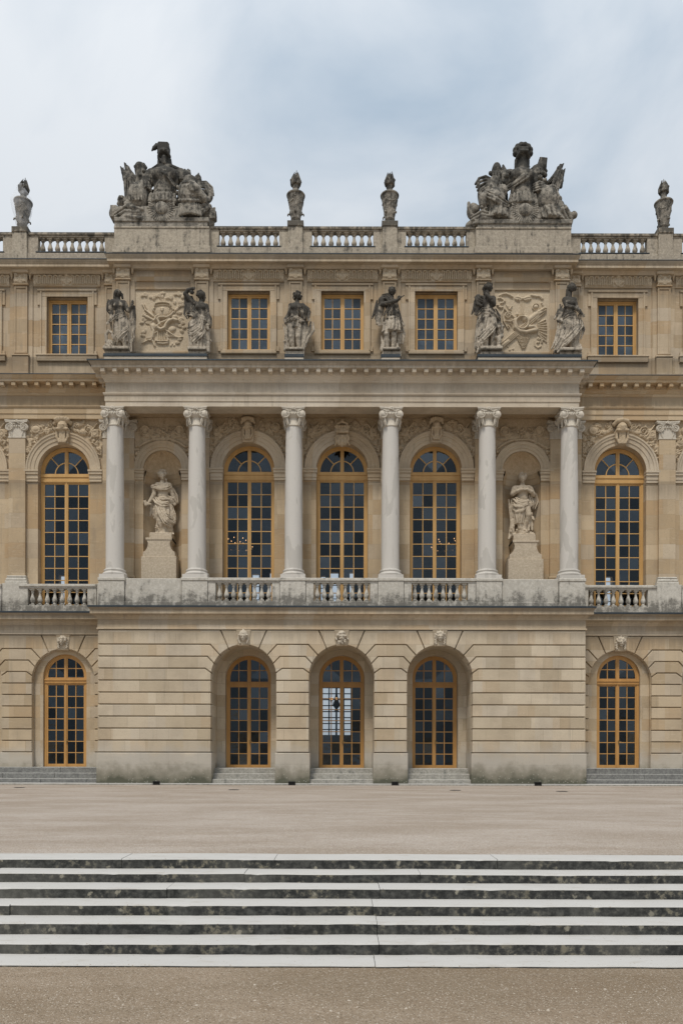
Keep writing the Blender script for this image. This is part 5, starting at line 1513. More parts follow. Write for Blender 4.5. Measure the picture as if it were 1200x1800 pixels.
def niche_spandrel(cx, seed):
    g = random.Random(seed); zs, r = 13.12, 1.17
    def hf(X, Z):
        H = np.zeros_like(X)
        for s in (-1, 1):
            H = np.maximum(H, r_fruit(X, Z, cx + s * 1.10, zs + 0.78, 0.22, 26, g, 0.13)); H = np.maximum(H, r_fruit(X, Z, cx + s * 1.20, zs + 0.42, 0.13, 14, g, 0.12)); H = np.maximum(H, r_fruit(X, Z, cx + s * 1.24, zs + 0.15, 0.08, 8, g, 0.10))
            H = np.maximum(H, r_line(X, Z, [(cx + s * 0.95, zs + 0.95), (cx + s * 0.7, zs + 1.12), (cx + s * 0.3, zs + 1.27), (cx, zs + 1.25)], 0.06, 0.10))
            for i in range(12):
                H = np.maximum(H, r_leaf(X, Z, cx + s * g.uniform(0.0, 0.9), zs + g.uniform(1.25, 1.5), g.uniform(0, 360), g.uniform(0.2, 0.36), 0.08, 0.10))
            H = np.maximum(H, r_scroll(X, Z, cx + s * 0.8, zs + 1.68, 0.16, 1.6, 0.03, 0.10, s)); H = np.maximum(H, r_ell(X, Z, cx + s * 0.72, zs + 1.62, 0.15, 0.24, 0.12)); H = np.maximum(H, r_ring(X, Z, cx + s * 0.72, zs + 1.62, 0.18, 0.03, 0.13))
            for i in range(6): H = np.maximum(H, r_bar(X, Z, cx + s * (0.2 + 0.06 * i), zs + 1.45, cx + s * (0.25 + 0.07 * i), zs + 1.8, 0.018, 0.07))
        return np.maximum(H, r_fruit(X, Z, cx, zs + 1.55, 0.2, 16, g, 0.12))
    relief('spandrel_carving', cx - 1.27, cx + 1.27, zs + 0.02, 15.28, 1.545, hf, M['carved'], palace, 0.021, lambda X, Z: np.hypot(X - cx, Z - zs) > r - 0.04)
niche_spandrel(-7.5, 51); niche_spandrel(7.5, 52)

# ------------------------------------------------------------------ the body of the building and the dim rooms behind the glass
fg = [(-0.29, 0.83, 2.28, 4.97, False), (-4.05, 0.11, 2.28, 4.97, False)]
ff = [(-0.42, 0.22, 7.7, 11.5, False), (-1.05, 0.13, 7.7, 11.3, False), (0.56, 0.12, 7.7, 11.5, False), (-4.86, 0.2, 7.7, 11.4, False), (-3.97, 0.10, 7.7, 11.5, False), (-15.75, 0.2, 7.7, 11.3, False), (15.05, 0.2, 7.7, 11.3, False), (15.6, 0.1, 7.7, 11.4, False)]
m = MB(); wall(m, -18.5, 18.5, -0.3, 6.7, 13.5, 13.9, sorted(fg)); wall(m, -18.5, 18.5, 6.702, 15.4, 13.5, 13.9, sorted(ff)); m.box(-18.5, 18.5, 13.5, 13.9, 15.402, 21.8)
for s in (-1, 1): a, b = sorted((s * 18.1, s * 18.499)); m.box(a, b, 2.2, 13.499, -0.3, 21.7)
m.build('rear_wall', M['ashlar'], palace)
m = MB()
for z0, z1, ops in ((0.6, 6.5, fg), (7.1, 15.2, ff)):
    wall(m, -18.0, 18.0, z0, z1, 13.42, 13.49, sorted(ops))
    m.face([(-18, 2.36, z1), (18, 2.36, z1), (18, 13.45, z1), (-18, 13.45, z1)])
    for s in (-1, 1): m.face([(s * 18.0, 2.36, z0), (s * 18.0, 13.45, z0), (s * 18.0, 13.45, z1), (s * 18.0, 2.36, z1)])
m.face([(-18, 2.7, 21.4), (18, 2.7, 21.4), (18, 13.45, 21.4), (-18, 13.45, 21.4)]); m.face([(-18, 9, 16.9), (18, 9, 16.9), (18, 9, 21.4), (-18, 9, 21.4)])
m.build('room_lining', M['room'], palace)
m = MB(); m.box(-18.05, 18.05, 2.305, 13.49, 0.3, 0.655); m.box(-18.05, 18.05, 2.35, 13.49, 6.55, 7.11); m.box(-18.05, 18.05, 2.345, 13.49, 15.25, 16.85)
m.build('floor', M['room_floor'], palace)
m = MB()
for j in range(5): x = -1.12 + 1.66 * j / 4; m.box(x - 0.035 - 0.02 * (j == 2), x + 0.035 + 0.02 * (j == 2), 13.44, 13.49, 2.28, 4.97)
for i in range(9): z = 2.28 + 2.69 * i / 8; m.box(-1.12, 0.54, 13.45, 13.485, z - 0.03, z + 0.03)
for x, hw, z0, z1, _ in ff:
    for i in range(6): z = z0 + (z1 - z0) * i / 5; m.box(x - hw, x + hw, 13.45, 13.485, z - 0.02, z + 0.02)
m.build('courtyard_window', M['iron'], palace)

# ------------------------------------------------------------------ carved heads over the arches
def head_mask(kind, seed):
    S = Sculpt(-42, 42, -45, 48, -30, 16, 1.7)
    S.head((0, 0, -4), 21, 0, 3)
    if kind == 'helmet':
        S.e((0, -14, 0), (23, 20, 22), 3); S.c((-20, -8, -14), (20, -8, -14), 4.5, None, 2); S.c((0, -34, -8), (0, -16, -20), 5, 4, 3)
        for s in (-1, 1): S.ch([(s * 20, -6, -4), (s * 24, 12, -2), (s * 17, 30, -4)], 6, 5, 3)
    elif kind == 'beard':
        S.curls((0, -4, 0), 22, 60, 6, seed, -1.0, 0.0, 0.75, 2)
        for i in range(26): g = random.Random(seed + i); S.e((g.uniform(-17, 17), 17 + g.uniform(-2, 17), -14 + g.uniform(-4, 4)), (4.6, 5.4, 4.6), 2)
        for s in (-1, 1): S.c((0, 8, -24), (s * 12, 11, -19), 3.2, 2, 2)
        for s in (-1, 1): S.curls((s * 20, 8, 0), 9, 16, 5, seed + 3, -1, 1, 2, 2)
    else:
        S.curls((0, -4, 1), 22, 70, 6.2, seed, -1.0, 0.1, 0.72, 2)
        for s in (-1, 1):
            for i in range(7): S.e((s * (20 + (i % 2) * 3), -4 + i * 6, -2), (6.5, 5, 6.5), 2)
        if kind == 'leaf':
            for a in (-60, -30, 0, 30, 60): S.c((18 * sin(radians(a)), -20 * cos(radians(a)), -8), (31 * sin(radians(a)), -36 * cos(radians(a)), -8), 5, 2, 2)
    return S
def keystone(mb, cx, z0, z1, w0, w1, yf, yb): mb.block([(cx - w0, z0), (cx + w0, z0), (cx + w1, z1), (cx - w1, z1)], yf, yb, 0.02)
for i, (cx, y, kind) in enumerate(((-P, 0.0, 'helmet'), (0, 0.0, 'beard'), (P, 0.0, 'leaf'), (-11.62, 1.5, 'curl'), (11.62, 1.5, 'leaf'), (-15.5, 1.5, 'curl'), (15.5, 1.5, 'curl'))):
    m = MB(); keystone(m, cx, 5.56, 6.20, 0.215, 0.30, y - 0.035, y + 0.2)
    o = m.build('keystone', M['ashlar_ground'], palace)
    if abs(cx) < 14: head_mask(kind, 40 + i).mesh('carved_head', lambda u, v, d, cx=cx, y=y: (cx + u * 0.0080, y - 0.03 + d * 0.0090, 5.90 - v * 0.0082), M['mask'], o, 0.5)
# first floor keystones: crested helmets on the wings, a crown and shield and plumed helmets under the portico
def key_helmet(seed, plume):
    S = Sculpt(-48, 48, -50, 72, -34, 16, 2.1)
    S.e((0, -8, -2), (24, 26, 24), 3); S.c((-23, 4, -16), (23, 4, -16), 6, None, 2); S.ch([(-24, 4, -6), (-25, 36, -6), (-14, 58, -8)], 7, 5, 4); S.ch([(24, 4, -6), (25, 36, -6), (14, 58, -8)], 7, 5, 4)
    for j in range(5): S.c((-12 + 6 * j, 8, -9), (-10 + 5 * j, 58, -9), 4.2, None, 2)
    S.c((-8, -12, -23), (8, -12, -23), 4, None, 2)
    S.ch([(-34, -26, 0), (-22, -38, -8), (0, -42, -10), (22, -38, -8), (34, -26, 0)], 9, None, 3)
    if plume:
        for a in range(-60, 61, 24): S.c((20 * sin(radians(a)), -30, -6), (34 * sin(radians(a)), -30 - 16 * cos(radians(a)), -12), 7, 8, 2)
    return S
for cx, zs, pl_ in ((-11.62, 13.08, True), (11.62, 13.08, False), (-P, 13.17, True), (P, 13.17, True), (-15.5, 13.08, False), (15.5, 13.08, False)):
    m = MB(); keystone(m, cx, zs + 1.06, zs + 1.62, 0.22, 0.30, 1.38, 1.56); o = m.build('keystone', M['trim'], palace)
    if abs(cx) < 14: key_helmet(3, pl_).mesh('carved_helmet', lambda u, v, d, cx=cx, zs=zs: (cx + u * (0.0092 if abs(cx) > 9 else 0.0074), 1.40 + d * 0.0095, zs + 1.66 - v * (0.0096 if abs(cx) > 9 else 0.0084)), M['carved'], o, 0.5)
m = MB(); keystone(m, 0, 14.23, 14.79, 0.25, 0.33, 1.38, 1.56); o = m.build('keystone', M['trim'], palace)
S = Sculpt(-55, 55, -80, 60, -30, 16, 2.2)
S.b((0, 24, -6), (24, 26, 10), 8, 4); S.c((0, 40, -6), (0, 54, -8), 16, 4, 6)
for s in (-1, 1): S.ch([(s * 24, 0, -6), (s * 32, 14, -8), (s * 26, 30, -8), (s * 34, 46, -4)], 6, 4, 3)
for x, z in ((-10, 12), (10, 12), (0, 30)): S.e((x, z, -17), (5, 7, 4), 2)
S.b((0, -14, -6), (31, 7, 14), 4, 3)
for i in range(7): a = -60 + 20 * i; S.c((26 * sin(radians(a)), -20, -6 - 8 * cos(radians(a))), (36 * sin(radians(a)), -36, -8 - 8 * cos(radians(a))), 6, 4, 2); S.e((37 * sin(radians(a)), -39, -8 - 8 * cos(radians(a))), (6, 7, 6), 2)
for s in (-1, 1): S.ch([(s * 28, -34, -8), (s * 22, -52, -10), (0, -62, -12)], 6, None, 3)
S.e((0, -68, -10), (8, 9, 8), 2)
S.mesh('carved_crown', lambda u, v, d: (u * 0.0088, 1.41 + d * 0.0095, 14.50 - v * 0.0088), M['carved'], o, 0.4)

# ------------------------------------------------------------------ statues
def placer(u0, v0, sc, Y):
    m_ = mpp(Y)
    return lambda u, v, d: (wx(u0 + u / sc, Y), Y + d / sc * m_, wz(v0 + v / sc, Y))
YS = 1.00
def statue(name, label, S, plc, base, mat, group, rough=1.6):
    o = S.mesh(name, plc, M[mat], None, rough); tag(o, label, 'statue', group)
    (u0, u1, v0, v1, d0, d1) = base
    x0, y0, z1 = plc(u0, v0, d0); x1, y1, z0 = plc(u1, v1, d1)
    if mat == 'statue': z0 = 17.503; z1 = 17.72; y0 = YS - 0.24
    b = MB(); b.cbox(x0, x1, y0, y1, z0, z1, 0.02); b.build('base', M[mat], o)
    return o
GA = 'statues along the portico roof'
def mk(w=1108, h=1800, d=330): return Sculpt(60, w - 60, 90, h - 60, -d, d, 8.5)

# muse with a swan, far left
S = mk()
S.head((508, 250, -30), 84, 28); S.e((488, 225, 10), (96, 92, 92), 14); S.ch([(425, 250, 10), (418, 330, 10), (432, 392, 10)], 44, 34, 14); S.ch([(585, 240, 30), (600, 330, 30)], 32, 26)
S.c((505, 320, 0), (502, 405, 0), 46, 54); S.c((400, 445, 5), (645, 455, 5), 58, 56, 25); S.e((525, 545, -5), (148, 150, 100), 25); S.e((460, 560, -75), (55, 52, 40), 22); S.e((590, 560, -75), (55, 52, 40), 22)
S.e((545, 720, 0), (125, 130, 88), 30); S.e((580, 850, 0), (158, 125, 110), 30)
S.ch([(370, 440, 10), (300, 500, 0), (270, 590, 10)], 72, 60, 20); S.folds([(330, 420, -40), (290, 520, -50), (300, 640, -40), (360, 700, -20)], 26, 4)
S.ch([(350, 470, 0), (345, 700, 0), (350, 880, -40)], 52, 40); S.ch([(350, 880, -40), (290, 985, -95)], 38, 30); S.hand((295, 980, -95), (-30, 45, -20), 30)
S.folds([(520, 790, -110), (420, 880, -125), (320, 965, -110)], 24, 3); S.ch([(335, 960, -30), (345, 1100, 0)], 28, 18)
S.ch([(670, 500, 5), (720, 620, 0), (755, 660, -20)], 60, 46, 18); S.ch([(755, 660, -20), (860, 560, -60)], 42, 32); S.hand((850, 570, -60), (20, -60, -10), 32); S.e((868, 465, -60), (32, 40, 30), 6)
S.folds([(868, 540, -20), (840, 760, 0), (800, 1100, 30), (790, 1560, 30)], 34, 3); S.ch([(885, 560, 0), (905, 800, 10), (900, 1060, 10), (870, 1200, 10)], 36, 30); S.ch([(870, 1180, 10), (890, 1300, 10), (830, 1440, 10)], 28, 18)
S.skirt([(800, 570, 0, 155, 112), (1000, 585, 0, 190, 135), (1200, 600, 0, 190, 140), (1440, 610, 10, 175, 130)], 11, 13, 1.6, 0.4)
S.folds([(450, 1500, -60), (520, 1380, -130), (640, 1240, -150), (740, 1110, -100)], 22, 4); S.folds([(400, 900, -90), (520, 880, -120), (680, 780, -100)], 22, 4); S.folds([(760, 1130, -60), (700, 1290, -120), (620, 1400, -130)], 20, 3)
S.ch([(620, 1230, -60), (665, 1430, -60), (690, 1600, -40)], 72, 40); S.ch([(690, 1600, -40), (690, 1625, -120)], 38, 26); S.ch([(520, 1320, 0), (540, 1480, -10), (535, 1600, 0)], 62, 38); S.ch([(535, 1605, 0), (530, 1625, -80)], 36, 26)
S.folds([(745, 1200, 10), (755, 1450, 10), (790, 1660, -10)], 34, 3); S.folds([(440, 1300, 30), (450, 1500, 20), (455, 1640, 10)], 30, 3)
S.e((300, 1480, 10), (110, 125, 105), 20); S.ch([(235, 1420, -40), (222, 1260, -50), (285, 1180, -60), (365, 1225, -60), (395, 1310, -60), (410, 1370, -60)], 42, 26); S.ch([(230, 1480, 0), (150, 1575, -10)], 48, 22); S.folds([(250, 1470, -80), (330, 1540, -90), (400, 1590, -70)], 24, 4)
S.b((500, 1652, 0), (310, 36, 230), 14, 20)
statue('statue', 'robed statue with a swan at its feet, leftmost on the portico roof', S, placer(170, 500, 13.85, YS), (215, 800, 1672, 1700, -250, 250), 'statue', GA)

# figure with a raised arm
S = mk()
S.head((572, 292, -30), 84, -28); S.e((585, 265, 20), (102, 88, 95), 12); S.ch([(480, 270, -10), (500, 200, -20), (580, 180, -30), (650, 230, -10), (665, 320, 10), (640, 390, 20)], 30, 30, 8)
S.c((575, 380, 0), (572, 450, 0), 45, 50); S.c((430, 480, 5), (700, 530, 5), 60, 60, 25); S.e((570, 570, -5), (142, 140, 95), 25); S.e((500, 590, -70), (52, 48, 38), 20); S.e((640, 600, -70), (52, 48, 38), 20); S.e((595, 730, 0), (112, 140, 82), 28); S.e((560, 890, 0), (172, 135, 112), 30)
S.ch([(430, 490, 0), (300, 370, -20), (205, 265, -40)], 66, 54); S.ch([(205, 265, -40), (270, 190, -70), (400, 165, -100)], 54, 38); S.hand((395, 165, -100), (50, 25, -30), 30); S.e((370, 250, -90), (46, 48, 42), 6); S.curls((370, 245, -90), 44, 12, 16, 4, -1, 1, 2)
S.folds([(255, 300, 20), (280, 500, 10), (310, 700, 0), (350, 800, 0)], 36, 5); S.e((320, 600, 20), (90, 190, 80), 25); S.folds([(250, 740, -40), (380, 780, -100), (520, 870, -130), (700, 960, -100)], 24, 4); S.folds([(370, 560, -60), (440, 720, -90), (580, 880, -120)], 22, 3)
S.ch([(710, 550, 0), (745, 740, 0), (770, 960, -70)], 58, 42); S.hand((768, 960, -70), (0, 60, -10), 32); S.e((795, 900, 30), (52, 150, 85), 10); S.ch([(740, 1040, -60), (760, 1130, -60)], 44, 30)
S.skirt([(830, 555, 0, 185, 120), (1000, 500, 0, 215, 140), (1200, 495, 0, 212, 145), (1450, 500, 0, 190, 135), (1650, 510, 0, 195, 135)], 13, 14, 0.9, 1.1)
S.folds([(570, 900, -130), (520, 1050, -150), (400, 1160, -140), (270, 1180, -60)], 26, 4); S.folds([(600, 930, -130), (560, 1150, -160), (430, 1260, -150), (300, 1260, -80)], 24, 4); S.folds([(670, 1170, -120), (560, 1320, -160), (400, 1470, -140)], 24, 4); S.e((370, 1050, -60), (90, 130, 90), 30)
S.ch([(740, 1120, 30), (735, 1350, 30), (745, 1640, 20)], 62, 58); S.curls((755, 1370, 20), 70, 26, 20, 9, -2.2, 2.4, 2)
S.b((510, 1652, 0), (225, 34, 210), 14, 20)
statue('statue', 'draped statue with one arm arched over its head beside the urn relief', S, placer(310, 500, 13.85, YS), (290, 725, 1672, 1700, -240, 240), 'statue', GA)

# youth with cloak, left of the middle window
S = mk()
S.head((578, 300, -30), 82, 12); S.e((560, 262, 20), (92, 80, 88), 12); S.curls((565, 280, 5), 100, 60, 26, 5, -1.0, 0.7, 0.55, 6)
S.c((565, 385, 0), (555, 470, 0), 46, 52); S.c((410, 520, 5), (690, 520, 5), 58, 58, 25); S.e((530, 580, -5), (148, 135, 98), 25); S.e((470, 590, -75), (62, 50, 35), 20); S.e((590, 590, -75), (62, 50, 35), 20); S.e((505, 730, 0), (118, 120, 85), 28); S.e((495, 870, 0), (140, 110, 100), 28)
for x in (405, 700): S.e((x, 515, 0), (58, 52, 60), 12)
S.ch([(395, 540, 0), (370, 680, 10), (300, 830, 30)], 50, 40); S.ch([(300, 830, 30), (340, 900, -30)], 40, 34); S.hand((335, 890, -30), (60, 20, -30), 30); S.ch([(330, 780, 30), (270, 850, 20), (290, 930, 10), (340, 950, -20)], 48, 44, 16)
S.folds([(310, 950, -60), (420, 900, -115), (560, 820, -110)], 26, 3); S.e((512, 905, -120), (64, 66, 50), 10); S.curls((512, 905, -120), 52, 10, 20, 3, -1, 1, 2); S.folds([(560, 880, -110), (660, 940, -90), (720, 900, -40)], 24, 3)
S.ch([(710, 540, 0), (800, 590, 10), (850, 680, 0)], 56, 46); S.ch([(850, 680, 0), (840, 870, -60)], 42, 32); S.hand((840, 865, -60), (10, 60, -20), 32)
S.folds([(690, 570, -60), (700, 720, -70), (730, 860, -40)], 28, 4); S.folds([(790, 560, 0), (740, 760, 20), (740, 950, 30)], 32, 4); S.folds([(850, 900, 30), (830, 1060, 40), (740, 1260, 50), (680, 1500, 40)], 46, 4); S.ch([(690, 900, 60), (700, 1200, 70), (690, 1560, 60)], 90, 60, 20)
S.skirt([(840, 500, 0, 140, 102), (980, 500, 0, 168, 120), (1090, 500, 0, 172, 122)], 10, 12, 0.6)
S.ch([(420, 1040, -10), (430, 1300, -40)], 102, 68, 16); S.ch([(430, 1300, -40), (440, 1400, -30), (465, 1580, 10)], 66, 38); S.e((435, 1410, -5), (62, 90, 62), 14); S.ch([(465, 1590, 10), (470, 1610, -90)], 40, 28)
S.ch([(590, 1040, 0), (590, 1300, -30)], 98, 68, 16); S.ch([(590, 1300, -30), (590, 1400, -15), (600, 1590, 10)], 66, 40); S.e((592, 1410, 5), (62, 90, 62), 14); S.ch([(600, 1600, 10), (605, 1612, -90)], 40, 28)
S.folds([(285, 950, 20), (310, 1150, 20), (320, 1350, 10), (330, 1580, 0)], 34, 3); S.ch([(300, 1250, 20), (290, 1580, 20)], 46, 60); S.curls((300, 1400, 0), 60, 24, 22, 8, -2, 2, 2)
S.b((500, 1640, 0), (215, 28, 190), 12, 18)
statue('statue', 'curly haired youth statue in cuirass and cloak, left of the middle attic window', S, placer(480, 500, 13.85, YS), (285, 740, 1655, 1680, -210, 210), 'statue', GA)

# roman holding out a scroll, right of the middle window
S = mk(1067)
S.head((553, 255, -30), 86, -14); S.e((560, 225, 15), (88, 78, 86), 10); S.ch([(478, 215, -30), (520, 180, -70), (600, 180, -70), (632, 220, -20)], 18, None, 5)
for a in range(-2, 3): S.c((555 + a * 30, 175, -50), (555 + a * 36, 125 + abs(a) * 12, -50), 16, 8, 5)
S.c((555, 345, 0), (550, 420, 0), 46, 52); S.c((390, 450, 5), (650, 460, 5), 60, 54, 25); S.e((530, 560, -5), (138, 140, 95), 25); S.e((560, 750, 0), (128, 130, 95), 28)
S.ch([(340, 430, 10), (325, 560, -10)], 82, 62, 18); S.ch([(330, 570, -60), (480, 570, -140), (670, 530, -160)], 54, 36); S.hand((665, 530, -160), (60, -35, -10), 32); S.e((715, 430, -120), (42, 36, 40), 6); S.c((660, 535, -190), (825, 425, -190), 15, 12, 4); S.c((690, 505, -186), (770, 455, -186), 20, 18, 4)
S.folds([(310, 370, -20), (420, 400, -90), (520, 470, -100), (560, 620, -110), (400, 860, -100)], 26, 4); S.e((330, 440, 20), (95, 100, 90), 18); S.folds([(290, 480, 0), (220, 680, 20), (185, 860, 20)], 40, 4); S.ch([(300, 600, 40), (240, 840, 40), (220, 960, 30)], 80, 40, 20); S.folds([(300, 760, 10), (260, 900, 10), (290, 1030, 0)], 40, 3)
S.ch([(645, 500, 0), (700, 700, 10), (745, 860, 0)], 52, 42); S.ch([(745, 860, 0), (810, 1010, -30)], 38, 30); S.hand((805, 1000, -30), (20, 60, -10), 30)
S.folds([(430, 880, -110), (540, 900, -125), (720, 850, -80)], 14, 2)
S.skirt([(840, 570, 0, 145, 108), (1000, 560, 0, 192, 138), (1190, 550, 0, 210, 150)], 12, 18, 0.3, 0.7)
S.ch([(435, 1150, -20), (430, 1260, -50)], 80, 64, 14); S.ch([(430, 1250, -50), (440, 1380, -20), (455, 1590, 20)], 62, 38); S.e((440, 1370, -5), (64, 90, 62), 14); S.ch([(450, 1600, 10), (430, 1625, -80)], 38, 26)
S.ch([(605, 1150, -10), (605, 1270, -30)], 80, 64, 14); S.ch([(605, 1260, -30), (600, 1380, -10), (580, 1590, 20)], 62, 40); S.e((602, 1370, 0), (62, 90, 62), 14); S.ch([(580, 1605, 10), (590, 1628, -80)], 40, 28)
S.folds([(720, 950, 60), (760, 1200, 60), (755, 1420, 50)], 44, 3); S.folds([(400, 1250, 60), (390, 1430, 50), (340, 1600, 20)], 44, 3); S.ch([(680, 1450, 40), (690, 1620, 30)], 40, 44); S.ch([(420, 1300, 90), (600, 1400, 90), (640, 1600, 80)], 60, 50, 20)
S.b((540, 1650, 0), (205, 26, 200), 12, 18)
statue('statue', 'crowned statue in a short tunic pointing with a pale scroll', S, placer(645, 495, 13.34, YS), (325, 770, 1662, 1690, -220, 220), 'statue', GA)

# nymph with hand to her chest
S = mk(1029)
S.head((475, 215, -20), 84, 62); S.e((450, 180, 10), (104, 76, 92), 12); S.e((368, 205, 20), (44, 48, 44), 8); S.folds([(360, 200, -40), (450, 150, -70), (550, 150, -40)], 18, 3); S.ch([(375, 240, 20), (370, 340, 20)], 34, 22)
S.c((440, 290, 0), (440, 390, 0), 48, 54); S.c((250, 430, 10), (565, 440, 0), 58, 58, 25); S.e((420, 530, 0), (132, 140, 95), 25); S.e((455, 680, 0), (118, 130, 92), 30); S.e((430, 830, 0), (172, 130, 120), 30)
S.ch([(570, 450, -10), (570, 600, -60)], 62, 54); S.ch([(570, 605, -70), (490, 520, -130), (400, 430, -125)], 54, 38); S.hand((405, 435, -125), (-35, -55, 0), 32, 0.5, 4, -1)
S.ch([(230, 420, 0), (205, 560, 0)], 72, 60); S.folds([(200, 400, -40), (240, 480, -60), (330, 520, -60)], 34, 3); S.folds([(230, 520, 0), (190, 680, 0), (170, 800, 10)], 36, 4); S.ch([(250, 560, 10), (220, 760, 20)], 70, 44, 18); S.ch([(180, 480, -40), (215, 600, -50), (300, 640, -60)], 34, 30)
S.skirt([(780, 430, 0, 180, 120), (950, 410, 0, 205, 135), (1150, 360, 0, 175, 130), (1400, 300, 0, 130, 115), (1580, 270, 0, 105, 100)], 10, 13, 1.2, 0.2)
S.folds([(215, 880, -60), (330, 800, -125), (480, 800, -130), (600, 870, -100), (690, 960, -20)], 26, 4); S.folds([(230, 1050, -90), (320, 940, -130), (480, 860, -130)], 22, 3); S.folds([(600, 1040, -100), (450, 1220, -140), (300, 1400, -120), (200, 1440, -60)], 24, 5)
S.folds([(190, 1440, -50), (280, 1480, -100), (360, 1400, -100)], 24, 4); S.folds([(180, 1580, -30), (260, 1520, -80), (340, 1450, -100)], 26, 3); S.ch([(250, 1560, -40), (200, 1690, -60)], 40, 22)
S.ch([(520, 870, -20), (570, 1060, -80)], 100, 74, 20); S.ch([(565, 1070, -80), (560, 1220, -50), (540, 1540, 0)], 66, 38); S.ch([(540, 1550, 0), (590, 1580, -80)], 38, 24); S.ch([(400, 1250, -20), (415, 1400, -10), (415, 1570, 10)], 62, 38); S.ch([(415, 1580, 10), (425, 1605, -80)], 40, 28)
S.folds([(590, 680, 30), (660, 840, 30), (700, 970, 30)], 34, 3); S.e((715, 1130, 20), (95, 165, 90), 18); S.curls((715, 1130, 0), 90, 30, 28, 6, -1.6, 1.6, 2); S.ch([(750, 1280, 20), (690, 1340, 10), (640, 1330, -10)], 62, 44); S.ch([(700, 1380, 10), (690, 1500, 10)], 60, 44)
S.e((690, 1570, -60), (56, 56, 52), 4); S.ch([(600, 1250, 90), (560, 1560, 80)], 90, 70, 20)
S.b((505, 1640, 0), (245, 34, 210), 14, 20)
statue('statue', 'bare shouldered nymph statue with one hand on her chest, left of the horn relief', S, placer(820, 490, 12.86, YS), (270, 775, 1660, 1700, -230, 230), 'statue', GA)

# woman with crossed arms, far right
S = mk(1029)
S.head((530, 240, -50), 84, -16); S.e((540, 195, 0), (100, 76, 92), 12); S.curls((545, 205, 0), 94, 26, 24, 12, -1, 0.2, 0.5); S.ch([(455, 240, 10), (440, 340, 10), (430, 400, 20)], 38, 26); S.e((620, 175, 20), (36, 30, 36), 8)
S.c((505, 320, -10), (490, 420, 0), 46, 54); S.c((385, 460, 0), (605, 470, 0), 58, 56, 25); S.e((495, 560, -5), (125, 125, 92), 25); S.e((455, 570, -70), (48, 46, 36), 20); S.e((555, 570, -70), (48, 46, 36), 20); S.e((490, 710, 0), (105, 120, 84), 28); S.e((500, 850, 0), (150, 110, 108), 30)
S.ch([(380, 475, 0), (415, 640, -50)], 54, 46); S.ch([(415, 645, -55), (530, 700, -130), (640, 770, -140)], 46, 34); S.hand((635, 768, -140), (60, 55, 0), 32)
S.ch([(610, 490, 0), (645, 650, -30)], 52, 44); S.ch([(645, 655, -30), (690, 760, -90), (740, 850, -110)], 44, 34); S.hand((738, 845, -110), (35, 60, 0), 32); S.ch([(700, 860, -60), (740, 1000, -30)], 40, 22)
S.folds([(365, 600, 20), (290, 760, 10), (240, 920, 0)], 38, 4); S.ch([(340, 700, 20), (260, 920, 20), (320, 960, -20)], 52, 46, 18); S.folds([(340, 950, -70), (450, 900, -120), (620, 860, -110)], 26, 4); S.folds([(380, 830, -90), (500, 800, -115), (610, 830, -100)], 22, 3)
S.skirt([(820, 500, 0, 140, 105), (950, 510, 0, 185, 132), (1100, 500, 0, 198, 140), (1300, 430, 0, 172, 130), (1500, 320, 0, 120, 110), (1640, 230, 0, 90, 90)], 10, 13, 1.4, 0.9)
S.e((440, 1080, -70), (100, 130, 90), 30); S.folds([(690, 950, -60), (690, 1100, -110), (560, 1300, -140), (400, 1480, -130), (260, 1560, -70)], 26, 4); S.folds([(380, 1230, -130), (300, 1400, -120), (180, 1620, -60)], 26, 4); S.folds([(720, 940, 20), (740, 1120, 20), (700, 1330, 10)], 42, 3)
S.folds([(320, 1000, 0), (270, 1180, 0), (220, 1380, 0), (160, 1600, 0)], 40, 3)
S.ch([(570, 1300, -40), (540, 1440, -30), (515, 1600, 10)], 66, 38); S.ch([(515, 1610, 10), (550, 1640, -80)], 38, 26); S.ch([(270, 1560, -40), (210, 1690, -80)], 36, 22); S.ch([(640, 1280, 60), (640, 1560, 50)], 90, 90, 20)
for q in range(5): S.ch([(590, 1520 + q * 26, -20), (670, 1450 + q * 30, -20), (740, 1500 + q * 18, -10)], 26, 22, 8)
S.e((735, 1545, 0), (42, 44, 42), 8); S.ch([(400, 1600, 20), (640, 1620, 20)], 70, 60, 20)
S.b((480, 1668, 0), (245, 32, 210), 14, 20)
statue('statue', 'woman statue with both arms reaching across her body, rightmost on the portico roof', S, placer(960, 490, 12.86, YS), (250, 745, 1688, 1725, -230, 230), 'statue', GA)

# niche statues and their pedestals
GN = 'statues in the portico niches'
YN = 1.72
def mkn(): return Sculpt(90, 720, 60, 1240, -210, 210, 7.0)
S = mkn()
S.head((410, 215, -30), 58, 25, 4); S.e((400, 180, 5), (68, 58, 64), 8); S.curls((400, 165, 0), 62, 34, 17, 4, -1, 0.2, 0.5, 4); S.e((352, 185, 10), (28, 34, 28), 6); S.ch([(455, 250, 10), (470, 300, -10)], 18, 12)
S.c((405, 265, 0), (398, 325, 0), 32, 38); S.c((320, 345, 0), (510, 350, 0), 42, 42, 18); S.e((420, 410, 0), (108, 85, 68), 18); S.e((415, 510, 0), (88, 90, 62), 20); S.e((420, 620, 0), (118, 85, 80), 20)
S.folds([(245, 370, -30), (300, 395, -60), (400, 430, -85), (480, 410, -75), (530, 370, -40)], 17, 3); S.e((250, 372, -20), (30, 26, 30), 8)
S.ch([(280, 390, 0), (275, 490, -10)], 40, 34); S.ch([(272, 500, -15), (205, 640, -60)], 34, 24); S.hand((208, 635, -60), (-25, 30, -10), 22); S.folds([(240, 480, -10), (265, 510, -20), (310, 500, -10)], 13, 2); S.b((157, 660, -80), (24, 46, 26), 12, 4, -15); S.c((170, 665, -80), (240, 670, -70), 12, None, 4)
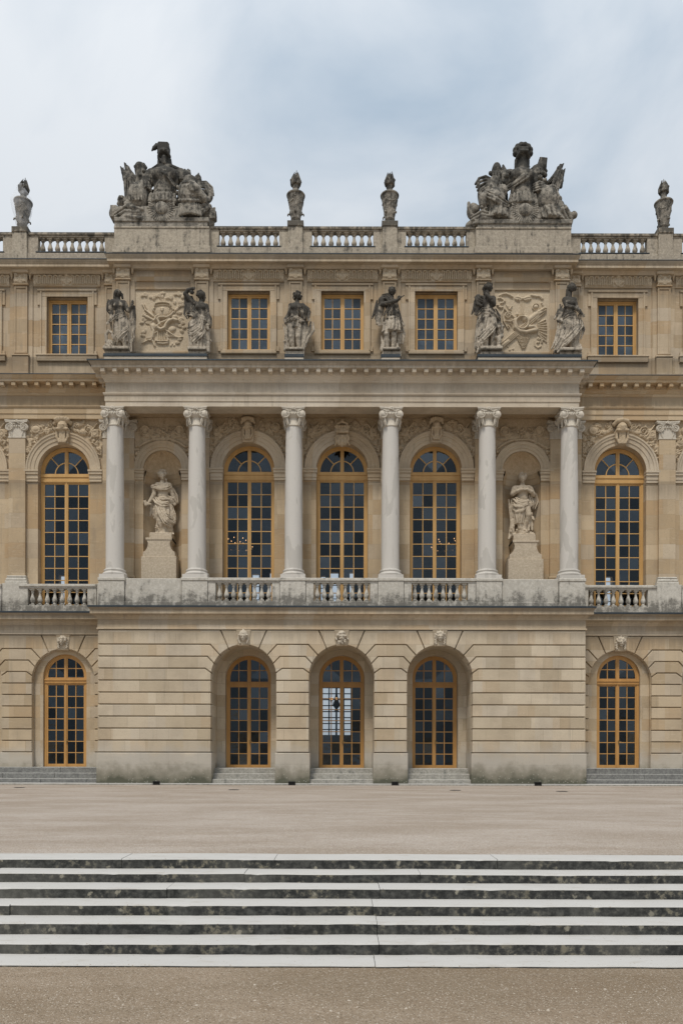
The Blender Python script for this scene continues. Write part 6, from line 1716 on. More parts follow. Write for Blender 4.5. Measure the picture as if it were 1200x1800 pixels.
S.ch([(525, 380, 0), (560, 500, 15), (605, 610, 10)], 38, 30); S.ch([(605, 615, 10), (600, 660, -20)], 28, 24); S.folds([(540, 400, 20), (590, 520, 25), (620, 640, 20)], 22, 3); S.folds([(490, 560, -60), (560, 600, -50), (615, 660, -20)], 20, 3)
S.skirt([(550, 415, 0, 95, 68), (650, 420, 0, 140, 92), (820, 440, 0, 140, 100), (985, 455, 0, 118, 92)], 12, 8, 1.0)
S.folds([(285, 560, -50), (330, 640, -90), (420, 680, -105), (520, 650, -95)], 15, 4); S.folds([(350, 600, -90), (460, 590, -95), (560, 580, -60)], 13, 3); S.folds([(340, 680, -90), (400, 820, -115), (490, 940, -115), (590, 985, -60)], 15, 5); S.folds([(400, 690, -100), (470, 840, -115), (580, 900, -60)], 13, 3); S.folds([(550, 690, -40), (585, 820, -30), (595, 970, -30)], 15, 3)
S.folds([(270, 620, -10), (255, 740, 0), (260, 830, 0)], 22, 4); S.ch([(300, 640, 20), (280, 860, 20)], 36, 24, 10); S.folds([(320, 700, -50), (340, 830, -70), (330, 930, -50)], 14, 3)
S.ch([(390, 920, -50), (400, 1000, -40), (395, 1095, -10)], 42, 25); S.ch([(395, 1105, -10), (375, 1135, -70)], 24, 15); S.ch([(520, 970, -20), (545, 1050, -10), (562, 1100, 0)], 40, 25); S.ch([(562, 1110, 0), (590, 1135, -50)], 23, 14)
S.ch([(335, 900, 20), (325, 1130, 20)], 34, 44); S.curls((330, 1030, 0), 40, 26, 14, 6, -2.4, 2.4, 2, 4); S.folds([(450, 960, 20), (460, 1130, 20)], 24, 3); S.c((420, 900, 40), (450, 1130, 40), 80, 100, 20)
S.b((405, 1150, 0), (175, 22, 130), 8, 10)
statue('statue', 'pale crowned woman statue holding a mask in the left niche of the portico', S, placer(240, 815, 9, YN), (228, 580, 1160, 1216, -135, 135), 'statue_niche', GN, 0.9)
S = mkn()
S.head((415, 250, -30), 56, -14, 4); S.e((418, 220, 5), (66, 56, 62), 8); S.curls((420, 205, 0), 60, 44, 17, 14, -1, 0.25, 0.5, 4)
S.c((418, 295, 0), (420, 350, 0), 31, 38); S.c((305, 385, 0), (520, 380, 0), 44, 44, 18); S.e((420, 430, 0), (108, 85, 68), 18); S.e((420, 530, 0), (88, 100, 62), 20); S.e((410, 640, 0), (112, 75, 78), 20)
S.ch([(285, 395, -5), (258, 480, -20)], 40, 36); S.ch([(258, 485, -25), (320, 450, -75), (385, 430, -88)], 34, 24); S.hand((380, 432, -88), (50, -10, 0), 22); S.folds([(260, 380, -20), (290, 400, -40), (330, 440, -60)], 13, 2)
S.ch([(545, 395, -5), (590, 490, -20)], 40, 34); S.ch([(590, 495, -25), (540, 460, -70), (475, 430, -88)], 32, 24); S.hand((480, 432, -88), (-50, -10, 0), 22, 0.5, 4, -1)
S.folds([(600, 470, 20), (612, 580, 20), (580, 700, 10)], 20, 4); S.folds([(520, 500, -20), (550, 620, -20), (555, 680, -20)], 18, 3)
S.folds([(285, 550, -50), (320, 620, -90), (400, 640, -98), (490, 620, -90)], 15, 4); S.folds([(260, 620, -40), (300, 690, -90), (380, 705, -100), (480, 640, -95)], 15, 3); S.folds([(270, 700, -30), (320, 770, -80), (390, 770, -95), (430, 700, -95)], 15, 3); S.e((480, 610, -85), (30, 26, 24), 6)
S.skirt([(600, 395, 0, 118, 78), (720, 365, -5, 108, 82), (860, 365, -15, 85, 72), (955, 365, -15, 66, 58)], 10, 7, 0.8)
S.ch([(470, 660, -20), (505, 820, -60)], 66, 44, 12); S.ch([(505, 825, -60), (485, 920, -30), (450, 1030, 10)], 42, 24); S.ch([(450, 1035, 10), (440, 1055, -50)], 24, 15); S.ch([(370, 940, -20), (380, 1020, -20), (388, 1115, 0)], 42, 26); S.ch([(388, 1125, 0), (385, 1145, -70)], 25, 16)
S.folds([(250, 560, 10), (245, 700, 10), (265, 960, 10)], 24, 3); S.ch([(270, 900, 20), (250, 1120, 20)], 40, 50); S.curls((275, 1060, -10), 55, 34, 18, 9, -1.6, 1.3, 2, 4); S.ch([(230, 1130, 0), (205, 1190, -20)], 32, 20); S.curls((510, 1105, -20), 75, 34, 18, 19, -0.6, 0.5, 2, 4); S.e((510, 1110, 0), (90, 40, 80), 12)
S.e((545, 920, 10), (42, 80, 50), 12); S.e((568, 865, -20), (34, 36, 38), 6); S.c((575, 875, -45), (590, 900, -60), 18, 12, 5); S.ch([(520, 950, -20), (512, 1050, -30)], 22, 16); S.ch([(565, 950, -20), (565, 1050, -30)], 22, 16); S.ch([(560, 780, 20), (555, 860, 20)], 28, 24); S.c((430, 850, 50), (420, 1130, 50), 80, 100, 20)
S.b((415, 1152, 0), (180, 20, 130), 8, 10)
statue('statue', 'pale half draped statue with both hands at its chest in the right portico niche', S, placer(870, 815, 9, YN), (250, 600, 1160, 1245, -135, 135), 'statue_niche', GN, 0.9)
for u0, cx, dv, lb in ((240, 385, 0, 'flared limestone pedestal under the niche statue left of the columns'), (870, 437, 27, 'flared limestone pedestal under the niche statue right of the windows')):
    X0 = wx(u0 + cx / 9, YN); k = mpp(YN) / 9
    zz = lambda v: wz(815 + (v + dv) / 9, YN)
    m = MB(); hw = lambda w: w * k
    prof = [(205, 1218), (205, 1258), (190, 1266), (178, 1285), (172, 1310), (176, 1350), (190, 1390), (215, 1425), (250, 1445), (252, 1520)]
    pts = [(X0 - hw(w), zz(v)) for w, v in prof] + [(X0 + hw(w), zz(v)) for w, v in prof[::-1]]
    m.block(pts[::-1], YN - 0.44, YN + 0.40, 0.012)
    m.cbox(X0 - hw(275), X0 + hw(275), YN - 0.47, YN + 0.35, 8.30, zz(1515), 0.012)
    m.cbox(X0 - hw(205), X0 + hw(205), YN - 0.465, YN + 0.41, zz(1256), zz(1220), 0.012)
    tag(m.build('statue_pedestal', M['statue_niche']), lb, 'pedestal', 'pedestals in the portico niches')

# ------------------------------------------------------------------ flaming urns on the parapet
GU = 'flaming urns on the roof parapet'
def urn_profile():
    k = mpp(1.5) / 16.36
    raw = [(112, 1622), (112, 1600), (96, 1590), (94, 1560), (98, 1535), (128, 1512), (132, 1490), (126, 1470), (140, 1420), (152, 1370), (160, 1300), (172, 1215), (180, 1195), (178, 1180), (200, 1020), (212, 950), (226, 905), (226, 880), (252, 865), (256, 838), (246, 824), (222, 816), (196, 800), (160, 772), (122, 740), (94, 706), (82, 684), (78, 660), (88, 640), (86, 618), (70, 610)]
    return [(r * k, (1622 - v) * k) for r, v in raw], k
UP, UK = urn_profile()
def urn_mod(a, z):
    v = 1622 - z / UK
    if 1300 < v < 1520: return 1 + 0.035 * abs(cos(7 * a)) + 0.0
    if 905 < v < 1195: return 1 + 0.05 * max(0, sin(5 * a + (v - 1000) * 0.012)) + 0.035 * sin(11 * a + v * 0.03)
    if 700 < v < 800: return 1 + 0.07 * cos(12 * a)
    return 1.0
def make_urn():
    r = thing('urn', '', 'urn', (0, 0, 0), GU)
    m = MB(); P2 = []
    for (r0, z0), (r1, z1) in zip(UP[:-1], UP[1:]):
        n = max(1, int(abs(z1 - z0) / 0.045))
        P2 += [(r0 + (r1 - r0) * i / n, z0 + (z1 - z0) * i / n) for i in range(n)]
    P2.append(UP[-1])
    m.lathe(P2, 0, 0, 42, urn_mod)
    m.build('body', M['trophy'], r, smooth=50)
    fs_ = MB()
    for a in range(4):
        h = MB(); c, s = cos(a * pi / 2), sin(a * pi / 2); R = lambda d, z: (d * c, d * s, z)
        z = (1622 - 1370) * UK
        h.tube([R(0.20, z - 0.01), R(0.26, z + 0.035), R(0.31, z + 0.02), R(0.315, z - 0.045)], 0.04, 7, 0.026)
        h.ball(R(0.215, z + 0.10), (0.05, 0.05, 0.06), 7, 5)
        # festoon between the heads
        for i in range(7):
            t = (i + 0.5) / 7 * pi / 2 + a * pi / 2; zz = (1622 - 1000) * UK - 0.13 * sin((i + 0.5) / 7 * pi)
            fs_.ball((0.278 * cos(t), 0.278 * sin(t), zz), (0.034, 0.034, 0.036), 6, 4)
        fs_.ball(R(0.288, (1622 - 960) * UK), (0.045, 0.045, 0.055), 7, 5)
        h.build('handle', M['trophy'], r, smooth=True)
    fs_.build('festoon', M['trophy'], r, smooth=True)
    S = Sculpt(-220, 220, 150, 640, -220, 220, 8.5)
    S.e((0, 490, 0), (122, 110, 122), 10); S.c((0, 470, 0), (0, 290, 0), 100, 42, 14); S.c((0, 590, 0), (0, 630, 0), 80, 88, 10)
    g = random.Random(2)
    for i in range(18):
        a = i * 2.4; r0 = 112 + 12 * (i % 2); hgt = 262 + 22 * (i % 5) - 30 * (i % 3 == 0)
        S.ch([(r0 * cos(a), 540, r0 * sin(a)), (1.08 * r0 * cos(a + 0.15), 450, 1.08 * r0 * sin(a + 0.15)), (0.84 * r0 * cos(a + 0.35), 350, 0.84 * r0 * sin(a + 0.35)), (0.50 * r0 * cos(a + 0.5), hgt - 50, 0.50 * r0 * sin(a + 0.5))], 26, 9, 3)
    for i in range(4):
        a = i * 1.57 + 0.3; S.ch([(110 * cos(a), 500, 110 * sin(a)), (150 * cos(a), 440, 150 * sin(a)), (140 * cos(a), 400, 140 * sin(a))], 26, 8, 6)
    S.mesh('flame', lambda u, v, d: (u * UK, d * UK, (1622 - v) * UK), M['trophy'], r, 1.2)
    return r
u0 = make_urn()
spots = ((-HP, YB, 0.0, 23.37, 'weathered stone flame urn on the roof parapet left of centre'), (HP, YB, 0.9, 23.37, 'weathered stone flame urn on the roof parapet right of centre'),
         (-13.55, YBW, 0.4, 23.37, 'stone flame urn wrapped in clear netting at the far left of the roof'), (13.55, YBW, 2.0, 23.37, 'stone flame urn right of the right war trophy, far right of the roof'))
for i, (x, y, a, z, lb) in enumerate(spots):
    o = u0 if i == 0 else copy_tree(u0)
    o.scale = (1.045,) * 3; o.location = (x, y, z); o.rotation_euler = (0, 0, a); o['label'] = lb
    if i in (2,): o.rotation_euler = (0, radians(2.5), a)
m = MB(); g = random.Random(8)
rings = [(0.20, 0.0), (0.27, 0.25), (0.34, 0.6), (0.42, 0.95), (0.44, 1.12), (0.40, 1.28), (0.30, 1.45), (0.22, 1.62), (0.19, 1.85)]
m.lathe([(r * 1.02, z) for r, z in rings], 0, 0, 22, lambda a, z: 1 + 0.07 * sin(3 * a + 2 * z) + 0.03 * sin(7 * a - 3 * z))
o = m.build('protective_net', M['film'], None, smooth=True); o.location = (-13.55, YBW, 23.38)
tag(o, 'thin clear protective netting hanging round the leftmost roof urn', 'netting')

# ------------------------------------------------------------------ war trophies
YT = 1.55
def trophy_parts(u0, v0, sc, label, mirror):
    k = mpp(YT) / sc
    cx = wx(u0 + 600 / sc, YT)
    root = thing('war_trophy', label, 'sculpture', (cx, YT, 23.30), 'war trophies on the roof')
    plc = lambda u, v, d: (wx(u0 + u / sc, YT) - cx, d * k, wz(v0 + v / sc, YT) - 23.30)
    def mesh(S, name, rough=1.0): return S.mesh(name, plc, M['trophy'], root, rough)
    N = lambda u0_, u1, v0_, v1, y0=-190, y1=190, h=5.6: Sculpt(u0_, u1, v0_, v1, y0, y1, h)
    pb_ = MB(); pb_.cbox(-1.93, 1.93, -0.42, 0.55, 22.99 - 23.30, -0.06, 0.02); pb_.build('plinth', M['trophy'], root)
    return mesh, N, plc, root
def sun_face(N, mesh, cu, cv, lo, hi, top):
    S = N(lo - 40, hi + 40, top - 20, 930, -210, 200, 4.2)
    S.b(((lo + hi) / 2, 830, 20), ((hi - lo) / 2, 60, 130), 12, 10); S.c(((lo + hi) / 2 - 60, 790, 20), ((lo + hi) / 2 + 60, 790, 20), 110, None, 20)
    S.e((cu, cv, -112), (64, 64, 30), 3); S.b((cu, cv - 10, -96), (132, 120, 14), 8, 4)
    for i in range(34):
        a = 2 * pi * i / 34
        if sin(a) < -0.72: continue
        S.c((cu + 76 * cos(a), cv + 76 * sin(a), -112), (cu + (132 if i % 2 else 122) * cos(a), cv + (132 if i % 2 else 122) * sin(a), -112), 4.2, 7.0, 2)
    return mesh(S, 'sun_emblem', 0.5)

mesh, N, plc, root = trophy_parts(180, 240, 5.714, 'dark stone war trophy with an eagle crested helmet on the left of the roof', False)
S = N(60, 1130, 600, 930, -210, 210); S.b((605, 905, 0), (470, 22, 112), 6, 6)
S.b((115, 783, 10), (34, 58, 60), 8, 6); [S.c((88 + 13 * i, 730, -50), (88 + 13 * i, 838, -50), 6, None, 2) for i in range(5)]
S.c((120, 783, 0), (240, 760, 0), 62, 50, 14); S.e((195, 680, 0), (52, 46, 60), 12); S.curls((195, 672, -10), 44, 14, 17, 3, -1, 0.5, 2)
S.folds([(140, 870, -60), (250, 840, -100), (380, 850, -110), (430, 800, -80)], 22, 4); S.ch([(150, 870, 20), (300, 860, 10), (430, 850, 0)], 44, 40, 16); S.ch([(250, 740, -90), (330, 800, -120), (420, 810, -110)], 22, 18)
S.e((1108, 812, -10), (46, 54, 60), 6); [S.c((1086 + 14 * i, 760, -60), (1080 + 16 * i, 862, -60), 7, None, 2) for i in range(5)]; S.c((1020, 790, 0), (1090, 810, 0), 56, 46, 14); S.curls((1020, 760, -20), 60, 16, 22, 6, -1, 0.6, 2); S.c((980, 840, 0), (1080, 880, 0), 50, 36, 14); S.folds([(940, 850, -60), (1010, 800, -80), (1060, 740, -60)], 18, 3)
mesh(S, 'base')
S = N(400, 860, 300, 760)
S.c((488, 388, 0), (780, 382, 0), 50, 50, 16); S.e((630, 450, -15), (140, 120, 108), 26); S.e((565, 440, -95), (62, 56, 34), 18); S.e((690, 440, -95), (62, 56, 34), 18); S.e((620, 570, -15), (114, 110, 92), 26)
for r_ in (530, 575): [S.c((615 + q * 34, r_, -88 - 4 * (1 - q * q)), (615 + q * 34, r_ + 26, -90 - 4 * (1 - q * q)), 18, None, 10) for q in (-1, 1)]
S.ch([(480, 400, 0), (445, 440, -10), (455, 490, -20)], 62, 50, 14); S.ch([(775, 400, 0), (815, 420, -10), (820, 460, -20)], 62, 52, 14)
[S.ch([(430 + 18 * i, 410, -50), (422 + 18 * i, 490, -60)], 10, None, 3) for i in range(4)]; [S.ch([(770 + 18 * i, 400, -50), (778 + 18 * i, 470, -60)], 10, None, 3) for i in range(4)]
S.folds([(540, 385, -80), (640, 450, -125), (740, 570, -100)], 13, 2); S.e((650, 470, -126), (22, 22, 12), 4)
S.folds([(490, 362, -40), (560, 352, -70), (690, 347, -70), (775, 358, -40)], 13, 2)
S.skirt([(600, 612, -10, 112, 92), (660, 615, -10, 128, 100), (735, 618, -10, 140, 108)], 15, 10, 0.2)
[S.e((500 + 33 * i, 650 + 6 * (i % 2), -85 - 30 * sin(pi * (i + 0.5) / 8)), (18, 22, 14), 4) for i in range(8)]; [S.c((490 + 34 * i, 660, -88 - 30 * sin(pi * (i + 0.5) / 8)), (486 + 36 * i, 722, -92 - 30 * sin(pi * (i + 0.5) / 8)), 14, 18, 3) for i in range(8)]
mesh(S, 'cuirass')
S = N(460, 720, 40, 380)
S.c((622, 350, 0), (622, 240, -10), 58, 40, 10); S.e((610, 200, 0), (62, 66, 76), 8); S.ch([(565, 235, -50), (600, 205, -85), (640, 200, -85), (672, 235, -50)], 16, 14, 5); S.ch([(562, 210, 20), (556, 280, 25), (540, 345, 20)], 24, 24, 5); S.ch([(662, 230, 10), (672, 290, 10), (684, 330, 0)], 17, 17, 5)
S.b((604, 150, 0), (56, 62, 56), 16, 6, 2); S.e((648, 92, -10), (14, 16, 14), 5); S.e((596, 88, -10), (18, 14, 16), 5); S.ch([(588, 130, 10), (566, 86, 10), (530, 84, 0), (500, 112, 0), (486, 146, 0)], 17, 8, 4); S.e((522, 112, 0), (40, 22, 20), 4, rot=-42)
S.c((622, 262, -70), (624, 318, -66), 20, 24, 5); S.ch([(560, 250, -40), (580, 222, -70), (612, 206, -86), (650, 214, -80), (676, 246, -50)], 13, None, 3); S.c((560, 190, -45), (665, 190, -45), 8, None, 2)
[S.c((590 + 22 * i, 120, 0), (588 + 24 * i, 86 + 8 * (i % 2), 0), 18, 10, 5) for i in range(3)]; [S.c((552, 128 + 30 * i, -42), (656, 128 + 30 * i, -42), 5, None, 2) for i in range(2)]
S.folds([(590, 235, -50), (600, 290, -60), (625, 330, -60)], 12, 3)
mesh(S, 'helmet')
S = N(140, 470, 230, 700)
S.c((216, 275, 10), (262, 640, 10), 12, 14, 4); S.c((205, 258, 10), (235, 330, 10), 5, 24, 4); S.c((170, 305, 0), (205, 372, 0), 6, 24, 4); S.ch([(205, 370, 0), (205, 440, 0)], 22, 14)
S.ch([(232, 300, 10), (252, 430, 10), (262, 640, 10)], 12, 56, 10); S.ch([(238, 300, 10), (290, 430, 0), (350, 520, 0)], 12, 40, 10)
S.folds([(226, 320, -10), (232, 450, -40), (240, 630, -50)], 13, 3); S.folds([(240, 320, -10), (280, 440, -45), (310, 560, -50)], 13, 3); S.folds([(246, 320, 0), (310, 430, -40), (365, 520, -45)], 12, 2)
S.e((366, 315, 10), (56, 52, 62), 8); S.ch([(315, 300, 10), (350, 275, 10), (400, 278, 10), (425, 310, 10)], 16, 14, 5); S.ch([(370, 350, 10), (395, 440, 0), (420, 500, 0)], 58, 66, 16); S.curls((390, 410, 0), 62, 18, 18, 5, -1, 1.2, 2)
S.c((430, 430, 0), (470, 500, -20), 46, 40, 12)
mesh(S, 'banner')
S = N(210, 540, 480, 860, -230, 190)
S.e((362, 655, -40), (112, 150, 118), 20); S.c((350, 560, -20), (430, 545, -20), 66, 60, 20); S.skirt([(515, 430, -60, 52, 60), (560, 425, -60, 66, 70), (600, 425, -60, 70, 70)], 10, 7); S.ch([(245, 610, -60), (262, 720, -90), (330, 790, -110)], 16, None, 6); S.c((380, 760, -40), (420, 800, -40), 66, 50, 16)
[S.c((300 + 28 * i, 540, -120), (300 + 30 * i, 740, -146), 8, None, 6) for i in range(5)]; S.c((480, 520, 90), (490, 700, 90), 40, 50, 8)
mesh(S, 'side_cuirass')
S = N(720, 1130, 320, 900, -230, 190)
S.e((865, 650, -45), (100, 160, 112), 22, rot=-12); S.e((915, 620, -60), (80, 100, 90), 22, rot=-30); S.ch([(880, 545, -80), (950, 620, -110), (1020, 690, -90)], 58, 44, 14); S.e((905, 610, -150), (36, 38, 20), 6); S.ch([(800, 540, -80), (850, 600, -140), (920, 650, -150)], 18, None, 6)
S.ch([(790, 530, -60), (830, 560, -130), (885, 560, -140), (920, 540, -90)], 14, None, 3); S.ch([(775, 700, -80), (830, 745, -150), (910, 750, -155), (985, 715, -100)], 15, None, 3); S.e((880, 790, -50), (92, 60, 84), 10)
[S.c((786 + 21 * i, 755 + 10 * sin(i * 0.35), -95 - 48 * sin(pi * (i + 0.5) / 10)), (778 + 24 * i, 862, -92 - 52 * sin(pi * (i + 0.5) / 10)), 12, 15, 2) for i in range(10)]; [S.c((800 + 30 * i, 600 + 8 * i, -120 - 14 * sin(i)), (812 + 28 * i, 690, -150), 9, 7, 3) for i in range(5)]
for j, rr in enumerate((0, 26, 52, 76)): S.ch([(905 + j * 8, 520 + rr * 0.6, -10 - 8 * j), (960, 470 + rr * 0.75, -10 - 8 * j), (1030, 465 + rr, -10 - 8 * j), (1090 - j * 10, 520 + rr * 1.2, -10 - 8 * j), (1105 - j * 12, 600 + rr * 0.8, -10 - 8 * j)], 13, 10, 2)
S.e((990, 570, 60), (100, 80, 30), 8); S.c((950, 355, 20), (945, 420, 20), 6, 30, 4); S.c((945, 410, 20), (915, 460, 20), 34, 44, 12); S.c((905, 440, 10), (960, 440, 10), 26, None, 10)
S.ch([(830, 460, 10), (830, 380, 10)], 46, 38, 10); [S.ch([(800 + 15 * i, 375, 10), (796 + 17 * i, 335 - 14 * (i % 2), 10)], 18, 7, 4) for i in range(5)]; S.ch([(780, 480, 90), (770, 580, 90), (760, 760, 90)], 46, 52, 8)
S.curls((770, 560, -40), 46, 14, 20, 4, -1.3, 1.3, 2); S.c((1000, 690, -60), (1050, 660, -40), 36, 22, 10); S.e((880, 500, -60), (70, 60, 60), 18)
mesh(S, 'tilted_cuirass_and_plume')  # tilted cuirass with a fan of plumes beside it
sun_face(N, mesh, 605, 795, 400, 790, 700)

mesh, N, plc, root = trophy_parts(810, 240, 5.714, 'dark stone war trophy with a round plumed helmet on the right of the roof', True)
S = N(20, 1170, 600, 960, -210, 210); S.b((590, 918, 0), (485, 24, 112), 6, 6)
S.ch([(70, 900, 0), (140, 850, -20), (260, 850, -40)], 42, 40, 16); S.e((110, 745, 10), (66, 84, 50), 8); S.ch([(60, 680, -20), (55, 740, -40), (85, 810, -40), (140, 830, -40)], 16, 14, 5); S.e((135, 745, -40), (36, 36, 22), 5); S.e((110, 745, 10), (20, 20, 20), 5)
S.folds([(80, 890, -80), (180, 860, -110), (280, 870, -110)], 20, 3); S.e((205, 800, -60), (40, 50, 50), 10); S.curls((200, 800, -80), 40, 14, 16, 7, -1, 1, 2)
S.ch([(960, 700, 0), (940, 800, -20), (1000, 880, -20)], 62, 46, 16); S.folds([(970, 720, -60), (960, 800, -90), (1030, 890, -70)], 22, 4); S.ch([(1030, 760, 10), (1060, 830, 10), (1050, 890, 10)], 52, 48, 14); S.ch([(1060, 800, 0), (1120, 785, 0)], 34, 34, 8); S.e((1118, 780, 0), (28, 34, 32), 4); S.c((1010, 720, 10), (1050, 760, 10), 40, 34, 10)
mesh(S, 'base')
S = N(380, 800, 300, 760)
S.c((455, 388, 0), (705, 388, 0), 50, 48, 16); S.e((585, 450, -15), (130, 120, 106), 26); S.e((530, 440, -92), (58, 54, 34), 18); S.e((640, 440, -92), (58, 54, 34), 18); S.e((590, 570, -15), (112, 110, 92), 26)
S.ch([(465, 395, 0), (425, 420, -10), (425, 480, -20)], 58, 52, 14); S.ch([(690, 400, 0), (735, 420, -10), (735, 480, -20)], 62, 54, 14); [S.ch([(405 + 18 * i, 400, -50), (398 + 18 * i, 490, -60)], 10, None, 3) for i in range(4)]; [S.ch([(700 + 18 * i, 400, -50), (706 + 18 * i, 490, -60)], 10, None, 3) for i in range(4)]
S.folds([(680, 370, -80), (600, 480, -125), (470, 560, -100)], 15, 3); S.folds([(470, 560, -95), (430, 560, -60), (400, 540, -30)], 16, 3)
S.skirt([(590, 590, -10, 112, 92), (660, 590, -10, 130, 102), (735, 592, -10, 144, 110)], 15, 10, 0.2)
[S.c((470 + 30 * i, 640, -84 - 32 * sin(pi * (i + 0.5) / 9)), (458 + 33 * i, 722, -90 - 32 * sin(pi * (i + 0.5) / 9)), 13, 17, 3) for i in range(9)]
mesh(S, 'cuirass')
S = N(490, 720, 20, 390)
S.c((600, 350, 0), (600, 240, -10), 62, 46, 14); S.e((600, 185, 0), (66, 66, 76), 12); S.ch([(540, 235, -40), (570, 200, -80), (630, 200, -80), (660, 235, -40)], 16, 15, 5); S.c((550, 230, 10), (545, 330, 10), 26, 24, 10); S.c((650, 230, 10), (650, 340, 10), 26, 24, 10); S.b((600, 165, -50), (48, 26, 20), 10, 6)
for a in range(-105, 106, 30): S.e((605 + 76 * sin(radians(a)), 150 - 68 * cos(radians(a)), 0), (29, 30, 32), 4)
for a in range(-80, 81, 32): S.e((605 + 52 * sin(radians(a)), 140 - 44 * cos(radians(a)), -20), (25, 27, 30), 4)
mesh(S, 'helmet')
S = N(780, 1060, 240, 680)
S.c((985, 275, 10), (880, 600, 10), 13, 14, 4); S.c((1018, 258, 10), (975, 310, 10), 5, 28, 4); S.c((1028, 318, 0), (995, 380, 0), 6, 26, 4); S.ch([(990, 370, 0), (990, 440, 0), (985, 500, 0)], 28, 18, 6)
S.ch([(972, 300, 10), (930, 430, 10), (890, 580, 10)], 12, 66, 10); S.ch([(968, 305, 10), (900, 420, 0), (845, 490, 0)], 12, 30, 10)
S.folds([(968, 320, -10), (905, 430, -40), (850, 490, -40)], 12, 2); S.folds([(972, 320, -20), (925, 450, -55), (880, 560, -60)], 13, 3); S.folds([(980, 330, -10), (955, 460, -50), (925, 590, -60)], 13, 3)
mesh(S, 'banner')
S = N(660, 1000, 220, 920, -230, 190)
S.b((800, 270, 0), (40, 40, 44), 6, 4, 6); [S.c((772 + 14 * i, 232, -30), (770 + 14 * i, 305, -40), 6, None, 2) for i in range(5)]; S.ch([(790, 310, 0), (740, 350, 0), (740, 440, -10)], 52, 62, 14); S.c((800, 320, 0), (836, 350, -10), 32, 16, 8); S.folds([(720, 340, -40), (760, 400, -70), (820, 420, -40)], 16, 3); S.curls((760, 450, -20), 70, 22, 22, 5, -1, 1, 2)
S.e((750, 560, -40), (76, 72, 82), 16); [S.ch([(690, 545 + 22 * i, -90), (745, 540 + 24 * i, -122), (800, 530 + 24 * i, -90)], 10, None, 4) for i in range(4)]
S.e((830, 680, -50), (100, 145, 112), 20); S.c((890, 560, -20), (900, 640, -20), 60, 66, 16); S.ch([(855, 540, -50), (900, 555, -70), (935, 620, -50)], 20, None, 6); S.folds([(870, 600, -120), (880, 700, -140), (870, 790, -130)], 18, 4); S.skirt([(780, 840, -50, 92, 92), (830, 860, -50, 108, 100), (885, 880, -50, 118, 104)], 12, 11); S.c((920, 690, -20), (960, 640, -20), 44, 34, 12)
mesh(S, 'side_cuirass')
S = N(80, 470, 230, 910, -230, 190)
for j, rr in enumerate((0, 34, 70, 108, 140)): S.ch([(300, 440 + rr * 0.5, -10 - 6 * j), (230, 405 + rr, -10 - 6 * j), (165 + j * 5, 425 + rr * 1.15, -10 - 6 * j), (130 + j * 10, 480 + rr * 1.05, -10 - 6 * j)], 15, 12, 2)
S.e((240, 545, 60), (80, 120, 30), 8); S.e((295, 520, -20), (62, 80, 66), 14); S.folds([(330, 460, -60), (290, 580, -90), (210, 640, -90)], 20, 4)
S.e((320, 690, -45), (102, 130, 108), 20); S.ch([(250, 620, -60), (190, 680, -90), (190, 740, -90)], 52, 40, 12); S.folds([(210, 640, -120), (310, 730, -160), (420, 760, -120)], 18, 3); S.skirt([(770, 345, -50, 92, 90), (820, 340, -50, 104, 98), (872, 335, -50, 112, 104)], 12, 11)
S.ch([(350, 400, 10), (345, 310, 10)], 50, 44, 10); S.e((345, 275, 10), (22, 22, 24), 4); S.c((345, 290, 10), (345, 320, 10), 36, 50, 8); S.c((280, 365, 0), (330, 380, 0), 20, 34, 8); S.c((408, 290, 0), (420, 360, 0), 12, 34, 6); S.curls((430, 430, -20), 56, 18, 22, 5, -1, 1, 2); S.ch([(380, 380, 60), (400, 480, 70), (420, 620, 90)], 50, 54, 10); S.folds([(330, 380, -40), (320, 470, -60), (380, 560, -60)], 18, 3)
S.e((390, 590, -70), (50, 60, 50), 14); S.ch([(440, 540, 90), (430, 760, 90)], 40, 46, 8)
mesh(S, 'seated_captive')
sun_face(N, mesh, 605, 805, 440, 770, 715)

# ------------------------------------------------------------------ chandeliers and the hall lantern, lit behind the glass
def chandelier(x, y, z, ztop, n1, label):
    r = thing('chandelier', label, 'chandelier', (x, y, z), 'lit chandeliers in the first floor rooms')
    m = MB(); m.tube([(0, 0, 0.6), (0, 0, ztop - z)], 0.015, 6); m.lathe([(0.02, -0.25), (0.07, -0.2), (0.05, -0.05), (0.09, 0.1), (0.04, 0.3), (0.05, 0.5), (0.02, 0.6)], 0, 0, 10)
    pts = []
    for k, (R, zz, n) in enumerate(((0.72, -0.12, n1), (0.42, 0.22, n1 // 2))):
        for i in range(n):
            a = 2 * pi * i / n + 0.3 * k; c, s = cos(a), sin(a)
            m.tube([(0.05 * c, 0.05 * s, zz), (R * 0.6 * c, R * 0.6 * s, zz - 0.12), (R * c, R * s, zz)], 0.014, 5); m.lathe([(0.035, zz), (0.04, zz + 0.02), (0.015, zz + 0.03), (0.015, zz + 0.10)], R * c, R * s, 6); pts.append((R * c, R * s, zz + 0.13))
    m.build('frame', M['brass'], r)
    b = MB()
    for p in pts: b.ball(p, (0.016, 0.016, 0.03), 6, 4)
    b.build('candle_lights', M['bulb'], r)
chandelier(wx(416, 6), 6.0, wz(962, 6), 15.2, 12, 'lit crystal chandelier glowing behind the left portico window')
chandelier(wx(784, 6), 6.0, wz(962, 6), 15.2, 12, 'lit crystal chandelier glowing behind the right portico window')
r = thing('hall_lantern', 'small lit hanging lantern seen through the middle ground floor doorway', 'lantern', (wx(591, 7), 7.0, wz(1226, 7)))
m = MB(); m.tube([(0, 0, 0.25), (0, 0, 6.5 - r.location.z)], 0.02, 6); m.lathe([(0.02, -0.75), (0.10, -0.65), (0.06, -0.55), (0.17, -0.4), (0.13, -0.2), (0.05, -0.12)], 0, 0, 10)
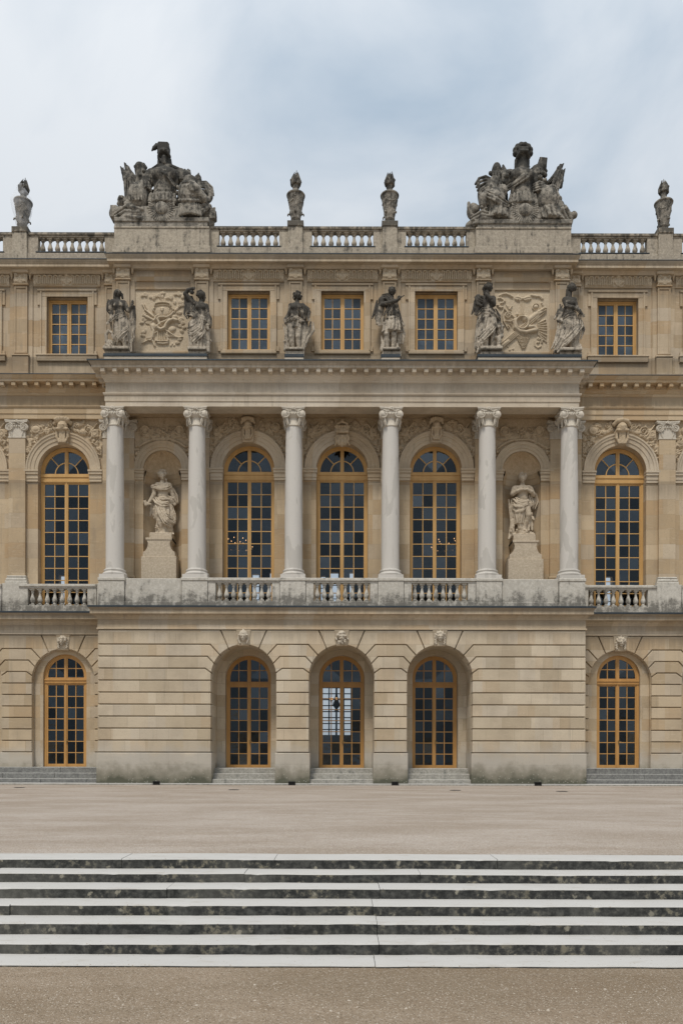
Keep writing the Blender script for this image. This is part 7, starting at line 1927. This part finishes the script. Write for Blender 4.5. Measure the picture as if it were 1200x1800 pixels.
for i in range(8):
    a = 2 * pi * i / 8; m.tube([(0.05 * cos(a), 0.05 * sin(a), -0.3), (0.22 * cos(a), 0.22 * sin(a), -0.38), (0.30 * cos(a), 0.30 * sin(a), -0.12)], 0.015, 5); m.tube([(0.10 * cos(a), 0.10 * sin(a), -0.2), (0.02 * cos(a), 0.02 * sin(a), 0.25)], 0.012, 5)
m.build('frame', M['iron'], r); b = MB()
for i in range(8): a = 2 * pi * i / 8; b.ball((0.30 * cos(a), 0.30 * sin(a), -0.06), (0.025, 0.025, 0.045), 6, 4)
b.build('candle_lights', M['bulb'], r)

# loose pebbles over the sandy foreground and the terrace edge
pts = []; g = np.random.default_rng(4); N_ = 9000
px_ = g.uniform(-9, 9, N_); py_ = -25.75 - np.abs(g.normal(0, 2.6, N_)); pz_ = np.full(N_, -0.690); sz = g.uniform(0.003, 0.008, N_) * (1 + (g.random(N_) > 0.97) * 1.0)
n2 = 3000; px_ = np.concatenate([px_, g.uniform(-11, 11, n2)]); py_ = np.concatenate([py_, g.uniform(-22.4, -19.0, n2)]); pz_ = np.concatenate([pz_, np.zeros(n2)]); sz = np.concatenate([sz, g.uniform(0.005, 0.012, n2)])
NN = N_ + n2
base = np.array([(1, 0, 0), (0, 1, 0), (-1, 0, 0), (0, -1, 0), (0, 0, 0.7), (0, 0, -0.5)], float)
co = base[None] * sz[:, None, None] * g.uniform(0.6, 1.3, (NN, 6, 1)); an = g.uniform(0, 6.28, NN)
cx_ = co[..., 0] * np.cos(an)[:, None] - co[..., 1] * np.sin(an)[:, None]; cy_ = co[..., 0] * np.sin(an)[:, None] + co[..., 1] * np.cos(an)[:, None]
co = np.stack([cx_ + px_[:, None], cy_ + py_[:, None], co[..., 2] + pz_[:, None]], -1).reshape(-1, 3)
tri = np.array([(0, 1, 4), (1, 2, 4), (2, 3, 4), (3, 0, 4)])
F = (tri[None] + (np.arange(NN) * 6)[:, None, None]).reshape(-1, 3)
me = bpy.data.meshes.new('pebbles'); me.from_pydata(co.tolist(), [], F.tolist()); me.materials.append(M['pebble']); me.polygons.foreach_set('use_smooth', [True] * len(me.polygons))
struct(link('pebbles', me), 'stuff')
